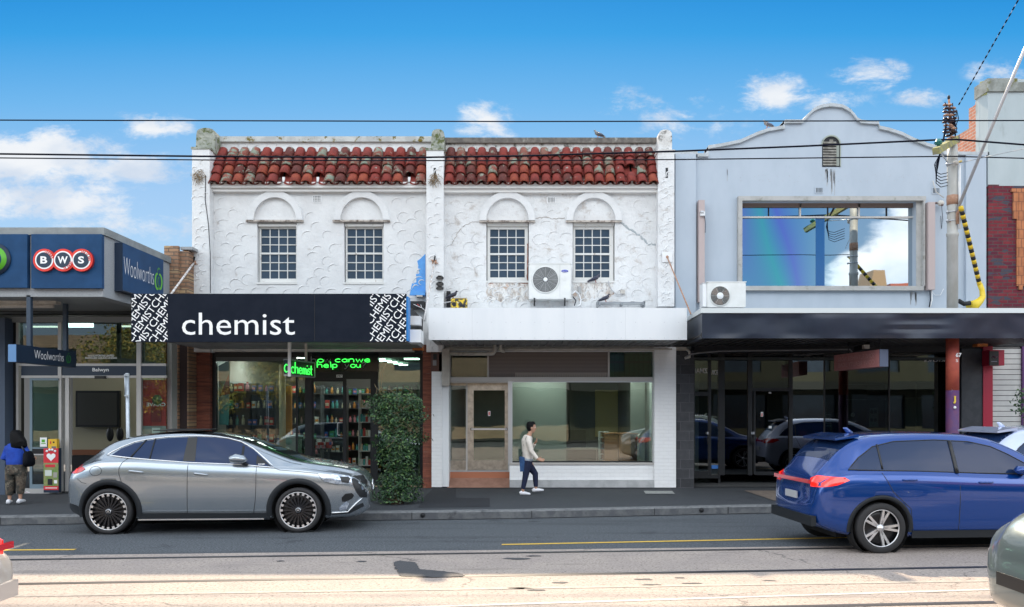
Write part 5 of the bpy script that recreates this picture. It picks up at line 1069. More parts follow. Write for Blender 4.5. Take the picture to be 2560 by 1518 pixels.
t = MB(); yy = 22.3; t.box(X(189, yy), X(298, yy), yy, yy+.1, Z(1068, yy), Z(977, yy), m_black); t.box(X(194, yy), X(293, yy), yy-.01, yy, Z(1063, yy), Z(982, yy), M('screen_grey', (.05,.05,.045), .3)); tag(t.build('wall_screen', None, loc=P(243, 1068, yy)), 'large switched off black screen on the beige wall inside the supermarket entrance', 'screen')
for i, (a, b, py, lab) in enumerate(((66, 166, 817, 'long lit fluorescent tube left behind the upper glass of the supermarket'), (305, 334, 816, 'short lit fluorescent tube right behind the upper glass of the supermarket'))):
    yy = 20.; t = MB(); t.tube([P(a, py, yy), P(b, py, yy)], .022, m_light, 8); tag(t.build('fluorescent_tube', None, loc=P((a+b)/2, py, yy)), lab, 'ceiling light')
for bx_, lb_ in (((-11, -10.3, 19.5, 19.7), 'flat lit ceiling panel left inside the supermarket entrance'), ((-9.8, -8.9, 20.6, 20.9), 'flat lit ceiling panel right inside the supermarket entrance')):
    t = MB(); t.box(*bx_, 4.0, 4.1, m_light2); tag(t.build('ceiling_light', None, loc=(bx_[0], bx_[2], 4)), lb_, 'ceiling light')
for i, (px, lab) in enumerate(((275, 'left of two dark high backed chairs inside the supermarket entrance'), (300, 'right of two dark high backed chairs inside the supermarket entrance'))):
    yy = 21.; t = thing('waiting_chair', lab, 'chair', (X(px, yy), yy, .15), 'chairs inside the supermarket entrance'); c = X(px, yy)
    mb = MB(); mb.ball((c, yy, Z(1086, yy)), (.10, .04, .19), m_black, 12, 8); mb.build('backrest', t); mb = MB(); mb.ball((c, yy-.2, .62), (.18, .18, .05), m_black, 12, 6); mb.build('seat', t); mb = MB(); mb.tube([(c, yy-.15, .15), (c, yy-.15, .6)], .03, m_dark, 6); mb.tube([(c-.2, yy-.15, .17), (c+.2, yy-.15, .17)], .02, m_dark, 6); mb.build('leg', t)
# red reflection in the right pane, painted on thin sheets
t = MB(); yy = YW+.1; w(357, 415, 950, 1170, .12, .01, M('reflection_red', (.45,.03,.03), .6)); w(357, 415, 1065, 1170, .11, .01, M('reflection_grey', (.32,.34,.34), .6)); w(377, 403, 1018, 1055, .105, .01, M('reflection_dark_red', (.25,.01,.02), .6)); w(380, 400, 1070, 1090, .10, .005, m_ltr)
t.lathe([(.115, 0), (.115, .004)], P(393, 1000, YW+.1), (0, -1, 0), M('reflection_green', (.10,.16,.09), .6), 20); put_text(t, 'CRAVE', P(366, 1016, YW+.1), VX, VZ, 48*YW/2000, 9*YW/2000, m_ltr, .02, mirror=True); tag(t.build('painted_reflection', None, loc=P(386, 1170, YW+.1)), 'red reflection painted as a sheet inside the pane left of the tan brick pier', 'poster')

# the rest of each building behind its front
for root, x0, x1, y0, z0, z1 in ((shopA, X(485), X(1080)-.01, F+.76, 3.5, 7.9), (shopB, X(1080)+.01, X(1684), F+.76, 3.5, 7.9), (gb, X(1684)+.01, X(2468), F+.40, 3.45, 7.9), (rb, X(2470)+.31, X(2760), F+.5, .2, 9.2), (sm, -17, X(478), 19.6, 4.2, 5.2)):
    t = MB(); t.box(x0, x1, y0, y0+11, z0, z1, M('rear_wall', (.3,.29,.28), .9) if 'rear_wall' not in bpy.data.materials else bpy.data.materials['rear_wall']); t.build('rear_block', root)
for root, x0, x1 in ((shopA, X(485), X(1080)-.01), (shopB, X(1080)+.01, X(1684)), (gb, X(1684)+.01, X(2470)), (sm, -17, X(478))):
    t = MB(); t.box(x0, x1, F+8, F+8.2, .1, 4.3, bpy.data.materials['rear_wall']); t.build('rear_wall', root)
# ------------------------------------------------------------ signs of the supermarket
m_navy = M('navy_sign', (.010,.050,.13), .55, c2=(.014,.062,.16), ns=2, spec=.2)
m_navyd = M('navy_sign_side', (.008,.022,.05), .5)
m_green = M('leaf_green', (.10,.42,.02), .45); m_green2 = M('leaf_green_dark', (.02,.20,.03), .45)
def panel_sign(label, px0, px1, py0, py1, Y, dep):
    t = thing('wall_sign', label, 'sign', P((px0+px1)/2, py1, Y)); mb = MB(); mb.pbox(px0, px1, py0, py1, Y, dep, m_navy); mb.build('panel', t); return t
def emblem(mb, c, ax, ay, s, g1, g2):
    c, ax, ay = Vector(c), Vector(ax), Vector(ay)
    def arc(cx, cy, rx, ry, a0, a1, w0, w1, m_, n=18):
        pts = []; nn = ax.cross(ay)
        for k in range(n+1):
            t = R(a0+(a1-a0)*k/n); ww = (w0+(w1-w0)*k/n)*(.5+.5*math.sin(math.pi*min(1, k/n*1.0+.1)))
            o = Vector((math.cos(t), math.sin(t))); pts += [c+ax*(cx+(rx-ww)*o.x)*s+ay*(cy+(ry-ww)*o.y)*s, c+ax*(cx+(rx+ww)*o.x)*s+ay*(cy+(ry+ww)*o.y)*s]
        mb.add(pts, [(2*k, 2*k+1, 2*k+3, 2*k+2) for k in range(n)], m_)
    arc(-.18, -.08, .34, .55, 80, 330, .10, .14, g1); arc(.22, -.05, .34, .52, 110, -130, .10, .14, g1); arc(.05, -.1, .16, .34, 60, 300, .06, .08, g2); arc(.12, .62, .3, .28, 200, 60, .02, .11, g2)
bw = panel_sign('dark blue panel with three joined red ringed discs reading BWS', 78, 254, 585.5, 720.5, YS-.1, .10)
mb = MB(); cs = [P(111, 650.5, YS-.16), P(158, 650.5, YS-.16), P(204, 650.5, YS-.16)]; rr = 28*YS/2000; red = M('sign_red', (.72,.035,.02), .4); redd = M('sign_red_side', (.35,.012,.015), .5)
for i, c in enumerate(cs): mb.lathe([(rr, -.1), (rr, .0)], c+Vector((.0, 0, 0)), (0, -1, 0), redd, 40, smooth=False); mb.lathe([(rr, .0), (rr, .004+.001*i)], c, (0, -1, 0), red, 40, smooth=False)
for i, c in enumerate(cs): mb.lathe([(rr*.80, .0), (rr*.80, .010)], c, (0, -1, 0), m_ltr, 40, smooth=False); mb.lathe([(rr*.68, .0), (rr*.68, .014)], c, (0, -1, 0), M('disc_navy', (.012,.03,.06), .4) if i == 0 else bpy.data.materials['disc_navy'], 36, smooth=False)
mb.build('disc_emblem', bw); mb = MB()
for c, ch, ww in zip(cs, 'BWS', (17, 25, 15)): put_text(mb, ch, c+Vector((-ww*YS/4000, -.02, -9*YS/2000)), VX, VZ, ww*YS/2000, 18*YS/2000, m_ltr, .03)
def small_arc(mb, c, s, a0, a1):
    for k, ch in enumerate(s):
        a = R(a0+(a1-a0)*k/max(1, len(s)-1)); o = c+Vector((math.cos(a), 0, math.sin(a)))*rr*.74+Vector((0, -.018, 0)); ax = Vector((math.sin(a), 0, -math.cos(a))); ay = Vector((math.cos(a), 0, math.sin(a)))
        mb.add([o-ax*.024-ay*.022+Vector((0,.003,0)), o+ax*.024-ay*.022+Vector((0,.003,0)), o+ax*.024+ay*.03+Vector((0,.003,0)), o-ax*.024+ay*.03+Vector((0,.003,0))], [(0,1,2,3)], red); put_text(mb, ch, o-ax*.014-ay*.016, ax, ay, .026, .036, m_ltr)
small_arc(mb, cs[0], 'BEERS', 75, 20); small_arc(mb, cs[1], 'WINES', -75, -20); small_arc(mb, cs[2], 'SPIRITS', 80, 5); mb.build('lettering', bw)
s2 = panel_sign('dark blue panel with a green edged disc at the left frame side', -60, 68, 585.5, 719.5, YS-.1, .10)
mb = MB(); c = P(-20, 648, YS-.12); mb.lathe([(.24, 0), (.24, .02)], c+Vector((.05,0,0)), (0, -1, 0), m_green, 40); mb.lathe([(.31, -.01), (.31, .012)], c+Vector((.05,0,0)), (0, -1, 0), m_navyd, 40); mb.lathe([(.19, 0), (.19, .025)], c+Vector((.0,0,0)), (0, -1, 0), m_navy, 40); mb.build('disc', s2)
# sign on the side wall of the canopy: rear of it recedes
t = thing('wall_sign', 'dark blue lightbox with green leaf emblem on the receding side of the canopy', 'sign', (XSd, 17.3, 4.3))
xs = XSd+.36; ya, yb2 = xs*2000/(308-1280), xs*2000/(409-1280)
ya = XSd*2000/(286-1280); xs = X(307, ya); yb2 = xs*2000/(408.5-1280)
za, zb2 = Z(725, ya), Z(607, ya)
mb = MB(); mb.hexa([(XSd+.002,ya,za),(xs,ya,za),(xs,yb2,za),(XSd+.002,yb2,za)], [(XSd+.002,ya,zb2),(xs,ya,zb2),(xs,yb2,zb2),(XSd+.002,yb2,zb2)], m_navy); mb.box(XSd+.01, xs-.002, ya-.004, ya, za+.002, zb2-.002, m_navyd); mb.box(XSd+.002, xs+.004, ya-.006, yb2, za-.02, za, m_navyd); mb.build('panel', t)
mb = MB(); Ls = yb2-ya; put_text(mb, 'Woolworths', (xs+.006, ya+.03, (za+zb2)/2-.16), VY, VZ, Ls*.72, .36, m_ltr, -.02); mb.build('lettering', t)
mb = MB(); emblem(mb, (xs+.006, ya+Ls*.86, (za+zb2)/2-.03), VY, VZ, .30, m_green, m_green2); mb.build('emblem', t)
# hanging sign
t = thing('hanging_sign', 'dark blue double sided lightbox hung from two posts below the supermarket canopy', 'sign', (-9.29, 16, 2.86))
mb = MB(); xh = -9.29; y0, y1 = 15.0, 17.05; z0, z1 = 2.875, 3.21; mb.box(xh-.16, xh, y0, y1, z0, z1, m_navyd); mb.box(xh-.155, xh-.005, y0-.006, y0, z0+.005, z1-.005, M('sign_end_blue', (.10,.22,.42), .5)); mb.build('box', t)
mb = MB(); put_text(mb, 'Woolworths', (xh+.006, y0+.55, z0+.10), VY, VZ, 1.02, .17, m_ltr, -.01); mb.build('lettering', t); mb = MB(); emblem(mb, (xh+.006, y0+1.75, z0+.17), VY, VZ, .13, m_green2, m_green2); mb.build('emblem', t)
mb = MB(); mb.box(xh-.12, xh-.04, 15.5, 15.58, z1, 4.2, M('post_navy', (.03,.05,.08), .5)); mb.box(xh-.12, xh-.04, 16.75, 16.83, z1, 4.2, bpy.data.materials['post_navy']); mb.build('post', t)
mb = MB(); mb.tube([(-10.6,16.4,4.11),(-9.4,16.4,4.11)], .05, m_cream, 8); mb.box(-10.6,-9.3,16.3,16.5,4.14,4.2, m_cream); tag(mb.build('batten_light', None, loc=(-10, 16.4, 4.15)), 'unlit white batten light under the supermarket canopy', 'light')
# poster dispenser
t = thing('poster_stand', 'tall red poster stand with a white paw print heart above a green dog picture', 'poster stand', P(126, 1232, YW-.2)); Yp = YW-.25
mb = MB(); mb.pbox(109, 146, 1121, 1232, Yp, .12, m_navyd); st_ = mb.build('box', t)
mb = MB(); redp = M('poster_bright_red', (.62,.025,.04), .5); gp = M('poster_lawn', (.12,.25,.05), .6, c2=(.30,.28,.12), ns=9, amt=.6)
q = lambda a, b, c, d, o, m_: mb.pbox(109+a*37/110, 109+b*37/110, 1121+c*104/320, 1121+d*104/320, Yp-o, .002, m_)
q(0, 110, 0, 112, .004, redp); q(0, 110, 112, 290, .004, gp); q(0, 110, 290, 320, .004, redp); q(12, 85, 125, 145, .008, redp); q(10, 60, 168, 212, .008, M('poster_print', (.6,.65,.6), .6)); q(30, 65, 235, 282, .008, m_dark); q(12, 100, 302, 308, .008, m_ltr); q(72, 100, 185, 225, .007, M('dog_grey', (.35,.33,.3), .8)); q(78, 100, 245, 270, .008, m_ltr)
c = P(127.5, 1141, Yp-.01); hs = [(math.sin(2*math.pi*k/24)**3*.1, (13*math.cos(2*math.pi*k/24)-5*math.cos(4*math.pi*k/24)-2*math.cos(6*math.pi*k/24)-math.cos(8*math.pi*k/24))/16*.1) for k in range(24)]
mb.add([(c.x+a, c.y, c.z+b-.01) for a, b in hs], [tuple(range(24))], m_ltr)
for k in range(4): a = c+Vector((-.09+.06*k, 0, .115+(.03 if k in (1, 2) else 0))); mb.lathe([(.028, 0), (.028, .004)], a, (0, -1, 0), m_ltr, 12)
mb.build('poster', t)
mb = MB(); mb.pbox(120, 142, 1098, 1121, Yp+.0, .1, M('yellow_card', (.75,.45,.03), .6)); mb.pbox(125, 128, 1103, 1110, Yp-.003, .003, redp); mb.pbox(132, 136, 1104, 1108, Yp-.003, .003, m_dark); mb.pbox(129, 140, 1116, 1121, Yp-.003, .003, M('grey_wheel', (.15,.15,.16), .6)); tag(mb.build('display_box', None, loc=P(131, 1121, Yp)), 'small yellow cardboard box on top of the red poster stand', 'box')
mb = MB(); mb.pbox(100, 117, 1094, 1117, YW-.08, .01, m_ltr); mb.pbox(104, 112, 1099, 1106, YW-.084, .003, m_green); mb.pbox(103, 114, 1108, 1110, YW-.084, .003, m_green); tag(mb.build('notice', None, loc=P(108, 1117, YW-.08)), 'white notice with a green mark on the sliding door of the supermarket', 'notice')
mb = MB(); c = P(67, 1233, 17.3); mb.add([c+Vector((-.05,-.03,.012)), c+Vector((.03,-.04,.01)), c+Vector((.06,.03,.012)), c+Vector((-.02,.04,.03))], [(0,1,2,3)], m_ltr); mb.add([c+Vector((-.04,-.02,.016)), c+Vector((.02,-.03,.014)), c+Vector((.04,.01,.02))], [(0,1,2)], M('wrapper_pink', (.4,.1,.2), .6)); tag(mb.build('litter', None, loc=c), 'crumpled white wrapper lying on the footpath beside the woman', 'litter')
# post without a sign
t = thing('sign_post', 'galvanised street sign post without a sign behind the silver car', 'post', (X(317, 15.0), 15.0, .09)); gal = M('galvanised', (.45,.50,.54), .4, metal=.6, c2=(.36,.40,.44), ns=14)
mb = MB(); mb.tube([P(323, 1265, 15.), P(318, 936, 15.)], .036, gal, 12); mb.build('pole', t); mb = MB(); mb.tube([P(318, 936, 15.), P(318, 933, 15.)], [.044, .03], gal, 12); mb.build('cap', t); mb = MB(); mb.tube([P(312, 938, 14.95), P(313, 990, 14.95)], .010, gal, 6); mb.box(X(311, 14.95), X(323, 14.95), 14.93, 14.96, Z(940, 14.95), Z(936, 14.95), gal); mb.box(X(312, 14.95), X(324, 14.95), 14.93, 14.96, Z(991, 14.95), Z(987, 14.95), gal); mb.build('clamp', t)

# ------------------------------------------------------------ utility pole and wires
YP = 16.95
t = thing('utility_pole', 'tall weathered pole rising through the dark awning, red and purple below', 'utility pole', (X(2381, YP), YP, .1))
m_pole = M('weathered_pole', (.50,.50,.48), .6, metal=.15, c2=(.36,.35,.32), ns=3, amt=.9, dirt=(.26,.13,.08), dscale=3, dlo=.6, dhi=.68, stretch=(1, 1, .45))
mr_ = M('peeling_red', (.48,.10,.06), .65, c2=(.38,.07,.05), ns=5, dirt=(.6,.5,.45), dscale=7, dlo=.66, dhi=.69); mpu = M('peeling_purple', (.085,.035,.13), .65, c2=(.13,.04,.11), ns=5, dirt=(.5,.45,.45), dscale=7, dlo=.66, dhi=.69)
cx = X(2381, YP); z = lambda py: Z(py, YP); rr_ = 12.3*YP/2000
mb = MB(); mb.lathe([(rr_*1.05, z(846)), (rr_*1.05, z(592)), (rr_*1.18, z(590)), (rr_*1.18, z(584)), (rr_, z(582)), (rr_*.98, z(400)), (rr_*.96, z(366))], (cx, YP, 0), (0, 0, 1), m_pole, 24)
mb.build('shaft', t); mb = MB(); rb_ = rr_*1.22; mb.lathe([(rb_, z(976)), (rb_, z(840))], (cx, YP, 0), (0, 0, 1), mr_, 24); mb.lathe([(rb_, .1), (rb_, z(976)-.001)], (cx, YP, 0), (0, 0, 1), mpu, 24)
put_text(mb, '67', (cx+.0, YP-rb_-.004, z(894)), VX, VZ, .12, .09, m_ltr, .03); put_text(mb, 'S', (cx+.0, YP-rb_-.004, z(906)), VX, VZ, .05, .06, m_ltr, .0); mb.pbox(2386, 2390, 990, 1005, YP-rb_-.012, .01, M('yellow_tag', (.7,.5,.05), .6)); mb.lathe([(.03, 0), (.03, .01)], P(2387, 1019, YP-rb_-.01), (0, -1, 0), m_ltr, 12); mb.lathe([(.022, 0), (.022, .01)], P(2386, 1007, YP-rb_-.01), (0, -1, 0), bpy.data.materials['yellow_tag'], 12); mb.build('painted_base', t)
mb = MB(); mb.lathe([(rr_*1.05, z(513)), (rr_*1.1, z(500)), (rr_*1.04, z(489))], (cx, YP, 0), (0, 0, 1), m_rust, 24)
for py in (531, 553, 412): mb.lathe([(rr_*1.12, z(py)-.012), (rr_*1.12, z(py)+.012)], (cx, YP, 0), (0, 0, 1), m_alu, 20); mb.ball((cx-rr_*1.3, YP-.05, z(py)), .03, m_alu, 8, 6)
split(mb, 'band', t)
timb = M('crossarm_timber', (.22,.21,.15), .9, c2=(.36,.34,.10), ns=5, amt=.8, stretch=(1, 1, 4))
mb = MB(); a, b = P(2340, 378, YP-1.1), P(2388, 350, YP+.05); mb.bar(a, b, .13, .13, timb, up=(0, 0, 1)); d = (b-a).normalized(); mb.bar(b, b+d*.12, .135, .15, M('timber_end', (.16,.14,.13), .9)); mb.tube([P(2352, 384, YP-.5), P(2368, 405, YP-.1)], .012, m_alu, 6); mb.build('crossarm', t)
mb = MB(); gl_ = M('green_porcelain', (.02,.16,.14), .3); c = P(2346, 362, YP-.9); mb.lathe([(.03, -.05), (.03, .0), (.07, .01), (.05, .03), (.085, .04), (.06, .07), (.045, .10), (.02, .12)], c, (0, 0, 1), gl_, 14)
br = M('brown_porcelain', (.05,.025,.03), .35)
for cxp, y0_, n_, lean in ((2364, 262, 9, .0), (2376, 262, 8, 0), (2385, 270, 8, 0), (2380, 300, 7, 0), (2370, 322, 4, 0)):
    for k in range(n_): cc = P(cxp+random.uniform(-1.5, 1.5), y0_+k*8.5, YP-.1+random.uniform(-.12, .1)); mb.lathe([(.022, -.03), (.055+.012*(k % 2), -.012), (.05, .0), (.022, .022)], cc, (random.uniform(-.15, .15), 0, 1), br if (k+cxp) % 3 else m_rust, 10)
split(mb, 'insulator', t); mb = MB(); rnd = random.Random(3)
for k in range(12): a = P(rnd.uniform(2360, 2392), rnd.uniform(255, 300), YP-.1); b = P(rnd.uniform(2362, 2390), rnd.uniform(300, 352), YP-.05); mb.tube([a, a.lerp(b, .5)+Vector((rnd.uniform(-.08, .08), -.08, 0)), b], .009, m_wire, 5)
mb.tube([P(2372,240,YP), P(2373,262,YP), P(2378,350,YP)], .02, m_rust, 6); mb.ball(P(2372,244,YP), (.03,.03,.05), m_dark, 8, 6)
for k in range(5): mb.tube([P(2366,300+k*6,YP-.2), P(2352,380,YP-.5), P(2336+k*1.5,412+k*5,YP-.4), P(2340,430+k*7,YP-.35), P(2352,436+k*8,YP-.3), P(2369,432+k*8,YP-.15)], .008, m_wire, 6)
mb.build('cable_bundle', t); mb = MB(); mb.tube([P(2399,412,YP-.1), P(2399,572,YP-.1)], .025, m_white, 8); mb.ball(P(2390,407,YP-.2), (.06,.05,.05), m_cream, 8, 6); mb.tube([P(2388,407,YP-.2), P(2404,403,YP-.2)], .022, M('yellowed', (.6,.45,.15), .6), 6); mb.build('conduit', t)
mb = MB(); mb.tube([P(2392,534,YP-.1), (12.4,13.5,Z(90,13.5)+.0)] if 0 else [P(2391,530,YP-.1), P(2512,240,YP-.9), P(2640,-60,YP-1.8)], [.03,.03,.03], M('stay_tube', (.48,.47,.48), .45, metal=.4), 10); mb.tube([P(2394,560,YP-.12), P(2393,535,YP-.12), P(2402,520,YP-.2)], .03, m_rust, 6); tag(mb.build('stay_tube', None, loc=P(2391, 530, YP-.1)), 'long thin metal tube slanting up from the pole to the top right', 'stay tube')
t = thing('cable_guard', 'black and yellow striped cable guard slanting beside the utility pole', 'cable guard', P(2448, 704, YP-.5)); yg = M('guard_yellow', (.72,.48,.02), .5); a, b = P(2402, 517, YP-.3), P(2449, 712, 17.45); mb = MB(); mk_ = MB(); N_ = 21
for k in range(N_): (mb if k % 2 == 0 else mk_).tube([a.lerp(b, k/N_), a.lerp(b, (k+1)/N_)],   .047, yg if k % 2 == 0 else m_black, 12)
split(mb, 'yellow_stripe', t); split(mk_, 'black_stripe', t)
mb = MB(); mb.tube([P(2449,710,17.45), P(2455,725,17.45), P(2457,742,17.45), P(2450,752,17.42), P(2440,760,17.4), P(2428,768,17.35)], [.055,.055,.062,.075,.10,.13], M('yellow_wrap', (.75,.55,.03), .45, bump=.6, bs=9), 10); mb.tube([P(2396,752,17.3), P(2410,760,17.3), P(2425,758,17.3)], .05, m_dark, 8); tag(mb.build('cable_wrap', None, loc=P(2440, 765, 17.45)), 'crumpled yellow plastic wrap lying on the awning under the striped guard', 'cable wrap')

def wire(label, pts, Y, r=.013, sag=0., cat='wire', Ys=None):
    mb = MB(); out = []; n = 8
    for i, ((a, b), (c, d)) in enumerate(zip(pts, pts[1:])):
        for k in range(n): t = k/n; out.append((a+(c-a)*t, b+(d-b)*t))
    out.append(pts[-1]); mb.tube([P(a, b, Y) for a, b in out], r, m_wire, 6); o = mb.build('overhead_wire', None, loc=P(*pts[0], Y)); tag(o, label, cat, 'overhead wires along the street')
wire('topmost overhead wire, level across the whole sky', [(-500,299),(0,300.5),(1280,304),(1900,303),(2560,301.5),(2900,300)], 13.5, .011)
wire('thick overhead wire crossing the tiled roofs and rising to the crossarm', [(-500,378),(0,385),(500,391),(1000,394.5),(1300,390),(1700,378),(2000,366),(2340,350),(2392,349),(2560,362),(2900,385)], YP-.7, .019)
wire('lowest overhead wire, just under the thick one', [(-500,391),(0,395),(600,401),(1250,402),(1700,399),(2381,391),(2560,396),(2900,402)], YP-.15, .013)
mb = MB(); a, b = P(2397, 262, YP), P(2580, -60, YP-3); n = 44
for k in range(n): 
    if k % 2 == 0: mb.tube([a.lerp(b, k/n), a.lerp(b, (k+.9)/n)], .014, m_wire, 5)
mb.tube([a, b], .006, M('grey_strand', (.25,.26,.3), .6), 5); tag(mb.build('overhead_wire', None, loc=a), 'thin twisted wire rising steeply from the pole top to the upper right corner', 'wire', 'overhead wires along the street')
mb = MB(); mb.tube([P(2395,408,YP-.1), P(2560,372,YP-1.5), P(2700,340,YP-2.6)], .007, M('grey_strand2', (.4,.42,.45), .6), 5); tag(mb.build('overhead_wire', None, loc=P(2395, 408, YP)), 'very thin grey wire running right from the yellow fitting on the pole', 'wire', 'overhead wires along the street')

# ------------------------------------------------------------ neon signs of the pharmacy
m_neon = M('neon_green', (.1,1,.2), .3, emit=(.05,1.,.09), es=.42); m_neon_off = M('neon_unlit', (.42,.45,.42), .4)
STR = {'h': [[(0,1),(0,0)],[(0,.35),(.15,.55),(.4,.55),(.5,.35),(.5,0)]], 'o': [[(.3+.3*math.cos(t*.5236), .28+.28*math.sin(t*.5236)) for t in range(13)]], 'w': [[(0,.55),(.17,0),(.33,.5),(.5,0),(.68,.55)]],
 'c': [[(.5,.48),(.3,.56),(.08,.45),(0,.28),(.08,.1),(.3,0),(.5,.08)]], 'a': [[(.5,.4),(.3,.56),(.06,.42),(0,.28),(.06,.12),(.25,0),(.45,.1),(.5,.28),(.5,.55)],[(.5,.3),(.52,0)]], 'n': [[(0,.55),(0,0)],[(0,.35),(.15,.55),(.4,.55),(.5,.35),(.5,0)]],
 'e': [[(0,.28),(.5,.3),(.42,.5),(.25,.56),(.06,.45),(0,.28),(.06,.1),(.28,0),(.5,.1)]], 'l': [[(0,1),(.08,0)]], 'p': [[(0,.55),(.05,-.35)],[(0,.3),(.15,.55),(.42,.52),(.5,.28),(.4,.03),(.18,0),(.03,.15)]], 'y': [[(0,.55),(.22,.1)],[(.48,.55),(.2,-.1),(.0,-.25)]], 'u': [[(0,.55),(.02,.15),(.2,0),(.42,.1),(.48,.55)],[(.48,.5),(.5,0)]],
 'm': [[(0,.55),(0,0)],[(0,.4),(.15,.55),(.3,.4),(.3,0)],[(.3,.4),(.45,.55),(.6,.4),(.6,0)]], 'i': [[(0,.5),(0,0)],[(0,.75),(0,.82)]], 's': [[(.35,.48),(.15,.56),(.02,.42),(.3,.2),(.32,.06),(.12,0),(0,.08)]], 't': [[(.1,.85),(.1,.1),(.25,0)],[(0,.55),(.3,.55)]], '?': [[(0,.6),(.1,.8),(.3,.85),(.45,.65),(.2,.35),(.18,.2)],[(.17,.05),(.17,0)]]}
WID = {'i': .15, 'l': .2, 'm': .75, 'w': .8, 't': .4, 's': .45, ' ': .35}
def neon_word(mb, s, o, ax, ay, w, h, r, off=()):
    tot = sum(WID.get(c, .66) for c in s); k = w/tot; x = 0
    for i, c in enumerate(s):
        for st in STR.get(c, []):
            mb.tube([Vector(o)+Vector(ax)*(x+a*.95)*k+Vector(ay)*b*h for a, b in st], r, m_neon_off if i in off else m_neon, 6)
        x += WID.get(c, .66)
nb = thing('neon_sign', 'green neon handwriting reading how can we help you above the pharmacy door', 'neon sign', P(862, 925, F-.05)); mb = MB()
yn = F-.05; neon_word(mb, 'how', P(778, 906, yn), VX, VZ, .50, .14, .010, (0, 2)); neon_word(mb, 'can', P(838, 905.5, yn), VX, VZ, .49, .14, .011); neon_word(mb, 'we', P(890, 905.5, yn), VX, VZ, .38, .14, .011)
neon_word(mb, 'help', P(793, 919, yn), VX, VZ, .52, .14, .011); neon_word(mb, 'you?', P(862, 919, yn), VX, VZ, .55, .14, .010, (0, 3)); mb.build('neon_tube', nb)
t = thing('hanging_sign', 'glass box sign with green neon lettering hung from two white posts', 'sign', P(745, 944, 16.9)); xh = X(722, 16.5); y0, y1 = 16.5, 18.15
# board facing right, running back
xh = X(727, 16.7); xe = X(787, 17.9); a, b = Vector((xh, 16.7, 0)), Vector((xe, 17.9, 0)); d = (b-a).normalized(); n = Vector((d.y, -d.x, 0)); z0, z1 = Z(938, 16.7), Z(899, 16.7)
fr2 = M('sign_steel', (.42,.42,.44), .4, metal=.5); mb = MB(); th = n*.16
for zz in (z0, z1): mb.hexa([a-th+VZ*(zz-.012), a+VZ*(zz-.012), b+VZ*(zz-.012), b-th+VZ*(zz-.012)], [a-th+VZ*(zz+.012), a+VZ*(zz+.012), b+VZ*(zz+.012), b-th+VZ*(zz+.012)], fr2)
for p_ in (a, b-th, b): mb.bar(p_+VZ*z0, p_+VZ*z1, .02, .02, fr2)
mb.build('frame', t); mb = MB(); mb.hexa([a-th*.5+VZ*z0, a-th*.42+VZ*z0, b-th*.42+VZ*z0, b-th*.5+VZ*z0], [a-th*.5+VZ*z1, a-th*.42+VZ*z1, b-th*.42+VZ*z1, b-th*.5+VZ*z1], M('sign_back', (.05,.055,.05), .5)); mb.hexa([a-th*.92+VZ*(z0+.02), a-th*.5+VZ*(z0+.02), a-th*.5+d*.01+VZ*(z0+.02), a-th*.92+d*.01+VZ*(z0+.02)], [a-th*.92+VZ*z1, a-th*.5+VZ*z1, a-th*.5+d*.01+VZ*z1, a-th*.92+d*.01+VZ*z1], m_navyd); mb.build('backing', t)
mb = MB(); neon_word(mb, 'chemist', a-th*.25+d*.1+VZ*(z0+.05), d, VZ, 1.1, .24, .011); neon_word(mb, 'c', a-th*.8-d*.03+VZ*(z0+.06), n, VZ, .09, .3, .011); mb.build('neon_tube', t)
mb = MB(); mb.bar((xh-.02, 16.68, z0-.03), (xh-.02, 16.68, 3.42), .06, .06, m_white); p2 = a.lerp(b, .62); mb.bar((p2.x, p2.y, z1), (p2.x, p2.y, 3.42), .05, .05, m_cream); mb.build('post', t)

# ------------------------------------------------------------ inside the pharmacy
m_shelf = M('shelf_dark', (.07,.075,.08), .5); m_shelfw = M('shelf_white', (.55,.56,.55), .5)
pk = [M('pack_%s' % n_, c, .5) for n_, c in (('white', (.65,.66,.64)), ('teal', (.08,.32,.30)), ('red', (.50,.05,.04)), ('orange', (.60,.25,.05)), ('blue', (.05,.12,.40)), ('cream', (.55,.48,.34)), ('green', (.08,.28,.10)), ('pink', (.55,.22,.26)))]
shelf0 = thing('shop_shelf', 'dark shelving seen through the left part of the pharmacy window', 'shelf', (0, 0, 0), 'shelves inside the pharmacy')
mb = MB(); mb.box(-.6, .6, .32, .35, .0, 2.5, m_shelf); mb.build('back_panel', shelf0)
for k in range(6): mb = MB(); mb.box(-.6, .6, .0, .319, .12+k*.43, .145+k*.43, m_shelf); mb.build('board', shelf0)
mb = MB(); mb.box(-.63, -.601, 0, .35, 0, 2.52, m_shelf); mb.box(.601, .63, 0, .35, 0, 2.52, m_shelf); mb.build('side_panel', shelf0)
prods = []
for i in range(8):
    mb = MB()
    if i % 2: mb.lathe([(.035, 0), (.037, .02), (.037, .12), (.018, .15), (.018, .18)], (0, 0, 0), (0, 0, 1), pk[i], 10); mb.lathe([(.02, .18), (.02, .2)], (0, 0, 0), (0, 0, 1), pk[(i+3) % 8], 10)
    else: mb.box(-.05, .05, -.03, .03, 0, .17, pk[i]); mb.box(-.04, .04, -.032, -.03, .05, .11, pk[(i+3) % 8])
    o = mb.build(('medicine_packet', 'medicine_bottle')[i % 2]); nm = ('white', 'teal', 'red', 'orange', 'blue', 'cream', 'green', 'pink')[i]
    tag(o, '%s %s standing on a dark pharmacy shelf' % (nm, ('packet', 'bottle')[i % 2]), ('packet', 'bottle')[i % 2], '%s goods on the pharmacy shelves' % nm); prods.append(o)
nmz = ('white', 'teal', 'red', 'orange', 'blue', 'cream', 'green', 'pink'); rnd = random.Random(5); first = True; used = set(); nprod = 0
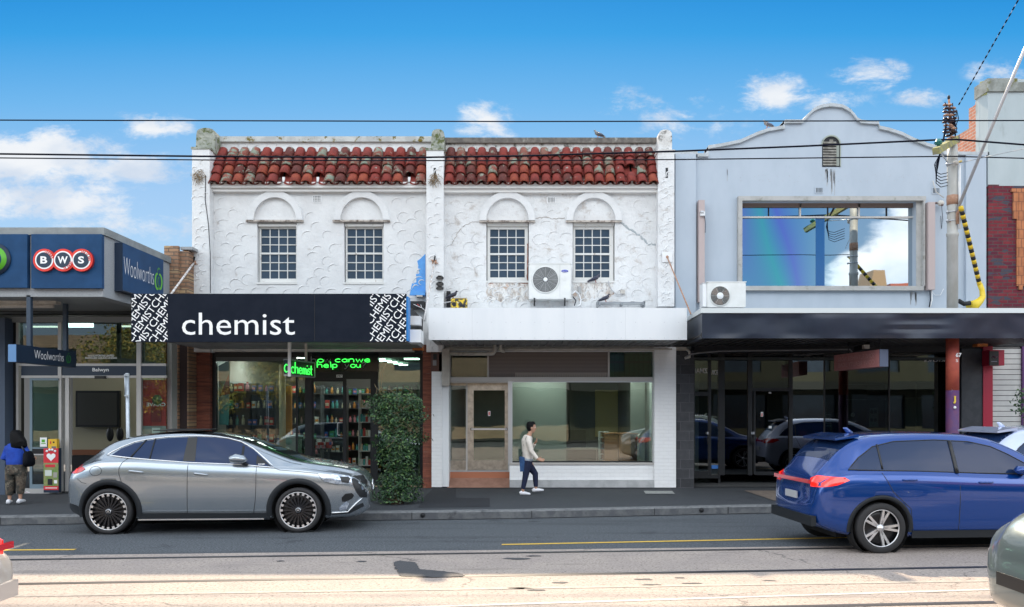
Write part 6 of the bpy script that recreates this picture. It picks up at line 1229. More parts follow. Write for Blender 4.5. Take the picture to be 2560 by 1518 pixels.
spots = [(628, 20.3, 0, 'dark shelving at the far left inside the pharmacy window'), (747, 22.4, 0, 'dark shelving left of the orange panel in the pharmacy'), (812, 23.6, 0, 'dark shelving behind the glass of the pharmacy door'), (905, 24.6, 0, 'dark shelving straight through the open pharmacy doorway'), (985, 22.4, 0, 'dark shelving behind the green bush in the pharmacy')]
for px, yy, rz, lab in spots:
    loc = (X(px, yy), yy, .15)
    if first: shelf0.location = loc; shelf0['label'] = lab; first = False
    else: dup(shelf0, loc, lab, rz)
    for k in range(6):
        bn = ('lowest', 'second lowest', 'third', 'fourth', 'second highest', 'topmost')[k]; sn = ('far left', 'second', 'middle', 'doorway', 'right hand')[[q_[0] for q_ in spots].index(px)]
        x = loc[0]-.54
        while x < loc[0]+.54:
            i = rnd.randrange(8); p_ = prods[i]
            if i in used: p_ = p_.copy(); col.objects.link(p_)
            used.add(i); p_['label'] = '%s %s on the %s board of the %s pharmacy shelving' % (nmz[i], ('packet', 'bottle')[i % 2], bn, sn); p_.location = (x, yy+rnd.uniform(.06, .14), .15+.145+k*.43+.002); s_ = rnd.uniform(.85, 1.25); p_.scale = (s_, s_, s_*rnd.uniform(.8, 1.15)); p_.rotation_euler = (0, 0, rnd.uniform(-.2, .2)); x += rnd.uniform(.115, .17); nprod += 1
t = MB(); yy = 20.7; t.box(X(694, yy), X(728, yy), yy, yy+.1, .15, Z(965, yy), M('orange_panel', (.62,.25,.03), .5)); tag(t.build('orange_partition', None, loc=(X(711, yy), yy, .15)), 'tall orange partition inside the pharmacy', 'partition')
t = MB(); yy = 20.; t.tube([(X(706, yy), yy, .15), (X(706, yy), yy, 3.1)], .08, M('pale_column', (.62,.52,.36), .6), 14); tag(t.build('column', None, loc=(X(706, yy), yy, .15)), 'pale round column in front of the orange panel in the pharmacy', 'column')
t = thing('counter', 'white pharmacy counter with a pale blue poster behind the silver car', 'counter', (X(705, 20.4), 20.4, .15)); yy = 20.4; mb = MB(); mb.box(X(668, yy), X(742, yy), yy, yy+.5, .15, Z(1092, yy)-.03, m_shelfw); mb.box(X(666, yy), X(744, yy), yy-.03, yy+.52, Z(1092, yy)-.03, Z(1089, yy), m_white); mb.build('body', t)
mb = MB(); mb.box(X(671, yy), X(707, yy), yy-.012, yy-.002, Z(1145, yy), Z(1095, yy), M('poster_lilac', (.18,.24,.62), .5)); mb.add([(X(675, yy), yy-.016, Z(1103, yy)), (X(704, yy), yy-.016, Z(1097, yy)), (X(708, yy), yy-.016, Z(1122, yy)), (X(680, yy), yy-.016, Z(1126, yy))], [(0,3,2,1)], m_ltr); mb.lathe([(.085, 0), (.085, .01)], (X(722, yy), yy-.01, Z(1104, yy)), (0, -1, 0), M('mirror_disc', (.35,.55,.50), .3), 18); mb.build('poster', t)
t = thing('toy_dog', 'white plush dog beside the lilac poster in the pharmacy window', 'toy', (X(722, 20.), 20., .6)); mb = MB(); c = Vector((X(724, 20.), 20., Z(1135, 20.))); mb.tube([c+Vector((.10,0,-.12)), c+Vector((.04,0,-.02)), c+Vector((-.02,0,.06)), c+Vector((-.07,0,.12)), c+Vector((-.14,-.02,.12))], [.09,.10,.07,.07,.03], M('plush_white', (.7,.7,.7), .95), 12); mb.tube([c+Vector((.12,-.03,-.1)), c+Vector((.1,-.05,-.3))], [.04,.03], bpy.data.materials['plush_white'], 8); mb.tube([c+Vector((-.02,-.04,-.02)), c+Vector((-.04,-.06,-.28))], [.035,.03], bpy.data.materials['plush_white'], 8); mb.build('body', t)
t = thing('display_rack', 'white wire display rack just inside the open pharmacy doorway', 'rack', (X(912, 20.6), 20.6, .15)); yy = 20.6
for k in range(6):
    mb = MB(); zz = Z(1165-k*36, yy); mb.box(X(898, yy), X(927, yy), yy, yy+.3, zz, zz+.02, m_shelfw); sh = mb.build('shelf', t)
mb = MB()
for px in (897, 927): mb.box(X(px, yy)-.01, X(px, yy)+.01, yy, yy+.3, .15, Z(975, yy), m_shelfw)
mb.build('side_panel', t); mb = MB()
for k in range(5): 
    for j in range(4): mb.box(X(900+j*6.6, yy), X(905+j*6.6, yy), yy+.05, yy+.12, Z(1165-k*36, yy)+.021, Z(1165-k*36, yy)+.14+.1*rnd.random(), pk[rnd.choice([0, 0, 5, 1, 2])])
mb.build('magazine', t)
t = thing('bargain_table', 'low table heaped with red and white packets behind the pharmacy door glass', 'table', (X(800, 20.5), 20.5, .15)); yy = 20.5; mb = MB(); mb.box(X(783, yy), X(822, yy), yy, yy+.5, .95, .98, m_shelf); mb.build('tabletop', t); mb = MB()
for px in (785, 820): mb.box(X(px, yy)-.02, X(px, yy)+.02, yy+.02, yy+.06, .15, .95, m_shelf)
mb.build('leg', t); mb = MB()
for k in range(26): a, b, c = X(rnd.uniform(785, 818), yy), yy+rnd.uniform(.05, .4), .98+rnd.choice([0, .08, .16]); mb.box(a, a+.08, b, b+.06, c+.001, c+.075, pk[rnd.choice([2, 0, 7, 4, 0])])
mb.build('packet_heap', t)
lg = []
for i in range(7):
    mb = MB(); yy = 20.2+i*.72; a = X(866, 20.2)+.06*i; mb.box(a+.35, a+.62, yy, yy+.10, 3.33, 3.36, m_light2); tag(mb.build('ceiling_light', None, loc=(a, yy, 3.36)), 'small lit ceiling panel in the row inside the pharmacy doorway', 'ceiling light', 'lit panels on the pharmacy ceiling')
for i, (px, yy) in enumerate(((590, 19.9), (700, 21.5), (1010, 21.0))): 
    mb = MB(); mb.box(X(px, yy), X(px+36, yy), yy, yy+.25, 3.30, 3.33, m_light2); tag(mb.build('ceiling_light', None, loc=(X(px, yy), yy, 3.33)), ('added panel lighting the left pharmacy shelves', 'added light panel near the orange panel in the pharmacy', 'added light panel at the right end of the pharmacy')[i], 'ceiling light')  # panels added to light the pharmacy inside
for i, (xx, yy) in enumerate(((-6.9, 21.2), (-5.2, 22.6))):
    mb = MB(); mb.box(xx, xx+1.5, yy, yy+.35, 3.35, 3.385, m_light2); tag(mb.build('ceiling_light', None, loc=(xx, yy, 3.38)), ('long panel added to light the left pharmacy aisle', 'long panel added to light the middle pharmacy aisle')[i], 'ceiling light')  # long panels added to give the pharmacy more ambient light
t = MB(); yy = F+.3; t.add([P(546, 915, yy), P(576, 900, yy), P(572, 1062, yy), P(548, 1062, yy)], [(0,1,2,3)], M('pale_banner', (.30,.38,.36), .7)); t.add([P(549, 990, yy-.01), P(572, 935, yy-.01), P(575, 985, yy-.01)], [(0,1,2)], M('banner_red', (.4,.12,.1), .7)); t.add([P(548, 1030, yy-.01), P(574, 1000, yy-.01), P(571, 1062, yy-.01), P(548, 1062, yy-.01)], [(0,1,2,3)], pk[1]); tag(t.build('window_banner', None, loc=P(560, 1062, yy)), 'pale banner with a red diamond hanging at the left edge of the pharmacy window', 'banner')

# ------------------------------------------------------------ climbing plant in a tub
def leaf_mat(name, c, c2, rough=.45):
    return M(name, c, rough, c2=c2, ns=3, amt=1, spec=.4)
lm = [leaf_mat('ivy_leaf', (.016,.055,.02), (.03,.085,.028)), leaf_mat('ivy_leaf_pale', (.07,.15,.04), (.11,.18,.06)), leaf_mat('ivy_leaf_dark', (.012,.035,.018), (.02,.05,.02))]
def leaves(mb, n, fn, size, mats, wts, seed):
    r_ = random.Random(seed)
    for _ in range(n):
        p_, nrm = fn(r_); s_ = size*r_.uniform(.6, 1.3); nrm = (Vector(nrm)+Vector((r_.gauss(0, .6), r_.gauss(0, .6), r_.gauss(.25, .6)))).normalized()
        a = nrm.orthogonal().normalized(); a = Matrix.Rotation(r_.uniform(0, 6.28), 3, nrm) @ a; b = nrm.cross(a)
        m_ = r_.choices(mats, wts)[0]; mb.add([p_-a*s_, p_-b*s_*.5+nrm*s_*.15, p_+a*s_*.9, p_+b*s_*.5+nrm*s_*.15], [(0,1,2,3)], m_)
bx, by = X(988, 16.0), 16.0
t = thing('climbing_plant', 'tall dark green column of climbing plant between the pharmacy and the empty shop', 'plant', (bx, by, .1))
def bush(r_):
    z_ = r_.random()**.9; zz = .04+2.16*z_; k = (.45 if z_ > .6 else .35+.17*z_)*(1+.16*math.sin(zz*3.1+2))*(1-.25*max(0, z_-.85)/.15)*(1+.15*math.sin(zz*7)+.12*math.sin(zz*15+1)); off = .06*math.sin(zz*2.2)+.02+(.07 if z_ > .55 else 0)
    t_ = r_.uniform(0, 6.283); rr2 = k*(r_.random()**.4)*(1+.22*math.sin(3*t_+zz*5))*(1+max(0, r_.gauss(0, .10))); return Vector((bx+off+rr2*math.cos(t_), by+rr2*math.sin(t_)*.8, zz+.1)), (math.cos(t_), math.sin(t_), .3)
mb = MB(); leaves(mb, 9500, bush, .033, lm, (5, 2, 4), 2)
def bush2(r_): a = r_.uniform(0, 6.283); q = r_.random(); return Vector((bx+.10+math.cos(a)*.46*q, by+math.sin(a)*.3*q, 2.02+r_.uniform(-.15, .22)*(1.2-q))), (0, -.3, 1)
leaves(mb, 900, bush2, .026, lm, (2, 6, 1), 3); mb.build('foliage', t)
mb = MB(); rnd = random.Random(8); vm_ = M('dry_vine', (.16,.13,.07), .8)
for k in range(34):
    p_ = Vector((bx+rnd.uniform(-.3, .45), by-rnd.uniform(.1, .35), rnd.uniform(1.3, 2.3))); pts = [p_]
    for j in range(6): p_ = p_+Vector((rnd.uniform(-.13, .13), rnd.uniform(-.04, .04), rnd.uniform(-.12, .12))); pts.append(p_)
    mb.tube(pts, .004, vm_, 4)
for s_ in (0, .04): mb.tube([Vector((bx-.1, by+.1, 2.1)), Vector((bx-.30-s_, by+.1, 2.45)), Vector((bx-.27-s_, by+.1, 2.7)), Vector((bx-.18, by+.1, 2.95))], .006, vm_, 5)
mb.tube([(bx, by, .1), (bx+.02, by, 1.2), (bx+.05, by, 2.2)], [.035,.03,.01], vm_, 6); mb.build('stem', t)
mb = MB(); mb.lathe([(.17, 0), (.20, .10), (.21, .11), (.18, .09)], (bx, by, .1), (0, 0, 1), M('tub_brown', (.10,.06,.04), .8), 18); mb.build('tub', t)
t = thing('potted_plant', 'small leafy potted plant at the right edge in front of the pale boards', 'plant', (X(2556, 18.), 18., .11)); bx2, by2 = X(2560, 18.), 18.
def pl(r_): k = r_.choice([0, 1, 2]); c_ = (Z(985, 18.), Z(1030, 18.), Z(1010, 18.))[k]; return Vector((bx2+r_.gauss(-.03, .09), by2+r_.gauss(0, .08), c_+r_.gauss(0, .06))), (0, -1, .3)
mb = MB(); leaves(mb, 160, pl, .045, lm, (5, 1, 2), 9); mb.build('foliage', t); mb = MB(); mb.tube([(bx2+.05, by2, .4), (bx2, by2, 1.6), (bx2+.02, by2, 2.4)], .012, vm_, 5); mb.build('stem', t); mb = MB(); mb.lathe([(.16,0),(.2,.3)], (bx2+.05, by2, .11), (0,0,1), M('pot_dark', (.04,.04,.04), .7), 14); mb.build('pot', t)
# ------------------------------------------------------------ people
def remesh(name, mb, parent, voxel, loc=None, smooth=4):
    o = mb.build('tmp_'+name, None); m_ = o.modifiers.new('r', 'REMESH'); m_.mode = 'VOXEL'; m_.voxel_size = voxel; m_.use_smooth_shade = True
    s_ = o.modifiers.new('s', 'SMOOTH'); s_.factor = .5; s_.iterations = smooth
    dg = bpy.context.evaluated_depsgraph_get(); dg.update(); me = bpy.data.meshes.new_from_object(o.evaluated_get(dg)); off = ROOTLOC[parent.name]
    me.transform(Matrix.Translation(-off)); me.name = name; me.materials.clear(); me.materials.append(mb.mats[0])
    for p_ in me.polygons: p_.use_smooth = True; p_.material_index = 0
    bpy.data.objects.remove(o); n_ = bpy.data.objects.new(name, me); col.objects.link(n_); n_.parent = parent; ROOTLOC[n_.name] = off; return n_
def hand(mb, w, d, side, m_, curl=.5):
    """wrist w, direction d, side vector = thumb side"""
    w, d, s_ = Vector(w), Vector(d).normalized(), Vector(side).normalized(); n = d.cross(s_).normalized()
    mb.tube([w-d*.03, w, w+d*.04, w+d*.085], [.023, (.017,.024), (.016,.036), (.014,.036)], m_, 10, ref=n)
    for k, (o, l) in enumerate(((.028, .068), (.010, .075), (-.009, .070), (-.027, .055))):
        a = w+d*.08+s_*o; q = [a]; dd = d.copy()
        for j in range(3): dd = (dd+n*curl*.5).normalized(); q.append(q[-1]+dd*l/3)
        mb.tube(q, [.0095,.009,.0085,.007], m_, 7)
    a = w+d*.025+s_*.026; mb.tube([a, a+(s_*.7+d*.7)*.035, a+(s_*.5+d*1.0+n*.2)*.062], [.012,.0105,.008], m_, 7)
def shoe(mb, heel, toe, m_, up=VZ):
    h, t = Vector(heel), Vector(toe); d = t-h; mb.tube([h+up*.035, h+d*.15+up*.05, h+d*.45+up*.042, h+d*.75+up*.032, h+d*.93+up*.026, t+up*.022], [(.032,.030), (.048,.038), (.040,.040), (.030,.045), (.024,.036), (.012,.02)], m_, 12, ref=up)
m_skin = M('skin', (.45,.25,.17), .55); m_hair = M('black_hair', (.004,.004,.005), .6, spec=.15, bump=.4, bs=120, stretch=(1, 1, .2))
def head(mb, c, f, m_, s_=1.):
    """c centre of the head, f facing"""
    c, f = Vector(c), Vector(f).normalized(); sd_ = f.cross(VZ)
    mb.tube([c+VZ*.115*s_, c+VZ*.095*s_-f*.01, c+VZ*.05*s_, c, c-VZ*.05*s_+f*.012, c-VZ*.09*s_+f*.035, c-VZ*.112*s_+f*.045], [(.02,.02), (.068*s_,.056*s_), (.092*s_,.072*s_), (.092*s_,.074*s_), (.078*s_,.062*s_), (.045*s_,.042*s_), (.02,.022)], m_, 14, ref=f)
    mb.tube([c+f*.085*s_+VZ*.01, c+f*.104*s_-VZ*.018, c+f*.088*s_-VZ*.03], [.010,.014,.010], m_, 7)
    for k in (-1, 1): mb.ball(c+sd_*k*.074*s_-VZ*.005, (.018,.018,.030), m_, 8, 6)
    mb.tube([c+f*.075*s_-VZ*.062*s_-sd_*.022, c+f*.085*s_-VZ*.062*s_, c+f*.075*s_-VZ*.062*s_+sd_*.022], .009, m_, 6)
def eyes(c, f, parent, s_=1.):
    c, f = Vector(c), Vector(f).normalized(); sd_ = f.cross(VZ); mb = MB()
    for k in (-1, 1): mb.ball(c+f*.082*s_+sd_*k*.031+VZ*.008, .011, M('eye_white', (.7,.7,.7), .3) if 'eye_white' not in bpy.data.materials else bpy.data.materials['eye_white'], 8, 6); mb.ball(c+f*.090*s_+sd_*k*.031+VZ*.008, .005, m_dark, 6, 5)
    mb.build('eyes', parent)
Yw = 17.6; q = lambda px, py, dy=0.: P(px, py, Yw)+Vector((0, dy, 0)); zg = ftz(Yw)
man = thing('person', 'man with short black hair and cream jumper walking past the empty shop', 'person', (X(1320, Yw), Yw, zg))
sk = MB(); hc = q(1329, 1069.5); head(sk, hc, (1, -.12, .0), m_skin, .98)
sk.tube([q(1327,1078), q(1324,1086), q(1321,1094)], [.048,.050,.075], m_skin, 12)
sk.tube([q(1321,1092), q(1318,1105), q(1319,1125), q(1320,1140), q(1320,1152)], [(.085,.15), (.10,.155), (.095,.13), (.09,.125), (.09,.135)], m_skin, 14, ref=VX)
sh = q(1320,1095,-.16); el = q(1329,1126,-.21); wr = q(1344,1147,-.22); sk.tube([sh, el, wr], [.045,.036,.026], m_skin, 10); hand(sk, wr, (1, 0, -.15), (0, .2, 1), m_skin)
sh2 = q(1322,1095,.16); el2 = q(1330,1122,.20); wr2 = q(1338,1108,.10); sk.tube([sh2, el2, wr2], [.045,.036,.026], m_skin, 10); hand(sk, wr2, (.4, -.6, .5), (.2, 0, 1), m_skin, .8)
hpA, knA, anA = q(1318,1155,-.08), q(1314,1188,-.09), q(1307,1224,-.09); hpB, knB, anB = q(1321,1155,.08), q(1338.5,1186,.08), q(1340,1220,.08)
for a, b, c in ((hpA, knA, anA), (hpB, knB, anB)): sk.tube([a+VZ*.05, a, b, c, c-VZ*.05], [.085,.08,.055,.034,.03], m_skin, 10)
bd = remesh('body', sk, man, .0065); eyes(hc, (1, -.12, 0), man, .98)
mb = MB(); mb.tube([q(1322,1089), q(1321,1092), q(1317,1102), q(1318,1120), q(1319,1138), q(1320,1152)], [(.07,.08), (.10,.165), (.122,.185), (.120,.165), (.115,.160), (.112,.165)], M('cream_jumper', (.74,.68,.62), .9, c2=(.66,.60,.54), ns=9, bump=.5, bs=12), 18, ref=VX); jm = mb.mats[0]
mb.tube([q(1320,1094,-.13), q(1322,1104,-.20), q(1328,1127,-.225), q(1342,1145,-.225)], [.07,.066,.055,.040], jm, 12); mb.tube([q(1320,1094,.13), q(1324,1106,.2), q(1331,1123,.215), q(1337,1110,.12)], [.07,.066,.055,.042], jm, 12); remesh('jumper', mb, man, .010)
mb = MB(); mb.tube([q(1320,1146), q(1319.5,1150), q(1320,1154)], [(.118,.168), (.121,.172), (.112,.165)], M('grey_hem', (.30,.34,.40), .9), 18, ref=VX); mb.build('hem', man)
mb = MB(); nv = M('navy_trousers', (.006,.011,.038), .85, c2=(.009,.016,.05), ns=14, bump=.4, bs=14); mb.tube([q(1320,1147), q(1319,1158), q(1319,1165)], [(.098,.155), (.105,.165), (.08,.12)], nv, 16, ref=VX)
for a, b, c in ((hpA, knA, anA), (hpB, knB, anB)): mb.tube([a+VZ*.04, a-VZ*.06, b, b.lerp(c, .5), c+VZ*.02], [.095,.097,.068,.058,.048], nv, 12)
remesh('trousers', mb, man, .010)
hr = MB(); f = Vector((1, -.12, 0)).normalized(); hr.tube([hc+VZ*.135, hc+VZ*.11-f*.012, hc+VZ*.06-f*.022, hc-f*.034, hc-VZ*.045-f*.045, hc-VZ*.08-f*.055], [(.03,.03), (.082,.072), (.100,.088), (.085,.088), (.062,.078), (.03,.05)], m_hair, 14, ref=f)
hr.tube([hc+VZ*.105+f*.0, hc+VZ*.085+f*.045, hc+VZ*.06+f*.07], [.055,.045,.022], m_hair, 10); remesh('hair', hr, man, .008)
mb = MB(); ws = M('white_shoe', (.75,.76,.80), .5); shoe(mb, q(1299,1236.5,-.09)+Vector((0,0,.0)), q(1326,1237,-.09), ws); mb.build('shoe', man); mb = MB(); shoe(mb, q(1331,1232,.08), q(1360,1229,.08), ws, Vector((-.05, 0, 1)).normalized()); mb.build('shoe', man)
mb = MB(); mb.tube([q(1316,1091,-.19), q(1309,1112,-.12), q(1306,1140,.0)], [(.006,.012)]*3, m_dark, 6); mb.build('strap', man)
bag = thing('tote_bag', 'blue tote bag carried behind the hip of the walking man', 'bag', q(1305, 1178, -.02)); mb = MB(); a = [q(1298,1142,-.16), q(1311,1142,-.16), q(1311,1142,.14), q(1298,1142,.14)]; b = [q(1300,1178,-.14), q(1312,1178,-.14), q(1312,1178,.12), q(1300,1178,.12)]; mb.hexa(b, a, M('tote_blue', (.03,.09,.22), .85, c2=(.02,.06,.16), ns=8)); mb.build('pouch', bag)
mb = MB(); mb.tube([q(1299,1142,-.1), q(1306,1130,-.05), q(1311,1142,-.1)], .008, m_dark, 6); mb.build('strap', bag)

Yv = 15.85; q = lambda px, py, dy=0.: P(px, py, Yv)+Vector((0, dy, 0)); zg = ftz(Yv)
wom = thing('person', 'woman seen from behind with long black hair, blue jumper and camouflage trousers', 'person', (X(38, Yv), Yv, .1))
sk = MB(); hc = q(40,1091); f = Vector((-.55, .83, 0)).normalized(); head(sk, hc, f, m_skin, .97); rs_ = Vector((1, 0, 0))
sk.tube([q(40,1100), q(40,1108), q(40,1116)], [.05,.05,.08], m_skin, 12); sk.tube([q(40,1112), q(39,1122), q(40,1140), q(41,1160), q(41,1178)], [(.13,.08), (.17,.10), (.145,.095), (.165,.11), (.175,.12)], m_skin, 14, ref=VX)
for s_, pp in ((-1, ((22,1120,0),(12,1145,-.03),(13,1152,.14))), (1, ((60,1120,0),(73,1142,.02),(70,1150,.16)))):
    pts = [q(*v) for v in pp]; sk.tube(pts, [.045,.036,.026], m_skin, 10); hand(sk, pts[2], (-.3*s_, 1, .1), (0, 0, 1), m_skin)
lg_ = (((28,1172),(25,1203),(24,1243)), ((53,1172),(52,1203),(51,1240)))
for l_ in lg_: a, b, c = [q(*v) for v in l_]; sk.tube([a, b, c, c-VZ*.06], [.09,.06,.035,.03], m_skin, 10)
remesh('body', sk, wom, .0065); eyes(hc, f, wom, .97)
mb = MB(); bj = M('blue_jumper', (.010,.060,.40), .85, c2=(.008,.045,.32), ns=7, bump=.4, bs=12); mb.tube([q(40,1107), q(40,1112), q(39,1122), q(40,1140), q(40,1154), q(40,1162)], [(.08,.07), (.16,.10), (.195,.125), (.180,.125), (.190,.135), (.182,.13)], bj, 18, ref=VX)
mb.tube([q(22,1117), q(16,1130), q(11,1145,-.03), q(13,1150,.09)], [.07,.062,.056,.042], bj, 12); mb.tube([q(58,1117), q(66,1130), q(73,1143,.02), q(71,1149,.10)], [.07,.062,.056,.042], bj, 12); remesh('jumper', mb, wom, .011)
mb = MB(); cm_ = M('camouflage', (.10,.075,.055), .9, c2=(.035,.035,.03), ns=9, amt=.3, dirt=(.16,.14,.11), dscale=5, dlo=.54, dhi=.58); mb.tube([q(40.5,1160), q(40.5,1172), q(41,1186)], [(.175,.13), (.205,.15), (.16,.13)], cm_, 18, ref=VX)
for l_ in lg_: a, b, c = [q(*v) for v in l_]; mb.tube([a+VZ*.02, a-VZ*.08, b, b.lerp(c, .5), c+VZ*.04], [.11,.112,.088,.078,.066], cm_, 12)
remesh('trousers', mb, wom, .011)
hr = MB(); hr.tube([hc+VZ*.125, hc+VZ*.10, hc+VZ*.04-f*.02, hc-VZ*.05-f*.045+rs_*.025, hc-VZ*.13-f*.075+rs_*.05, hc-VZ*.20-f*.07+rs_*.06, hc-VZ*.24-f*.06+rs_*.07], [(.06,.06), (.09,.09), (.115,.11), (.135,.105), (.155,.085), (.158,.07), (.12,.04)], m_hair, 16, ref=rs_); remesh('hair', hr, wom, .010)
mb = MB(); shoe(mb, q(27,1260,-.10), q(19,1258,.12), ws); mb.build('shoe', wom); mb = MB(); shoe(mb, q(51,1259,-.08), q(50,1257,.15), ws); mb.build('shoe', wom)
bag = thing('shoulder_bag', 'black shoulder bag hanging at the right side of the woman', 'bag', q(73, 1166)); mb = MB(); mb.tube([q(71,1128,-.02), q(72,1135,-.02), q(74,1150,-.02), q(74,1162,-.02), q(73,1166,-.02)], [(.04,.10), (.06,.14), (.075,.17), (.07,.17), (.03,.12)], M('black_leather', (.004,.005,.009), .7, spec=.15), 14, ref=VX); mb.build('pouch', bag)
mb = MB(); mb.tube([q(59,1110,-.07), q(66,1120,-.12), q(71,1132,-.08)], [(.008,.018)]*3, m_black, 6); mb.build('strap', bag)

# ------------------------------------------------------------ vehicles
def herm(kn, x):
    n = len(kn)
    if x <= kn[0][0]: return kn[0][1]
    if x >= kn[-1][0]: return kn[-1][1]
    for i in range(n-1):
        if x <= kn[i+1][0]: break
    x0, y0 = kn[i]; x1, y1 = kn[i+1]; h = x1-x0
    def sl(j):
        if j <= 0: return (kn[1][1]-kn[0][1])/(kn[1][0]-kn[0][0])
        if j >= n-1: return (kn[-1][1]-kn[-2][1])/(kn[-1][0]-kn[-2][0])
        a = (kn[j][1]-kn[j-1][1])/(kn[j][0]-kn[j-1][0]); b = (kn[j+1][1]-kn[j][1])/(kn[j+1][0]-kn[j][0])
        return 0 if a*b <= 0 else 2*a*b/(a+b)
    m0, m1 = sl(i), sl(i+1); t = (x-x0)/h; return y0*(2*t**3-3*t*t+1)+h*m0*(t**3-2*t*t+t)+y1*(-2*t**3+3*t*t)+h*m1*(t**3-t*t)
class Car:
    def __init__(s, top, belt, bot, wid, wr, W, crown=.085):
        s.top, s.belt, s.bot, s.wid, s.wr, s.W, s.crown = top, belt, bot, wid, wr, W, crown
        s.x0, s.x1 = top[0][0], top[-1][0]
    def half(s, x):
        zb, zs, zr = herm(s.bot, x), herm(s.belt, x), herm(s.top, x); w = herm(s.wid, x)*s.W; wr = herm(s.wr, x)*s.W
        zs = min(zs, zr-.03); h = zs-zb; c = min(s.crown, (zr-zs)*.6)
        p = [(0, zb), (.55*w, zb), (.84*w, zb+.012), (.925*w, zb+.06*min(1, h/.5)), (.955*w, zb+.22*h), (.972*w, zb+.38*h), (.992*w, zb+.58*h), (1.0*w, zb+.74*h), (.992*w, zb+.88*h), (.965*w, zb+.965*h), (.945*w, zs)]
        ze = zr-c; a0 = .915*w
        for t in (.06, .35, .7, 1.): p.append((a0+(min(wr, a0)-a0)*t**1.12, zs+(ze-zs)*t))
        wr = min(wr, a0); p += [(wr*.955, zr-c*.52), (wr*.86, zr-c*.26), (wr*.6, zr-c*.08), (wr*.3, zr-c*.015), (0, zr)]
        return p
    def side(s, x, z):
        p = s.half(x)[3:16]
        if z <= p[0][1]: return p[0][0]
        for (a, b), (c, d) in zip(p, p[1:]):
            if b <= z <= d and d > b: return a+(c-a)*(z-b)/(d-b)
        return p[-1][0]
    def topz(s, x, y):
        p = s.half(x)[14:][::-1]; y = abs(y)
        for (a, b), (c, d) in zip(p, p[1:]):
            if a <= y <= c and c > a: return b+(d-b)*(y-a)/(c-a)
        return p[-1][1]
    def body(s, root, paint, arches, rad, lining):
        xs = []; x = s.x0
        for k in range(7): xs.append(s.x0+.30*(k/7)**1.8)
        n = 56; a, b = s.x0+.30, s.x1-.35
        xs += [a+(b-a)*k/n for k in range(n)]; xs += [s.x1-.35*((7-k)/7)**1.8 for k in range(8)]
        mb = MB(); vs = []; m_ = None
        for x in xs:
            h = s.half(x); ring = h+[(-y, z) for y, z in h[-2:0:-1]]; m_ = len(ring); vs += [(x, y, z) for y, z in ring]
        fs = [(i*m_+j, i*m_+(j+1) % m_, (i+1)*m_+(j+1) % m_, (i+1)*m_+j) for i in range(len(xs)-1) for j in range(m_)]
        for e, x in ((0, s.x0), (len(xs)-1, s.x1)):
            h = s.half(x); cz = (h[0][1]+h[-1][1])/2; c = len(vs); d = -.02 if e == 0 else .02; o = len(vs)
            for j in range(m_): v = vs[e*m_+j]; vs.append((x+d, v[1]*.8, cz+(v[2]-cz)*.8))
            vs.append((x+d*1.3, 0, cz)); cc = len(vs)-1
            for j in range(m_):
                A, B, C, D = e*m_+j, e*m_+(j+1) % m_, o+(j+1) % m_, o+j
                fs += [(A, D, C, B), (D, cc, C)] if e == 0 else [(A, B, C, D), (D, C, cc)]
        mb.add(vs, fs, paint, True); o = mb.build('body', root, clean=True); o.data.materials.append(lining)
        cut = MB()
        for ax in arches:
            for sg in (-1, 1): cut.lathe([(rad, 0), (rad, .6)], (ax[0], sg*(s.W*.70), ax[1]), (0, sg, 0), lining, 40, smooth=False)
        co = cut.build('cutter', None, clean=True); co.parent = root; md = o.modifiers.new('b', 'BOOLEAN'); md.object = co; md.operation = 'DIFFERENCE'; md.solver = 'EXACT'
        dg = bpy.context.evaluated_depsgraph_get(); dg.update(); me = bpy.data.meshes.new_from_object(o.evaluated_get(dg)); o.modifiers.clear(); old = o.data; o.data = me; me.name = 'body'; bpy.data.objects.remove(co)
        me.materials.clear(); me.materials.append(paint); me.materials.append(lining)
        # lining where the face looks into the arch
        for p_ in me.polygons:
            c = p_.center; ins = any(all((me.vertices[v].co.x-a[0])**2+(me.vertices[v].co.z-a[1])**2 < (rad+.006)**2 for v in p_.vertices) for a in arches) and abs(c.y) > s.W*.55; p_.material_index = 1 if ins else 0
            p_.use_smooth = not ins
        for ax in arches:
            for sg in (-1, 1): lb = MB(); lb.lathe([(rad-.005, .865*s.W/.92), (rad-.005, .64*s.W/.92), (.0, .638*s.W/.92)], (ax[0], 0, ax[1]), (0, sg, 0), lining, 40, closed=False); lb.build('wheel_arch', root)
        return o
    def patch(s, poly, off, mat, parent, name, sides=(-1,), step=.07, thick=.004, mb=None):
        bm = bmesh.new(); vs = [bm.verts.new((x, 0, z)) for x, z in poly]; bm.faces.new(vs)
        xs = [p[0] for p in poly]; zs = [p[1] for p in poly]; x = min(xs)+step
        while x < max(xs): bmesh.ops.bisect_plane(bm, geom=bm.verts[:]+bm.edges[:]+bm.faces[:], plane_co=(x, 0, 0), plane_no=(1, 0, 0)); x += step
        z = min(zs)+step
        while z < max(zs): bmesh.ops.bisect_plane(bm, geom=bm.verts[:]+bm.edges[:]+bm.faces[:], plane_co=(0, 0, z), plane_no=(0, 0, 1)); z += step*.8
        bmesh.ops.triangulate(bm, faces=[f for f in bm.faces if len(f.verts) > 4]); bm.verts.index_update()
        own = mb is None; mb = mb or MB()
        if own and len(sides) > 1:
            bm.free(); r = [s.patch(poly, off, mat, parent, name, (sg,), step) for sg in sides]; return r[0]
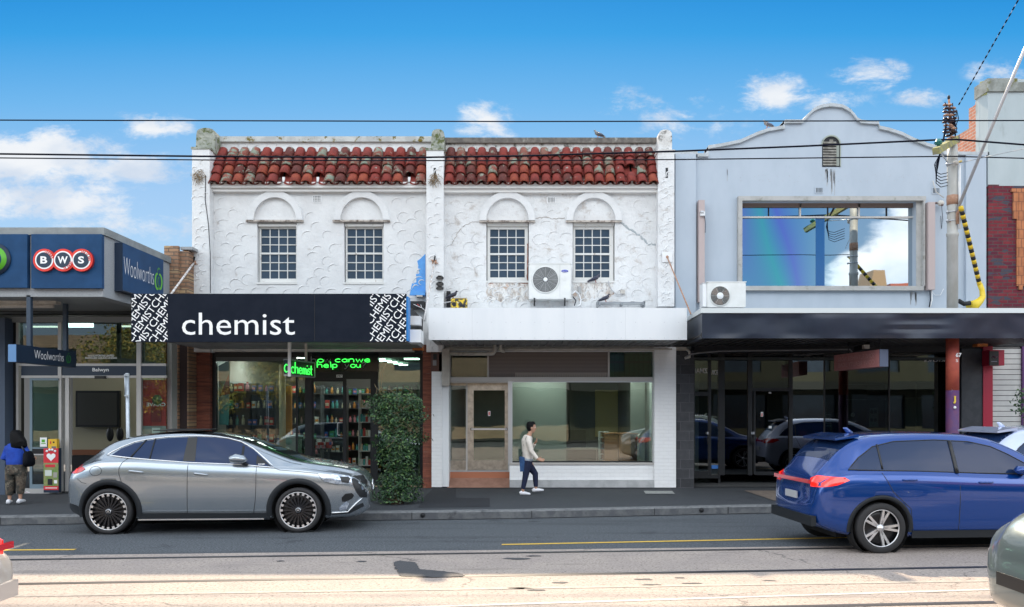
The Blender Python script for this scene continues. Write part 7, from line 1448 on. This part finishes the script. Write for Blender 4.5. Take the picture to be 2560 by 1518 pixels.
        for sg in sides:
            A = [(v.co.x, sg*(s.side(v.co.x, v.co.z)+off), v.co.z) for v in bm.verts]; fs = [tuple(v.index for v in f.verts) for f in bm.faces]
            mb.add(A, fs if sg < 0 else [f[::-1] for f in fs], mat, True)
            bd = [e for e in bm.edges if len(e.link_faces) == 1]; o_ = len(A); idx = {}
            B = []
            for e in bd:
                for v in e.verts:
                    if v.index not in idx: idx[v.index] = len(B); B.append((v.co.x, sg*(s.side(v.co.x, v.co.z)-.01), v.co.z))
            al = sorted(idx, key=lambda k: idx[k]); C = [A[k] for k in al]; nb = len(al)
            mb.add(C+B, [(idx[e.verts[0].index], idx[e.verts[1].index], nb+idx[e.verts[1].index], nb+idx[e.verts[0].index]) for e in bd], mat)
        bm.free(); return mb.build(name, parent) if own else mb
    def line(s, pts, r, mat, off=0., sides=(-1,), closed=False, mb=None, dens=5):
        own = mb or MB(); out = []
        seg = list(zip(pts, pts[1:]+([pts[0]] if closed else [])))
        for (a, b), (c, d) in (seg if closed else seg[:len(pts)-1]):
            for k in range(dens): t = k/dens; out.append((a+(c-a)*t, b+(d-b)*t))
        if not closed: out.append(pts[-1])
        for sg in sides: own.tube([(x, sg*(s.side(x, z)+off), z) for x, z in out], r, mat, 6, closed=closed)
        return own
    def toppatch(s, xa, xb, wf, off, mat, parent, name, nx=14, ny=10):
        mb = MB(); vs = []
        for i in range(nx+1):
            x = xa+(xb-xa)*i/nx; w_ = wf(x)
            for j in range(ny+1): y = -w_+2*w_*j/ny; vs.append((x, y, s.topz(x, y)+off))
        mb.add(vs, [(i*(ny+1)+j, (i+1)*(ny+1)+j, (i+1)*(ny+1)+j+1, i*(ny+1)+j+1) for i in range(nx) for j in range(ny)], mat, True); return mb.build(name, parent)
def car_paint(name, c, metal=.55, rough=.28, c2=None):
    return M(name, c, rough, metal=metal, coat=1., spec=.5)
m_carglass = M('tinted_car_glass', (.010,.025,.075), .04, spec=.35); m_plastic = M('dark_trim_plastic', (.014,.017,.021), .6, spec=.3); m_chrome = M('satin_chrome', (.75,.76,.78), .22, metal=.9); m_gap = M('panel_gap_dark', (.02,.022,.025), .6)
m_tail = M('tail_lamp_red', (.45,.01,.02), .12, coat=1., emit=(1, .02, .03), es=.02); m_lens = M('lamp_lens', (.75,.80,.88), .10, metal=.5, c2=(.30,.34,.42), ns=14, amt=.5, coat=1.); m_lining = M('arch_lining', (.006,.006,.007), .9)
def wheel(root, c, rt, rr, wd, sg, style, name='wheel', yaw=0.):
    """c wheel centre; sg -1 = the side the camera sees when unturned"""
    c = Vector(c); ax = Vector((0, sg, 0)); mb = MB()
    mb.lathe([(rr*.97, -wd/2), (rr*.97, wd*.28), (rr*.6, wd*.20), (rr*.2, wd*.15), (.0, wd*.15)], c, ax, M('rim_dark', (.012,.012,.014), .35, metal=.3) if 'rim_dark' not in bpy.data.materials else bpy.data.materials['rim_dark'], 40, closed=False); w_ = mb.build(name, root)
    mb = MB(); mb.lathe([(rr*.96, -wd*.5), (rr*1.02, -wd*.52), (rt*.93, -wd*.5), (rt, -wd*.38), (rt, wd*.38), (rt*.985, wd*.45), (rt*.93, wd*.50), (rr*1.10, wd*.52), (rr*1.02, wd*.50), (rr*.985, wd*.42)], c, ax, m_rubber, 56, closed=False); mb.build('tyre', w_)
    mb = MB(); al_ = M('alloy_silver', (.72,.72,.74), .3, metal=.85) if 'alloy_silver' not in bpy.data.materials else bpy.data.materials['alloy_silver']; blk = bpy.data.materials['rim_dark']; blk2 = M('gloss_black_spoke', (.015,.015,.018), .2) if 'gloss_black_spoke' not in bpy.data.materials else bpy.data.materials['gloss_black_spoke']
    U = lambda t: Vector((math.cos(t), 0, math.sin(t)))
    mb.lathe([(rr*.985, wd*.40), (rr*1.0, wd*.47), (rr*.955, wd*.47), (rr*.945, wd*.40)], c, ax, al_, 48, closed=False)
    ns_ = style
    for k in range(ns_):
        t = 2*math.pi*k/ns_; u = U(t); v = U(t+math.pi/2)
        if ns_ >= 15:
            a = c+u*rr*.16+ax*wd*.36; b = c+u*rr*.95+ax*wd*.44; mb.add([a-v*.010, a+v*.010, b+v*.014, b-v*.014, a-v*.010-ax*.04, a+v*.010-ax*.04, b+v*.014-ax*.04, b-v*.014-ax*.04], [(0,1,2,3),(0,4,5,1),(1,5,6,2),(2,6,7,3),(3,7,4,0)], blk2)
            b0 = c+u*rr*.82+ax*(wd*.44+.004); b1 = c+u*rr*.955+ax*(wd*.46+.003); mb.add([b0-v*.019, b0+v*.019, b1+v*.021, b1-v*.021], [(0,1,2,3)], al_)
        else:
            for q_ in (-1, 1): a = c+u*rr*.12+ax*wd*.30; b = c+(u+v*.16*q_).normalized()*rr*.95+ax*wd*.42; mb.add([a-v*.02, a+v*.02, b+v*.016, b-v*.016, a-v*.02-ax*.03, a+v*.02-ax*.03, b+v*.016-ax*.03, b-v*.016-ax*.03], [(0,1,2,3),(0,4,5,1),(1,5,6,2),(2,6,7,3),(3,7,4,0)], al_)
    mb.lathe([(rr*.20, wd*.30), (rr*.19, wd*.40), (.0, wd*.42)], c, ax, blk2 if ns_ >= 15 else al_, 24, closed=False)
    if ns_ >= 15:
        cc = c+ax*(wd*.42+.004); mb.lathe([(rr*.135, 0), (rr*.135, .003)], cc, ax, al_, 24); mb.lathe([(rr*.11, 0), (rr*.11, .005)], cc, ax, m_gap, 24)
        for k in range(3): t = math.pi/2+2*math.pi*k/3; u = U(t); v = U(t+math.pi/2); a = cc+ax*.007; mb.add([a-v*.006, a+v*.006, a+u*rr*.12], [(0,1,2)], al_)
    mb.build('spokes', w_); return w_

# --- the parked silver grey car
S = lambda u, v: ((u-450)/466, (852-v)/466)
SUV = Car(top=[(-.79,.80),(-.765,.90),(-.70,1.02),(-.615,1.115),(-.56,1.16),(-.40,1.27),(-.22,1.405),(-.05,1.50),(.12,1.555),(.35,1.60),(.75,1.64),(1.10,1.648),(1.55,1.625),(1.90,1.565),(2.20,1.465),(2.55,1.325),(2.90,1.20),(3.07,1.16),(3.35,1.115),(3.65,1.065),(3.88,1.0),(4.02,.925),(4.09,.83),(4.115,.72)],
          belt=[(-.79,.72),(-.72,.92),(-.62,1.03),(-.45,1.10),(-.1,1.19),(.3,1.195),(.9,1.165),(1.6,1.13),(2.3,1.10),(2.65,1.075),(3.05,1.05),(3.4,1.0),(3.7,.95),(3.95,.87),(4.115,.66)],
          bot=[(-.79,.42),(-.70,.36),(-.5,.27),(-.2,.23),(.3,.205),(2.6,.205),(3.3,.20),(3.8,.21),(4.0,.24),(4.115,.33)],
          wid=[(-.79,.60),(-.74,.72),(-.62,.84),(-.4,.93),(.0,.985),(.5,1.),(1.3,1.),(2.4,.995),(3.0,.985),(3.4,.965),(3.7,.92),(3.9,.85),(4.02,.77),(4.115,.62)],
          wr=[(-.79,.50),(-.5,.62),(-.2,.665),(.3,.68),(1.2,.695),(1.9,.70),(2.3,.735),(2.7,.79),(3.05,.82),(3.4,.78),(3.8,.66),(4.115,.40)], W=.92)
silver = car_paint('silver_grey_paint', (.33,.37,.41), .75, .22)
A = Vector((X(271, 12.72), 12.72, 0)); B = Vector((X(745.5, 12.90), 12.90, 0)); ang = math.atan2(B.y-A.y, B.x-A.x); sc_ = (B-A).length/3.03
car = thing('parked_car', 'silver grey electric suv parked at the kerb in front of the pharmacy, facing right', 'car', (0, 0, 0), rz=ang)
car.scale = (sc_,)*3; off = .90*sc_; car.location = (A.x-math.sin(ang)*off, A.y+math.cos(ang)*off, 0)
SUV.body(car, silver, [(0,.37), (3.03,.37)], .435, m_lining)
gl_poly = [S(*p) for p in ((440,262),(585,272),(745,287),(1035,309),(1430,325),(1530,335),(1655,347),(1600,300),(1500,220),(1400,166),(1300,139),(1200,126),(1060,120),(850,128),(700,147),(600,168),(505,208))]
wn = SUV.patch(gl_poly, .004, m_carglass, car, 'side_window', sides=(-1, 1))
mb = MB()
for a, b, w_ in (((684,144),(600,272), .014), ((752,135),(742,288), .012)): SUV.line([S(*a), S(*b)], w_, m_plastic, .006, mb=mb)
SUV.patch([S(*p) for p in ((990,302),(1080,308),(1068,122),(1000,124))], .008, m_black, None, '', mb=mb); SUV.patch([S(*p) for p in ((1418,322),(1436,323),(1432,195),(1416,186))], .008, m_plastic, None, '', mb=mb); SUV.patch([S(*p) for p in ((1537,332),(1652,345),(1600,305),(1533,260))], .009, m_black, None, '', mb=mb)
split(mb, 'pillar_trim', wn, 2)
mb = MB(); chp = [S(*p) for p in ((410,256),(580,275),(745,290),(1035,313),(1430,330),(1545,341),(1678,354),(1605,294),(1500,212),(1400,158),(1300,131),(1200,118),(1060,112),(850,119),(700,137),(600,157),(505,196),(440,232))]
SUV.line(chp, .011, m_chrome, .006, sides=(-1, 1), closed=True, mb=mb, dens=3); mb.build('window_trim', wn)
a = S(1556, 335); mb = MB(); put_text(mb, 'EQE', (a[0], -SUV.side(*a)-.016, a[1]), VX, VZ, .105, .028, m_ltr, .02); mb.build('badge', wn)
SUV.toppatch(.02, 1.98, lambda x: SUV.half(x)[15][0]*.93, .004, M('roof_glass', (.008,.009,.012), .06), car, 'roof_glass')
SUV.toppatch(2.03, 3.05, lambda x: SUV.half(x)[14][0]*.985, .005, M('windscreen_glass', (.012,.018,.017), .04, spec=.4), car, 'windscreen')
SUV.toppatch(-.50, -.06, lambda x: SUV.half(x)[14][0]*.93, .004, m_carglass, car, 'rear_window')
mb = MB(); mb.box(.55, 1.35, -.5, .5, 1.665, 1.678, m_black); mb.build('sunroof', car)
mb = MB(); SUV.line([S(*p) for p in ((583,277),(545,315),(530,350),(528,385),(545,450),(590,510),(640,560),(672,625),(690,692))], .0045, m_gap, .0005, mb=mb); SUV.line([S(*p) for p in ((1035,315),(1034,450),(1030,600),(1026,694))], .005, m_gap, .0005, mb=mb); SUV.line([S(*p) for p in ((1546,343),(1545,500),(1535,620),(1523,700))], .005, m_gap, .0005, mb=mb); SUV.line([S(*p) for p in ((690,694),(1030,697),(1523,703))], .006, m_gap, .001, mb=mb)
SUV.line([S(*p) for p in ((1680,357),(1720,372),(1850,383),(2010,400))], .0045, m_gap, .0005, mb=mb); SUV.line([S(*p) for p in ((130,380),(100,420),(200,430),(240,460),(280,470))][2:], .004, m_gap, .0, mb=mb); SUV.line([S(*p) for p in ((2010,405),(2040,450),(2100,480),(2160,490))], .004, m_gap, .0, mb=mb)
SUV.line([(S(352, 373)[0]+.10*math.cos(2*math.pi*k/16), S(352, 373)[1]+.075*math.sin(2*math.pi*k/16)*(1.0)) for k in range(16)], .004, m_gap, .0, closed=True, mb=mb, dens=1); mb.build('panel_line', car)
for cx in (0, 3.03):                                    # wheel arch cladding
    mb = MB(); pts = []; n = 30
    a0, a1 = R(-12), R(192)
    for k in range(n+1):
        t = a0+(a1-a0)*k/n; 
        for rr2, of in ((.435, .0), (.437, .014), (.515, .016), (.525, .002)): x = cx+rr2*math.cos(t); z = .37+rr2*math.sin(t); z = max(z, .24); pts.append((x, -(SUV.side(x, z)+of), z))
    mb.add(pts, [(4*k+j, 4*k+4+j, 4*k+5+j, 4*k+1+j) for k in range(n) for j in range(3)], m_plastic, True); mb.add([(x, -y, z) for x, y, z in pts], [(4*k+j, 4*k+1+j, 4*k+5+j, 4*k+4+j) for k in range(n) for j in range(3)], m_plastic, True); split(mb, 'arch_trim', car)
SUV.patch([(.47,.215),(2.56,.215),(2.56,.325),(.47,.325)], .012, m_plastic, car, 'sill', sides=(-1, 1)); mb = MB()
mb.bar((.50, -.955, .245), (2.52, -.955, .245), .12, .022, m_plastic); mb.bar((.52, -1.018, .250), (2.50, -1.018, .250), .01, .020, m_chrome)
for sg_ in (1,): mb.bar((.50, .955, .245), (2.52, .955, .245), .12, .022, m_plastic)
mb.build('side_step', car)
SUV.patch([S(*p) for p in ((92,645),(200,690),(232,735),(300,730),(235,640),(215,640),(120,600),(97,585))], .006, m_plastic, car, 'rear_bumper_trim', sides=(-1, 1)) if 0 else None
mb = MB(); SUV.patch([(-.785,.43),(-.785,.50),(-.60,.47),(-.46,.43),(-.44,.30),(-.50,.285),(-.66,.35)], .006, m_plastic, None, '', sides=(-1, 1), mb=mb); mb.build('rear_bumper_trim', car)
SUV.patch([S(*p) for p in ((146,392),(155,350),(180,333),(250,346),(266,360),(240,378),(200,392),(165,397))], .010, m_tail, car, 'tail_lamp', sides=(-1, 1), step=.03)
mb = MB(); SUV.patch([S(*p) for p in ((175,385),(195,347),(210,350),(190,390))], .014, M('lamp_bright_red', (.7,.03,.03), .2, emit=(1,.1,.08), es=.1), None, '', mb=mb, step=.03); mb.build('lamp_strip', bpy.data.objects['tail_lamp'])
SUV.patch([S(*p) for p in ((2010,406),(2100,408),(2230,420),(2262,440),(2248,484),(2150,482),(2060,462))], .008, m_lens, car, 'headlight', sides=(-1, 1), step=.03)
hl = bpy.data.objects['headlight']; mb = MB(); SUV.patch([S(*p) for p in ((2170,425),(2235,430),(2250,445),(2238,478),(2190,470))], .012, m_black, None, '', mb=mb, step=.03); SUV.patch([S(*p) for p in ((2050,420),(2120,425),(2140,440),(2080,436))], .012, m_white, None, '', mb=mb, step=.03); mb.build('lamp_insert', hl)
# front face: grille, air intake, star
mb = MB(); vs = []; NG = 16
for j in range(7):
    z = .50+.36*j/6
    for i in range(NG+1):
        y = -.52+1.04*i/NG; k = abs(y)/.6
        xx = 4.13-.02*max(0, (z-.66)/.2)**2-.20*k*k-(0 if z < .7 else .16*(z-.7)/.18)+.012; vs.append((xx, y, z))
mb.add(vs, [(j*(NG+1)+i, j*(NG+1)+i+1, (j+1)*(NG+1)+i+1, (j+1)*(NG+1)+i) for j in range(6) for i in range(NG)], m_black, True); gr = mb.build('grille', car); SUV.patch([S(*p) for p in ((2258,430),(2325,428),(2352,470),(2366,540),(2368,600),(2325,596),(2292,545),(2268,485))], .010, m_black, car, 'grille_surround', sides=(-1, 1), step=.05)
mb = MB(); mb.lathe([(.105, .0), (.105, .01), (.090, .01), (.090, 0)], (4.142, 0, .70), (1, 0, 0), m_chrome, 30, closed=False)
for k in range(3): t = math.pi/2+2*math.pi*k/3; u = Vector((0, math.cos(t), math.sin(t))); v = Vector((0, -math.sin(t), math.cos(t))); c = Vector((4.150, 0, .70)); mb.add([c-v*.012, c+v*.012, c+u*.095], [(0,1,2)], m_chrome)
mb.build('emblem', gr)
mb = MB(); SUV.patch([S(*p) for p in ((2185,590),(2215,560),(2262,556),(2278,575),(2262,600),(2215,622),(2190,620))], .008, m_black, None, '', mb=mb, sides=(-1, 1), step=.04); SUV.patch([S(*p) for p in ((2105,705),(2215,700),(2300,655),(2340,640),(2345,668),(2240,716),(2110,722))], .012, m_plastic, None, '', mb=mb, sides=(-1, 1), step=.04); SUV.patch([S(*p) for p in ((2165,672),(2225,620),(2240,640),(2222,680),(2170,690))], .014, m_lens, None, '', mb=mb, step=.04); SUV.line([S(*p) for p in ((2105,707),(2230,702),(2290,640),(2335,600))], .012, m_chrome, .014, mb=mb, dens=4); split(mb, 'air_intake', car, 2)
mb = MB(); mb.box(4.115, 4.135, -.26, .26, .40, .51, M('plate_dark', (.03,.05,.09), .4)); put_text(mb, 'BPZ 8', (4.137, -.22, .425), VY, VZ, .44, .065, m_ltr, .02); mb.build('number_plate', car)
for a, b in (((603,372),(710,384)), ((1085,393),(1188,406))):
    mb = MB(); p0, p1 = S(*a), S(*b); mb.tube([(p0[0], -SUV.side(*p0)-.008, p0[1]), (p0[0]+.02, -SUV.side(*p0)-.016, p0[1]-.002), (p1[0]-.02, -SUV.side(*p1)-.016, p1[1]+.002), (p1[0], -SUV.side(*p1)-.008, p1[1])], [.010,(.020,.014),(.018,.014),.008], silver, 10, ref=VZ); mb.build('door_handle', car)
a = S(1418, 285); yb_ = -SUV.side(*a); mb = MB(); mb.tube([(a[0]-.145, yb_-.15, a[1]-.005), (a[0]-.13, yb_-.15, a[1]+.0), (a[0]-.04, yb_-.15, a[1]+.01), (a[0]+.08, yb_-.15, a[1]-.005), (a[0]+.135, yb_-.14, a[1]-.02)], [(.015,.03), (.06,.08), (.078,.10), (.066,.09), (.02,.04)], silver, 16, ref=VZ); mr2 = mb.build('wing_mirror', car); mb = MB(); mb.tube([(a[0]+.06, yb_-.12, a[1]-.06), (a[0]+.11, yb_-.04, a[1]-.11), (a[0]+.13, yb_+.03, a[1]-.15)], [(.03,.05), (.03,.045), (.035,.05)], m_plastic, 10); mb.build('mirror_foot', mr2)
for cx in (0, 3.03):
    for sg_ in (-1, 1): wheel(car, (cx, sg_*.80, .37), .37, .302, .24, sg_, 20)
mb = MB(); mb.box(-.3, 3.7, -.55, .55, .19, .24, m_lining); mb.build('underbody', car)
# --- other vehicles from one general pattern
def gen_car(name, label, paint, loc, rz, H=1.62, kind='suv', sp=5, W=.92, lamp_on=False, Lw=2.70, wheels=(0, 1), plate=False):
    k = H/1.64
    if kind == 'suv':
        top = [(-.86,.72),(-.84,.92),(-.78,1.06),(-.66,1.20),(-.52,1.36),(-.36,1.49),(-.18,1.575),(.1,1.62),(.7,1.645),(1.3,1.635),(1.7,1.58),(2.0,1.475),(2.35,1.30),(2.62,1.16),(2.80,1.11),(3.15,1.05),(3.45,.96),(3.62,.82),(3.66,.62)]
        belt = [(-.86,.66),(-.8,.95),(-.6,1.06),(-.3,1.10),(.5,1.09),(1.5,1.05),(2.4,1.02),(2.8,.99),(3.2,.92),(3.5,.80),(3.66,.56)]
        win = [(-.42,1.14),(.0,1.13),(.5,1.12),(1.5,1.085),(2.15,1.07),(2.42,1.075),(2.2,1.20),(1.95,1.34),(1.72,1.445),(1.4,1.515),(.9,1.54),(.3,1.52),(-.02,1.45),(-.25,1.30)]
        bp, rw, ws_ = 1.12, (-.60, -.22), (1.76, 2.72)
    else:
        top = [(-.90,.62),(-.88,.80),(-.80,.93),(-.62,1.02),(-.42,1.10),(-.10,1.25),(.2,1.36),(.55,1.43),(1.0,1.455),(1.35,1.43),(1.7,1.33),(2.1,1.14),(2.45,.98),(2.8,.93),(3.2,.87),(3.5,.78),(3.68,.66),(3.72,.5)]
        belt = [(-.90,.55),(-.82,.80),(-.5,.93),(.2,.95),(1.5,.92),(2.4,.88),(3.0,.82),(3.5,.70),(3.72,.46)]
        win = [(-.25,1.0),(.5,.985),(1.5,.955),(2.1,.945),(2.2,.96),(1.85,1.15),(1.55,1.27),(1.2,1.33),(.8,1.34),(.4,1.30),(.0,1.16)]
        bp, rw, ws_ = .95, (-.42, .14), (1.42, 2.40)
    top = [(x, z*k) for x, z in top]; belt = [(x, z*k) for x, z in belt]; win = [(x, z*k) for x, z in win]
    a, b = top[0][0], top[-1][0]; L_ = b-a
    bot = [(a,.40),(a+.12,.33),(a+.5,.22),(a+1.2,.20),(b-.9,.20),(b-.3,.21),(b-.08,.25),(b,.33)]
    wid = [(a,.70),(a+.05,.82),(a+.16,.90),(a+.4,.95),(a+.9,1.),(b-1.4,1.),(b-.8,.975),(b-.4,.90),(b-.18,.80),(b-.06,.68),(b,.54)]
    wr = [(a,.62),(a+.3,.68),(a+.8,.70),(a+2.2,.70),(a+2.8,.74),(a+3.4,.82),(b-.5,.76),(b,.45)]
    C_ = Car(top, belt, bot, wid, wr, W); t = thing(name, label, 'car', (0, 0, 0), rz=rz); t.location = loc
    C_.body(t, paint, [(0,.35), (Lw,.35)], .405, m_lining); wn = C_.patch(win, .004, m_carglass, t, 'side_window', sides=(-1, 1))
    mb = MB(); zb = C_.belt; f = lambda x: herm(C_.belt, x)
    C_.line([(bp, f(bp)+.02), (bp, herm(C_.top, bp)-.12*k)], .028, m_black, .004, sides=(-1, 1), mb=mb); C_.line([(.05, f(.05)+.05), (.05, f(.05)+.38*k)], .014, m_black, .004, sides=(-1, 1), mb=mb); C_.line(win, .008, m_black if kind == 'suv' else m_chrome, .004, sides=(-1, 1), closed=True, mb=mb, dens=3); mb.build('window_trim', wn)
    C_.toppatch(ws_[0], ws_[1], lambda x: C_.half(x)[14][0]*.97, .005, m_carglass, t, 'windscreen'); C_.toppatch(rw[0], rw[1], lambda x: C_.half(x)[14][0]*.90, .005, m_carglass, t, 'rear_window')
    mb = MB()
    for pts in ([(bp, f(bp)), (bp+.01, .28)], [(2.18, f(2.18)), (2.2, .6), (2.12, .28)], [(.02, f(.02)), (.16, .85), (.42, .62), (.48, .28)], [(.48, .28), (2.12, .28)]): C_.line(pts, .005, m_gap, 0, sides=(-1, 1), mb=mb)
    mb.build('panel_line', t)
    for cx in (0, Lw):
        mb = MB(); pts = []; n = 26
        for q_ in range(n+1):
            tt = R(-8)+R(196)*q_/n
            for rr2, of in ((.405, .0), (.407, .012), (.455, .012), (.46, .002)): x = cx+rr2*math.cos(tt); z = max(.35+rr2*math.sin(tt), .24); pts.append((x, -(C_.side(x, z)+of), z))
        fs = [(4*q_+j, 4*q_+4+j, 4*q_+5+j, 4*q_+1+j) for q_ in range(n) for j in range(3)]; m_ = m_plastic if kind == 'suv' else paint; mb.add(pts, fs, m_, True); mb.add([(x, -y, z) for x, y, z in pts], [f_[::-1] for f_ in fs], m_, True); split(mb, 'arch_trim', t)
    C_.patch([(.46,.205),(2.24,.205),(2.24,.31),(.46,.31)], .010, m_plastic if kind == 'suv' else paint, t, 'sill', sides=(-1, 1)); a_ = a
    zt_ = .98*k; tl = M('tail_lamp_lit', (.6,.01,.01), .15, coat=1., emit=(1,.03,.015), es=.22) if lamp_on else m_tail
    C_.patch([(a_+.012, zt_-.09), (a_+.012, zt_+.03), (a_+.10, zt_+.07), (a_+.36, zt_+.06), (a_+.42, zt_+.02), (a_+.25, zt_-.05)], .010, tl, t, 'tail_lamp', sides=(-1, 1), step=.03)
    mb = MB(); mb.box(a_-.04, a_-.015, -.62, .62, zt_-.045, zt_+.01, m_tail); mb.box(a_-.045, a_-.02, -.19, .19, .70, .80, M('plate_grey', (.40,.41,.43), .4)); mb.box(a_-(.05 if kind == 'suv' else .03), a_+.02, -.7, .7, .36, .50, m_plastic if kind == 'suv' else paint); mb.build('rear_panel', t)
    C_.patch([(b-.60, .80*k), (b-.20, .76*k), (b-.10, .66*k), (b-.22, .62*k), (b-.50, .70*k)], .008, m_lens, t, 'headlight', sides=(-1, 1), step=.03)
    mb = MB(); mb.box(b+.0, b+.03, -.34, .34, .47, .58, m_black); mb.build('grille', t)
    for x in (.30, 1.40): mb = MB(); z = f(x)-.09; mb.tube([(x, -C_.side(x, z)-.006, z), (x+.03, -C_.side(x, z)-.02, z), (x+.17, -C_.side(x+.17, z)-.02, z), (x+.2, -C_.side(x+.2, z)-.006, z)], .012, paint, 8); mb.tube([(x, C_.side(x, z)+.006, z), (x+.03, C_.side(x, z)+.02, z), (x+.17, C_.side(x+.17, z)+.02, z), (x+.2, C_.side(x+.2, z)+.006, z)], .012, paint, 8); split(mb, 'door_handle', t)
    for sg_ in (-1, 1): x = 2.02; z = f(x)+.09; y = C_.side(x, z)+.11; mb = MB(); mb.tube([(x-.1, sg_*y, z), (x-.05, sg_*y, z+.01), (x+.05, sg_*y, z+.005), (x+.09, sg_*y, z-.01)], [(.02,.04), (.06,.085), (.055,.08), (.02,.03)], paint, 12, ref=VZ); mb.tube([(x+.03, sg_*(y-.04), z-.04), (x+.08, sg_*(y-.13), z-.08)], .022, m_black, 8); split(mb, 'wing_mirror', t, 2)
    for cx in (0, Lw):
        for sg_ in (-1, 1): wheel(t, (cx, sg_*(W*.865), .35), .35, .26, .22, sg_, sp)
    mb = MB(); mb.box(a+.4, b-.4, -.5, .5, .17, .235, m_lining); mb.build('underbody', t)
    if kind == 'suv':
        mb = MB(); mb.hexa([(-.47,-.52,1.53*k),(-.16,-.58,1.575*k),(-.16,.58,1.575*k),(-.47,.52,1.53*k)], [(-.48,-.52,1.56*k),(-.16,-.58,1.62*k),(-.16,.58,1.62*k),(-.48,.52,1.56*k)], paint); mb.build('spoiler', t)
        mb = MB(); mb.tube([(.02,0,1.60*k),(-.06,0,1.68*k),(-.10,0,1.695*k)], [(.05,.02),(.03,.012),(.006,.004)], paint, 8); mb.build('antenna', t)
    return t, C_
blue, _ = gen_car('passing_car', 'blue suv driving right with its tail lamp lit', car_paint('blue_paint', (.002,.048,.25), .45, .18), (X(2190, 11.05), 11.05+.87, 0), R(4.2), H=1.66, sp=5, lamp_on=True)
lil, _ = gen_car('parked_car', 'pale lilac white hatchback parked at the kerb behind the passing blue suv', car_paint('lilac_white_paint', (.50,.56,.74), .25, .3), (8.7, 14.2, 0), R(5.5), H=1.70)
nl, _ = gen_car('passing_car', 'red tail lamp end of a pale car leaving past the left frame side', car_paint('pale_silver_paint', (.50,.48,.47), .4, .3), (-5.28, 6.35, 0), R(180), H=1.40, kind='sedan', lamp_on=True)
nr, _ = gen_car('passing_car', 'bonnet of a grey green car entering at the lower right corner', car_paint('grey_green_paint', (.13,.17,.18), .5, .3), (7.92, 6.65, 0), R(180), H=1.75, kind='suv', sp=10)

# ------------------------------------------------------------ the other side of the street (seen in the glass)
bl = [('beige shop row across the street, seen only as a reflection in the glass', (.30,.25,.19), -30, -9, 6.5), ('cream two storey shop across the street, seen in the dark shop glass', (.36,.31,.24), -8.9, 3.5, 7.4), ('dark green shop row across the street, reflected in the dark shop glass', (.045,.055,.04), 3.6, 40, 6.2)]
for lab, c, x0, x1, h in bl:
    t = thing('opposite_building', lab, 'building', ((x0+x1)/2, -13, 0)); mm = M('opposite_render', c, .8, c2=tuple(k*.85 for k in c), ns=1.2); mb = MB(); n = int((x1-x0)/4.2); hs_ = []
    for i in range(n):
        a = x0+(x1-x0)*(i+.2)/n; b = x0+(x1-x0)*(i+.8)/n; hs_ += [(a, b, 4.4, 5.7)] if h > 6 else []; hs_ += [(a-.4, b+.4, .7, 2.9)] if h < 7 else []
    mb.wall(x0, x1, 0, h, -13.4, -13, hs_, mm); mb.box(x0, x1, -24, -13.4, 0, .1, mm); mb.box(x0, x1, -24, -23.8, 0, h, mm); mb.box(x0, x1, -24, -13.4, h-.6, h-.4, mm); mb.build('wall', t)
    mb = MB()
    for hq in hs_: mb.box(hq[0], hq[1], -13.3, -13.25, hq[2], hq[3], m_pane); 
    mb.build('window', t)
    mb = MB(); mb.box(x0, x1, -13, -10.3, 3.2, 3.7, M('opposite_awning', (c[0]*.4, c[1]*.5, c[2]*.7), .6)); mb.build('awning', t)
mb = MB(); mb.add([(22.6,-14,6.2),(25.6,-14,6.2),(24.6,-14,11.2),(23.8,-14,11.2),(22.6,-16,6.2),(25.6,-16,6.2),(24.6,-16,11.2),(23.8,-16,11.2)], [(0,1,2,3),(7,6,5,4),(0,3,7,4),(1,5,6,2),(3,2,6,7)], M('chimney_tan', (.35,.25,.16), .8)); mb.hexa([(25.7,-14,6.2),(40,-14,6.2),(40,-19,6.2),(25.7,-19,6.2)], [(26.0,-16,10.6),(39,-16,10.6),(39,-17,10.6),(26.0,-17,10.6)], M('far_tiles', (.3,.08,.05), .8)); mb.build('roof', t)
fpb = MB(); fpb.add([(-60,-13,.08),(60,-13,.08),(60,-8.9,.08),(-60,-8.9,.08)], [(0,1,2,3)], m_foot); struct('pavement', fpb)
for i, (tx_, ty_, lab) in enumerate(((-13.2, -7.5, 'yellow green street tree across the road, reflected in the pharmacy window'), (-20.5, -7.2, 'yellow green street tree across the road, reflected in the supermarket glass'))):
    t = thing('street_tree', lab, 'tree', (tx_, ty_, .08)); mb = MB(); bk_ = M('bark', (.12,.09,.06), .9); mb.tube([(tx_, ty_, 0), (tx_+.1, ty_, 2), (tx_, ty_, 3.6)], [.16,.12,.09], bk_, 10)
    for k in range(6): a = k*1.05; mb.tube([(tx_, ty_, 2.6+k*.15), (tx_+math.cos(a)*1.6, ty_+math.sin(a)*1.3, 4.5+k*.2)], [.06,.02], bk_, 6)
    mb.build('trunk', t); rr_t = random.Random(i); cl = [(tx_+rr_t.gauss(0, 1.6), ty_+rr_t.gauss(0, 1.0), 5.0+rr_t.gauss(0, 1.1), rr_t.uniform(.6, 1.2)) for _ in range(20)]
    def crown(r_): c = r_.choice(cl); v = Vector((r_.gauss(0, 1), r_.gauss(0, 1), r_.gauss(0, 1))).normalized()*c[3]*r_.random()**.4; return Vector(c[:3])+v, v.normalized()
    mb = MB(); leaves(mb, 6500, crown, .11, [M('autumn_leaf', (.30,.24,.03), .6), M('autumn_leaf_green', (.14,.17,.03), .6)], (1, 1), i); mb.build('crown', t)
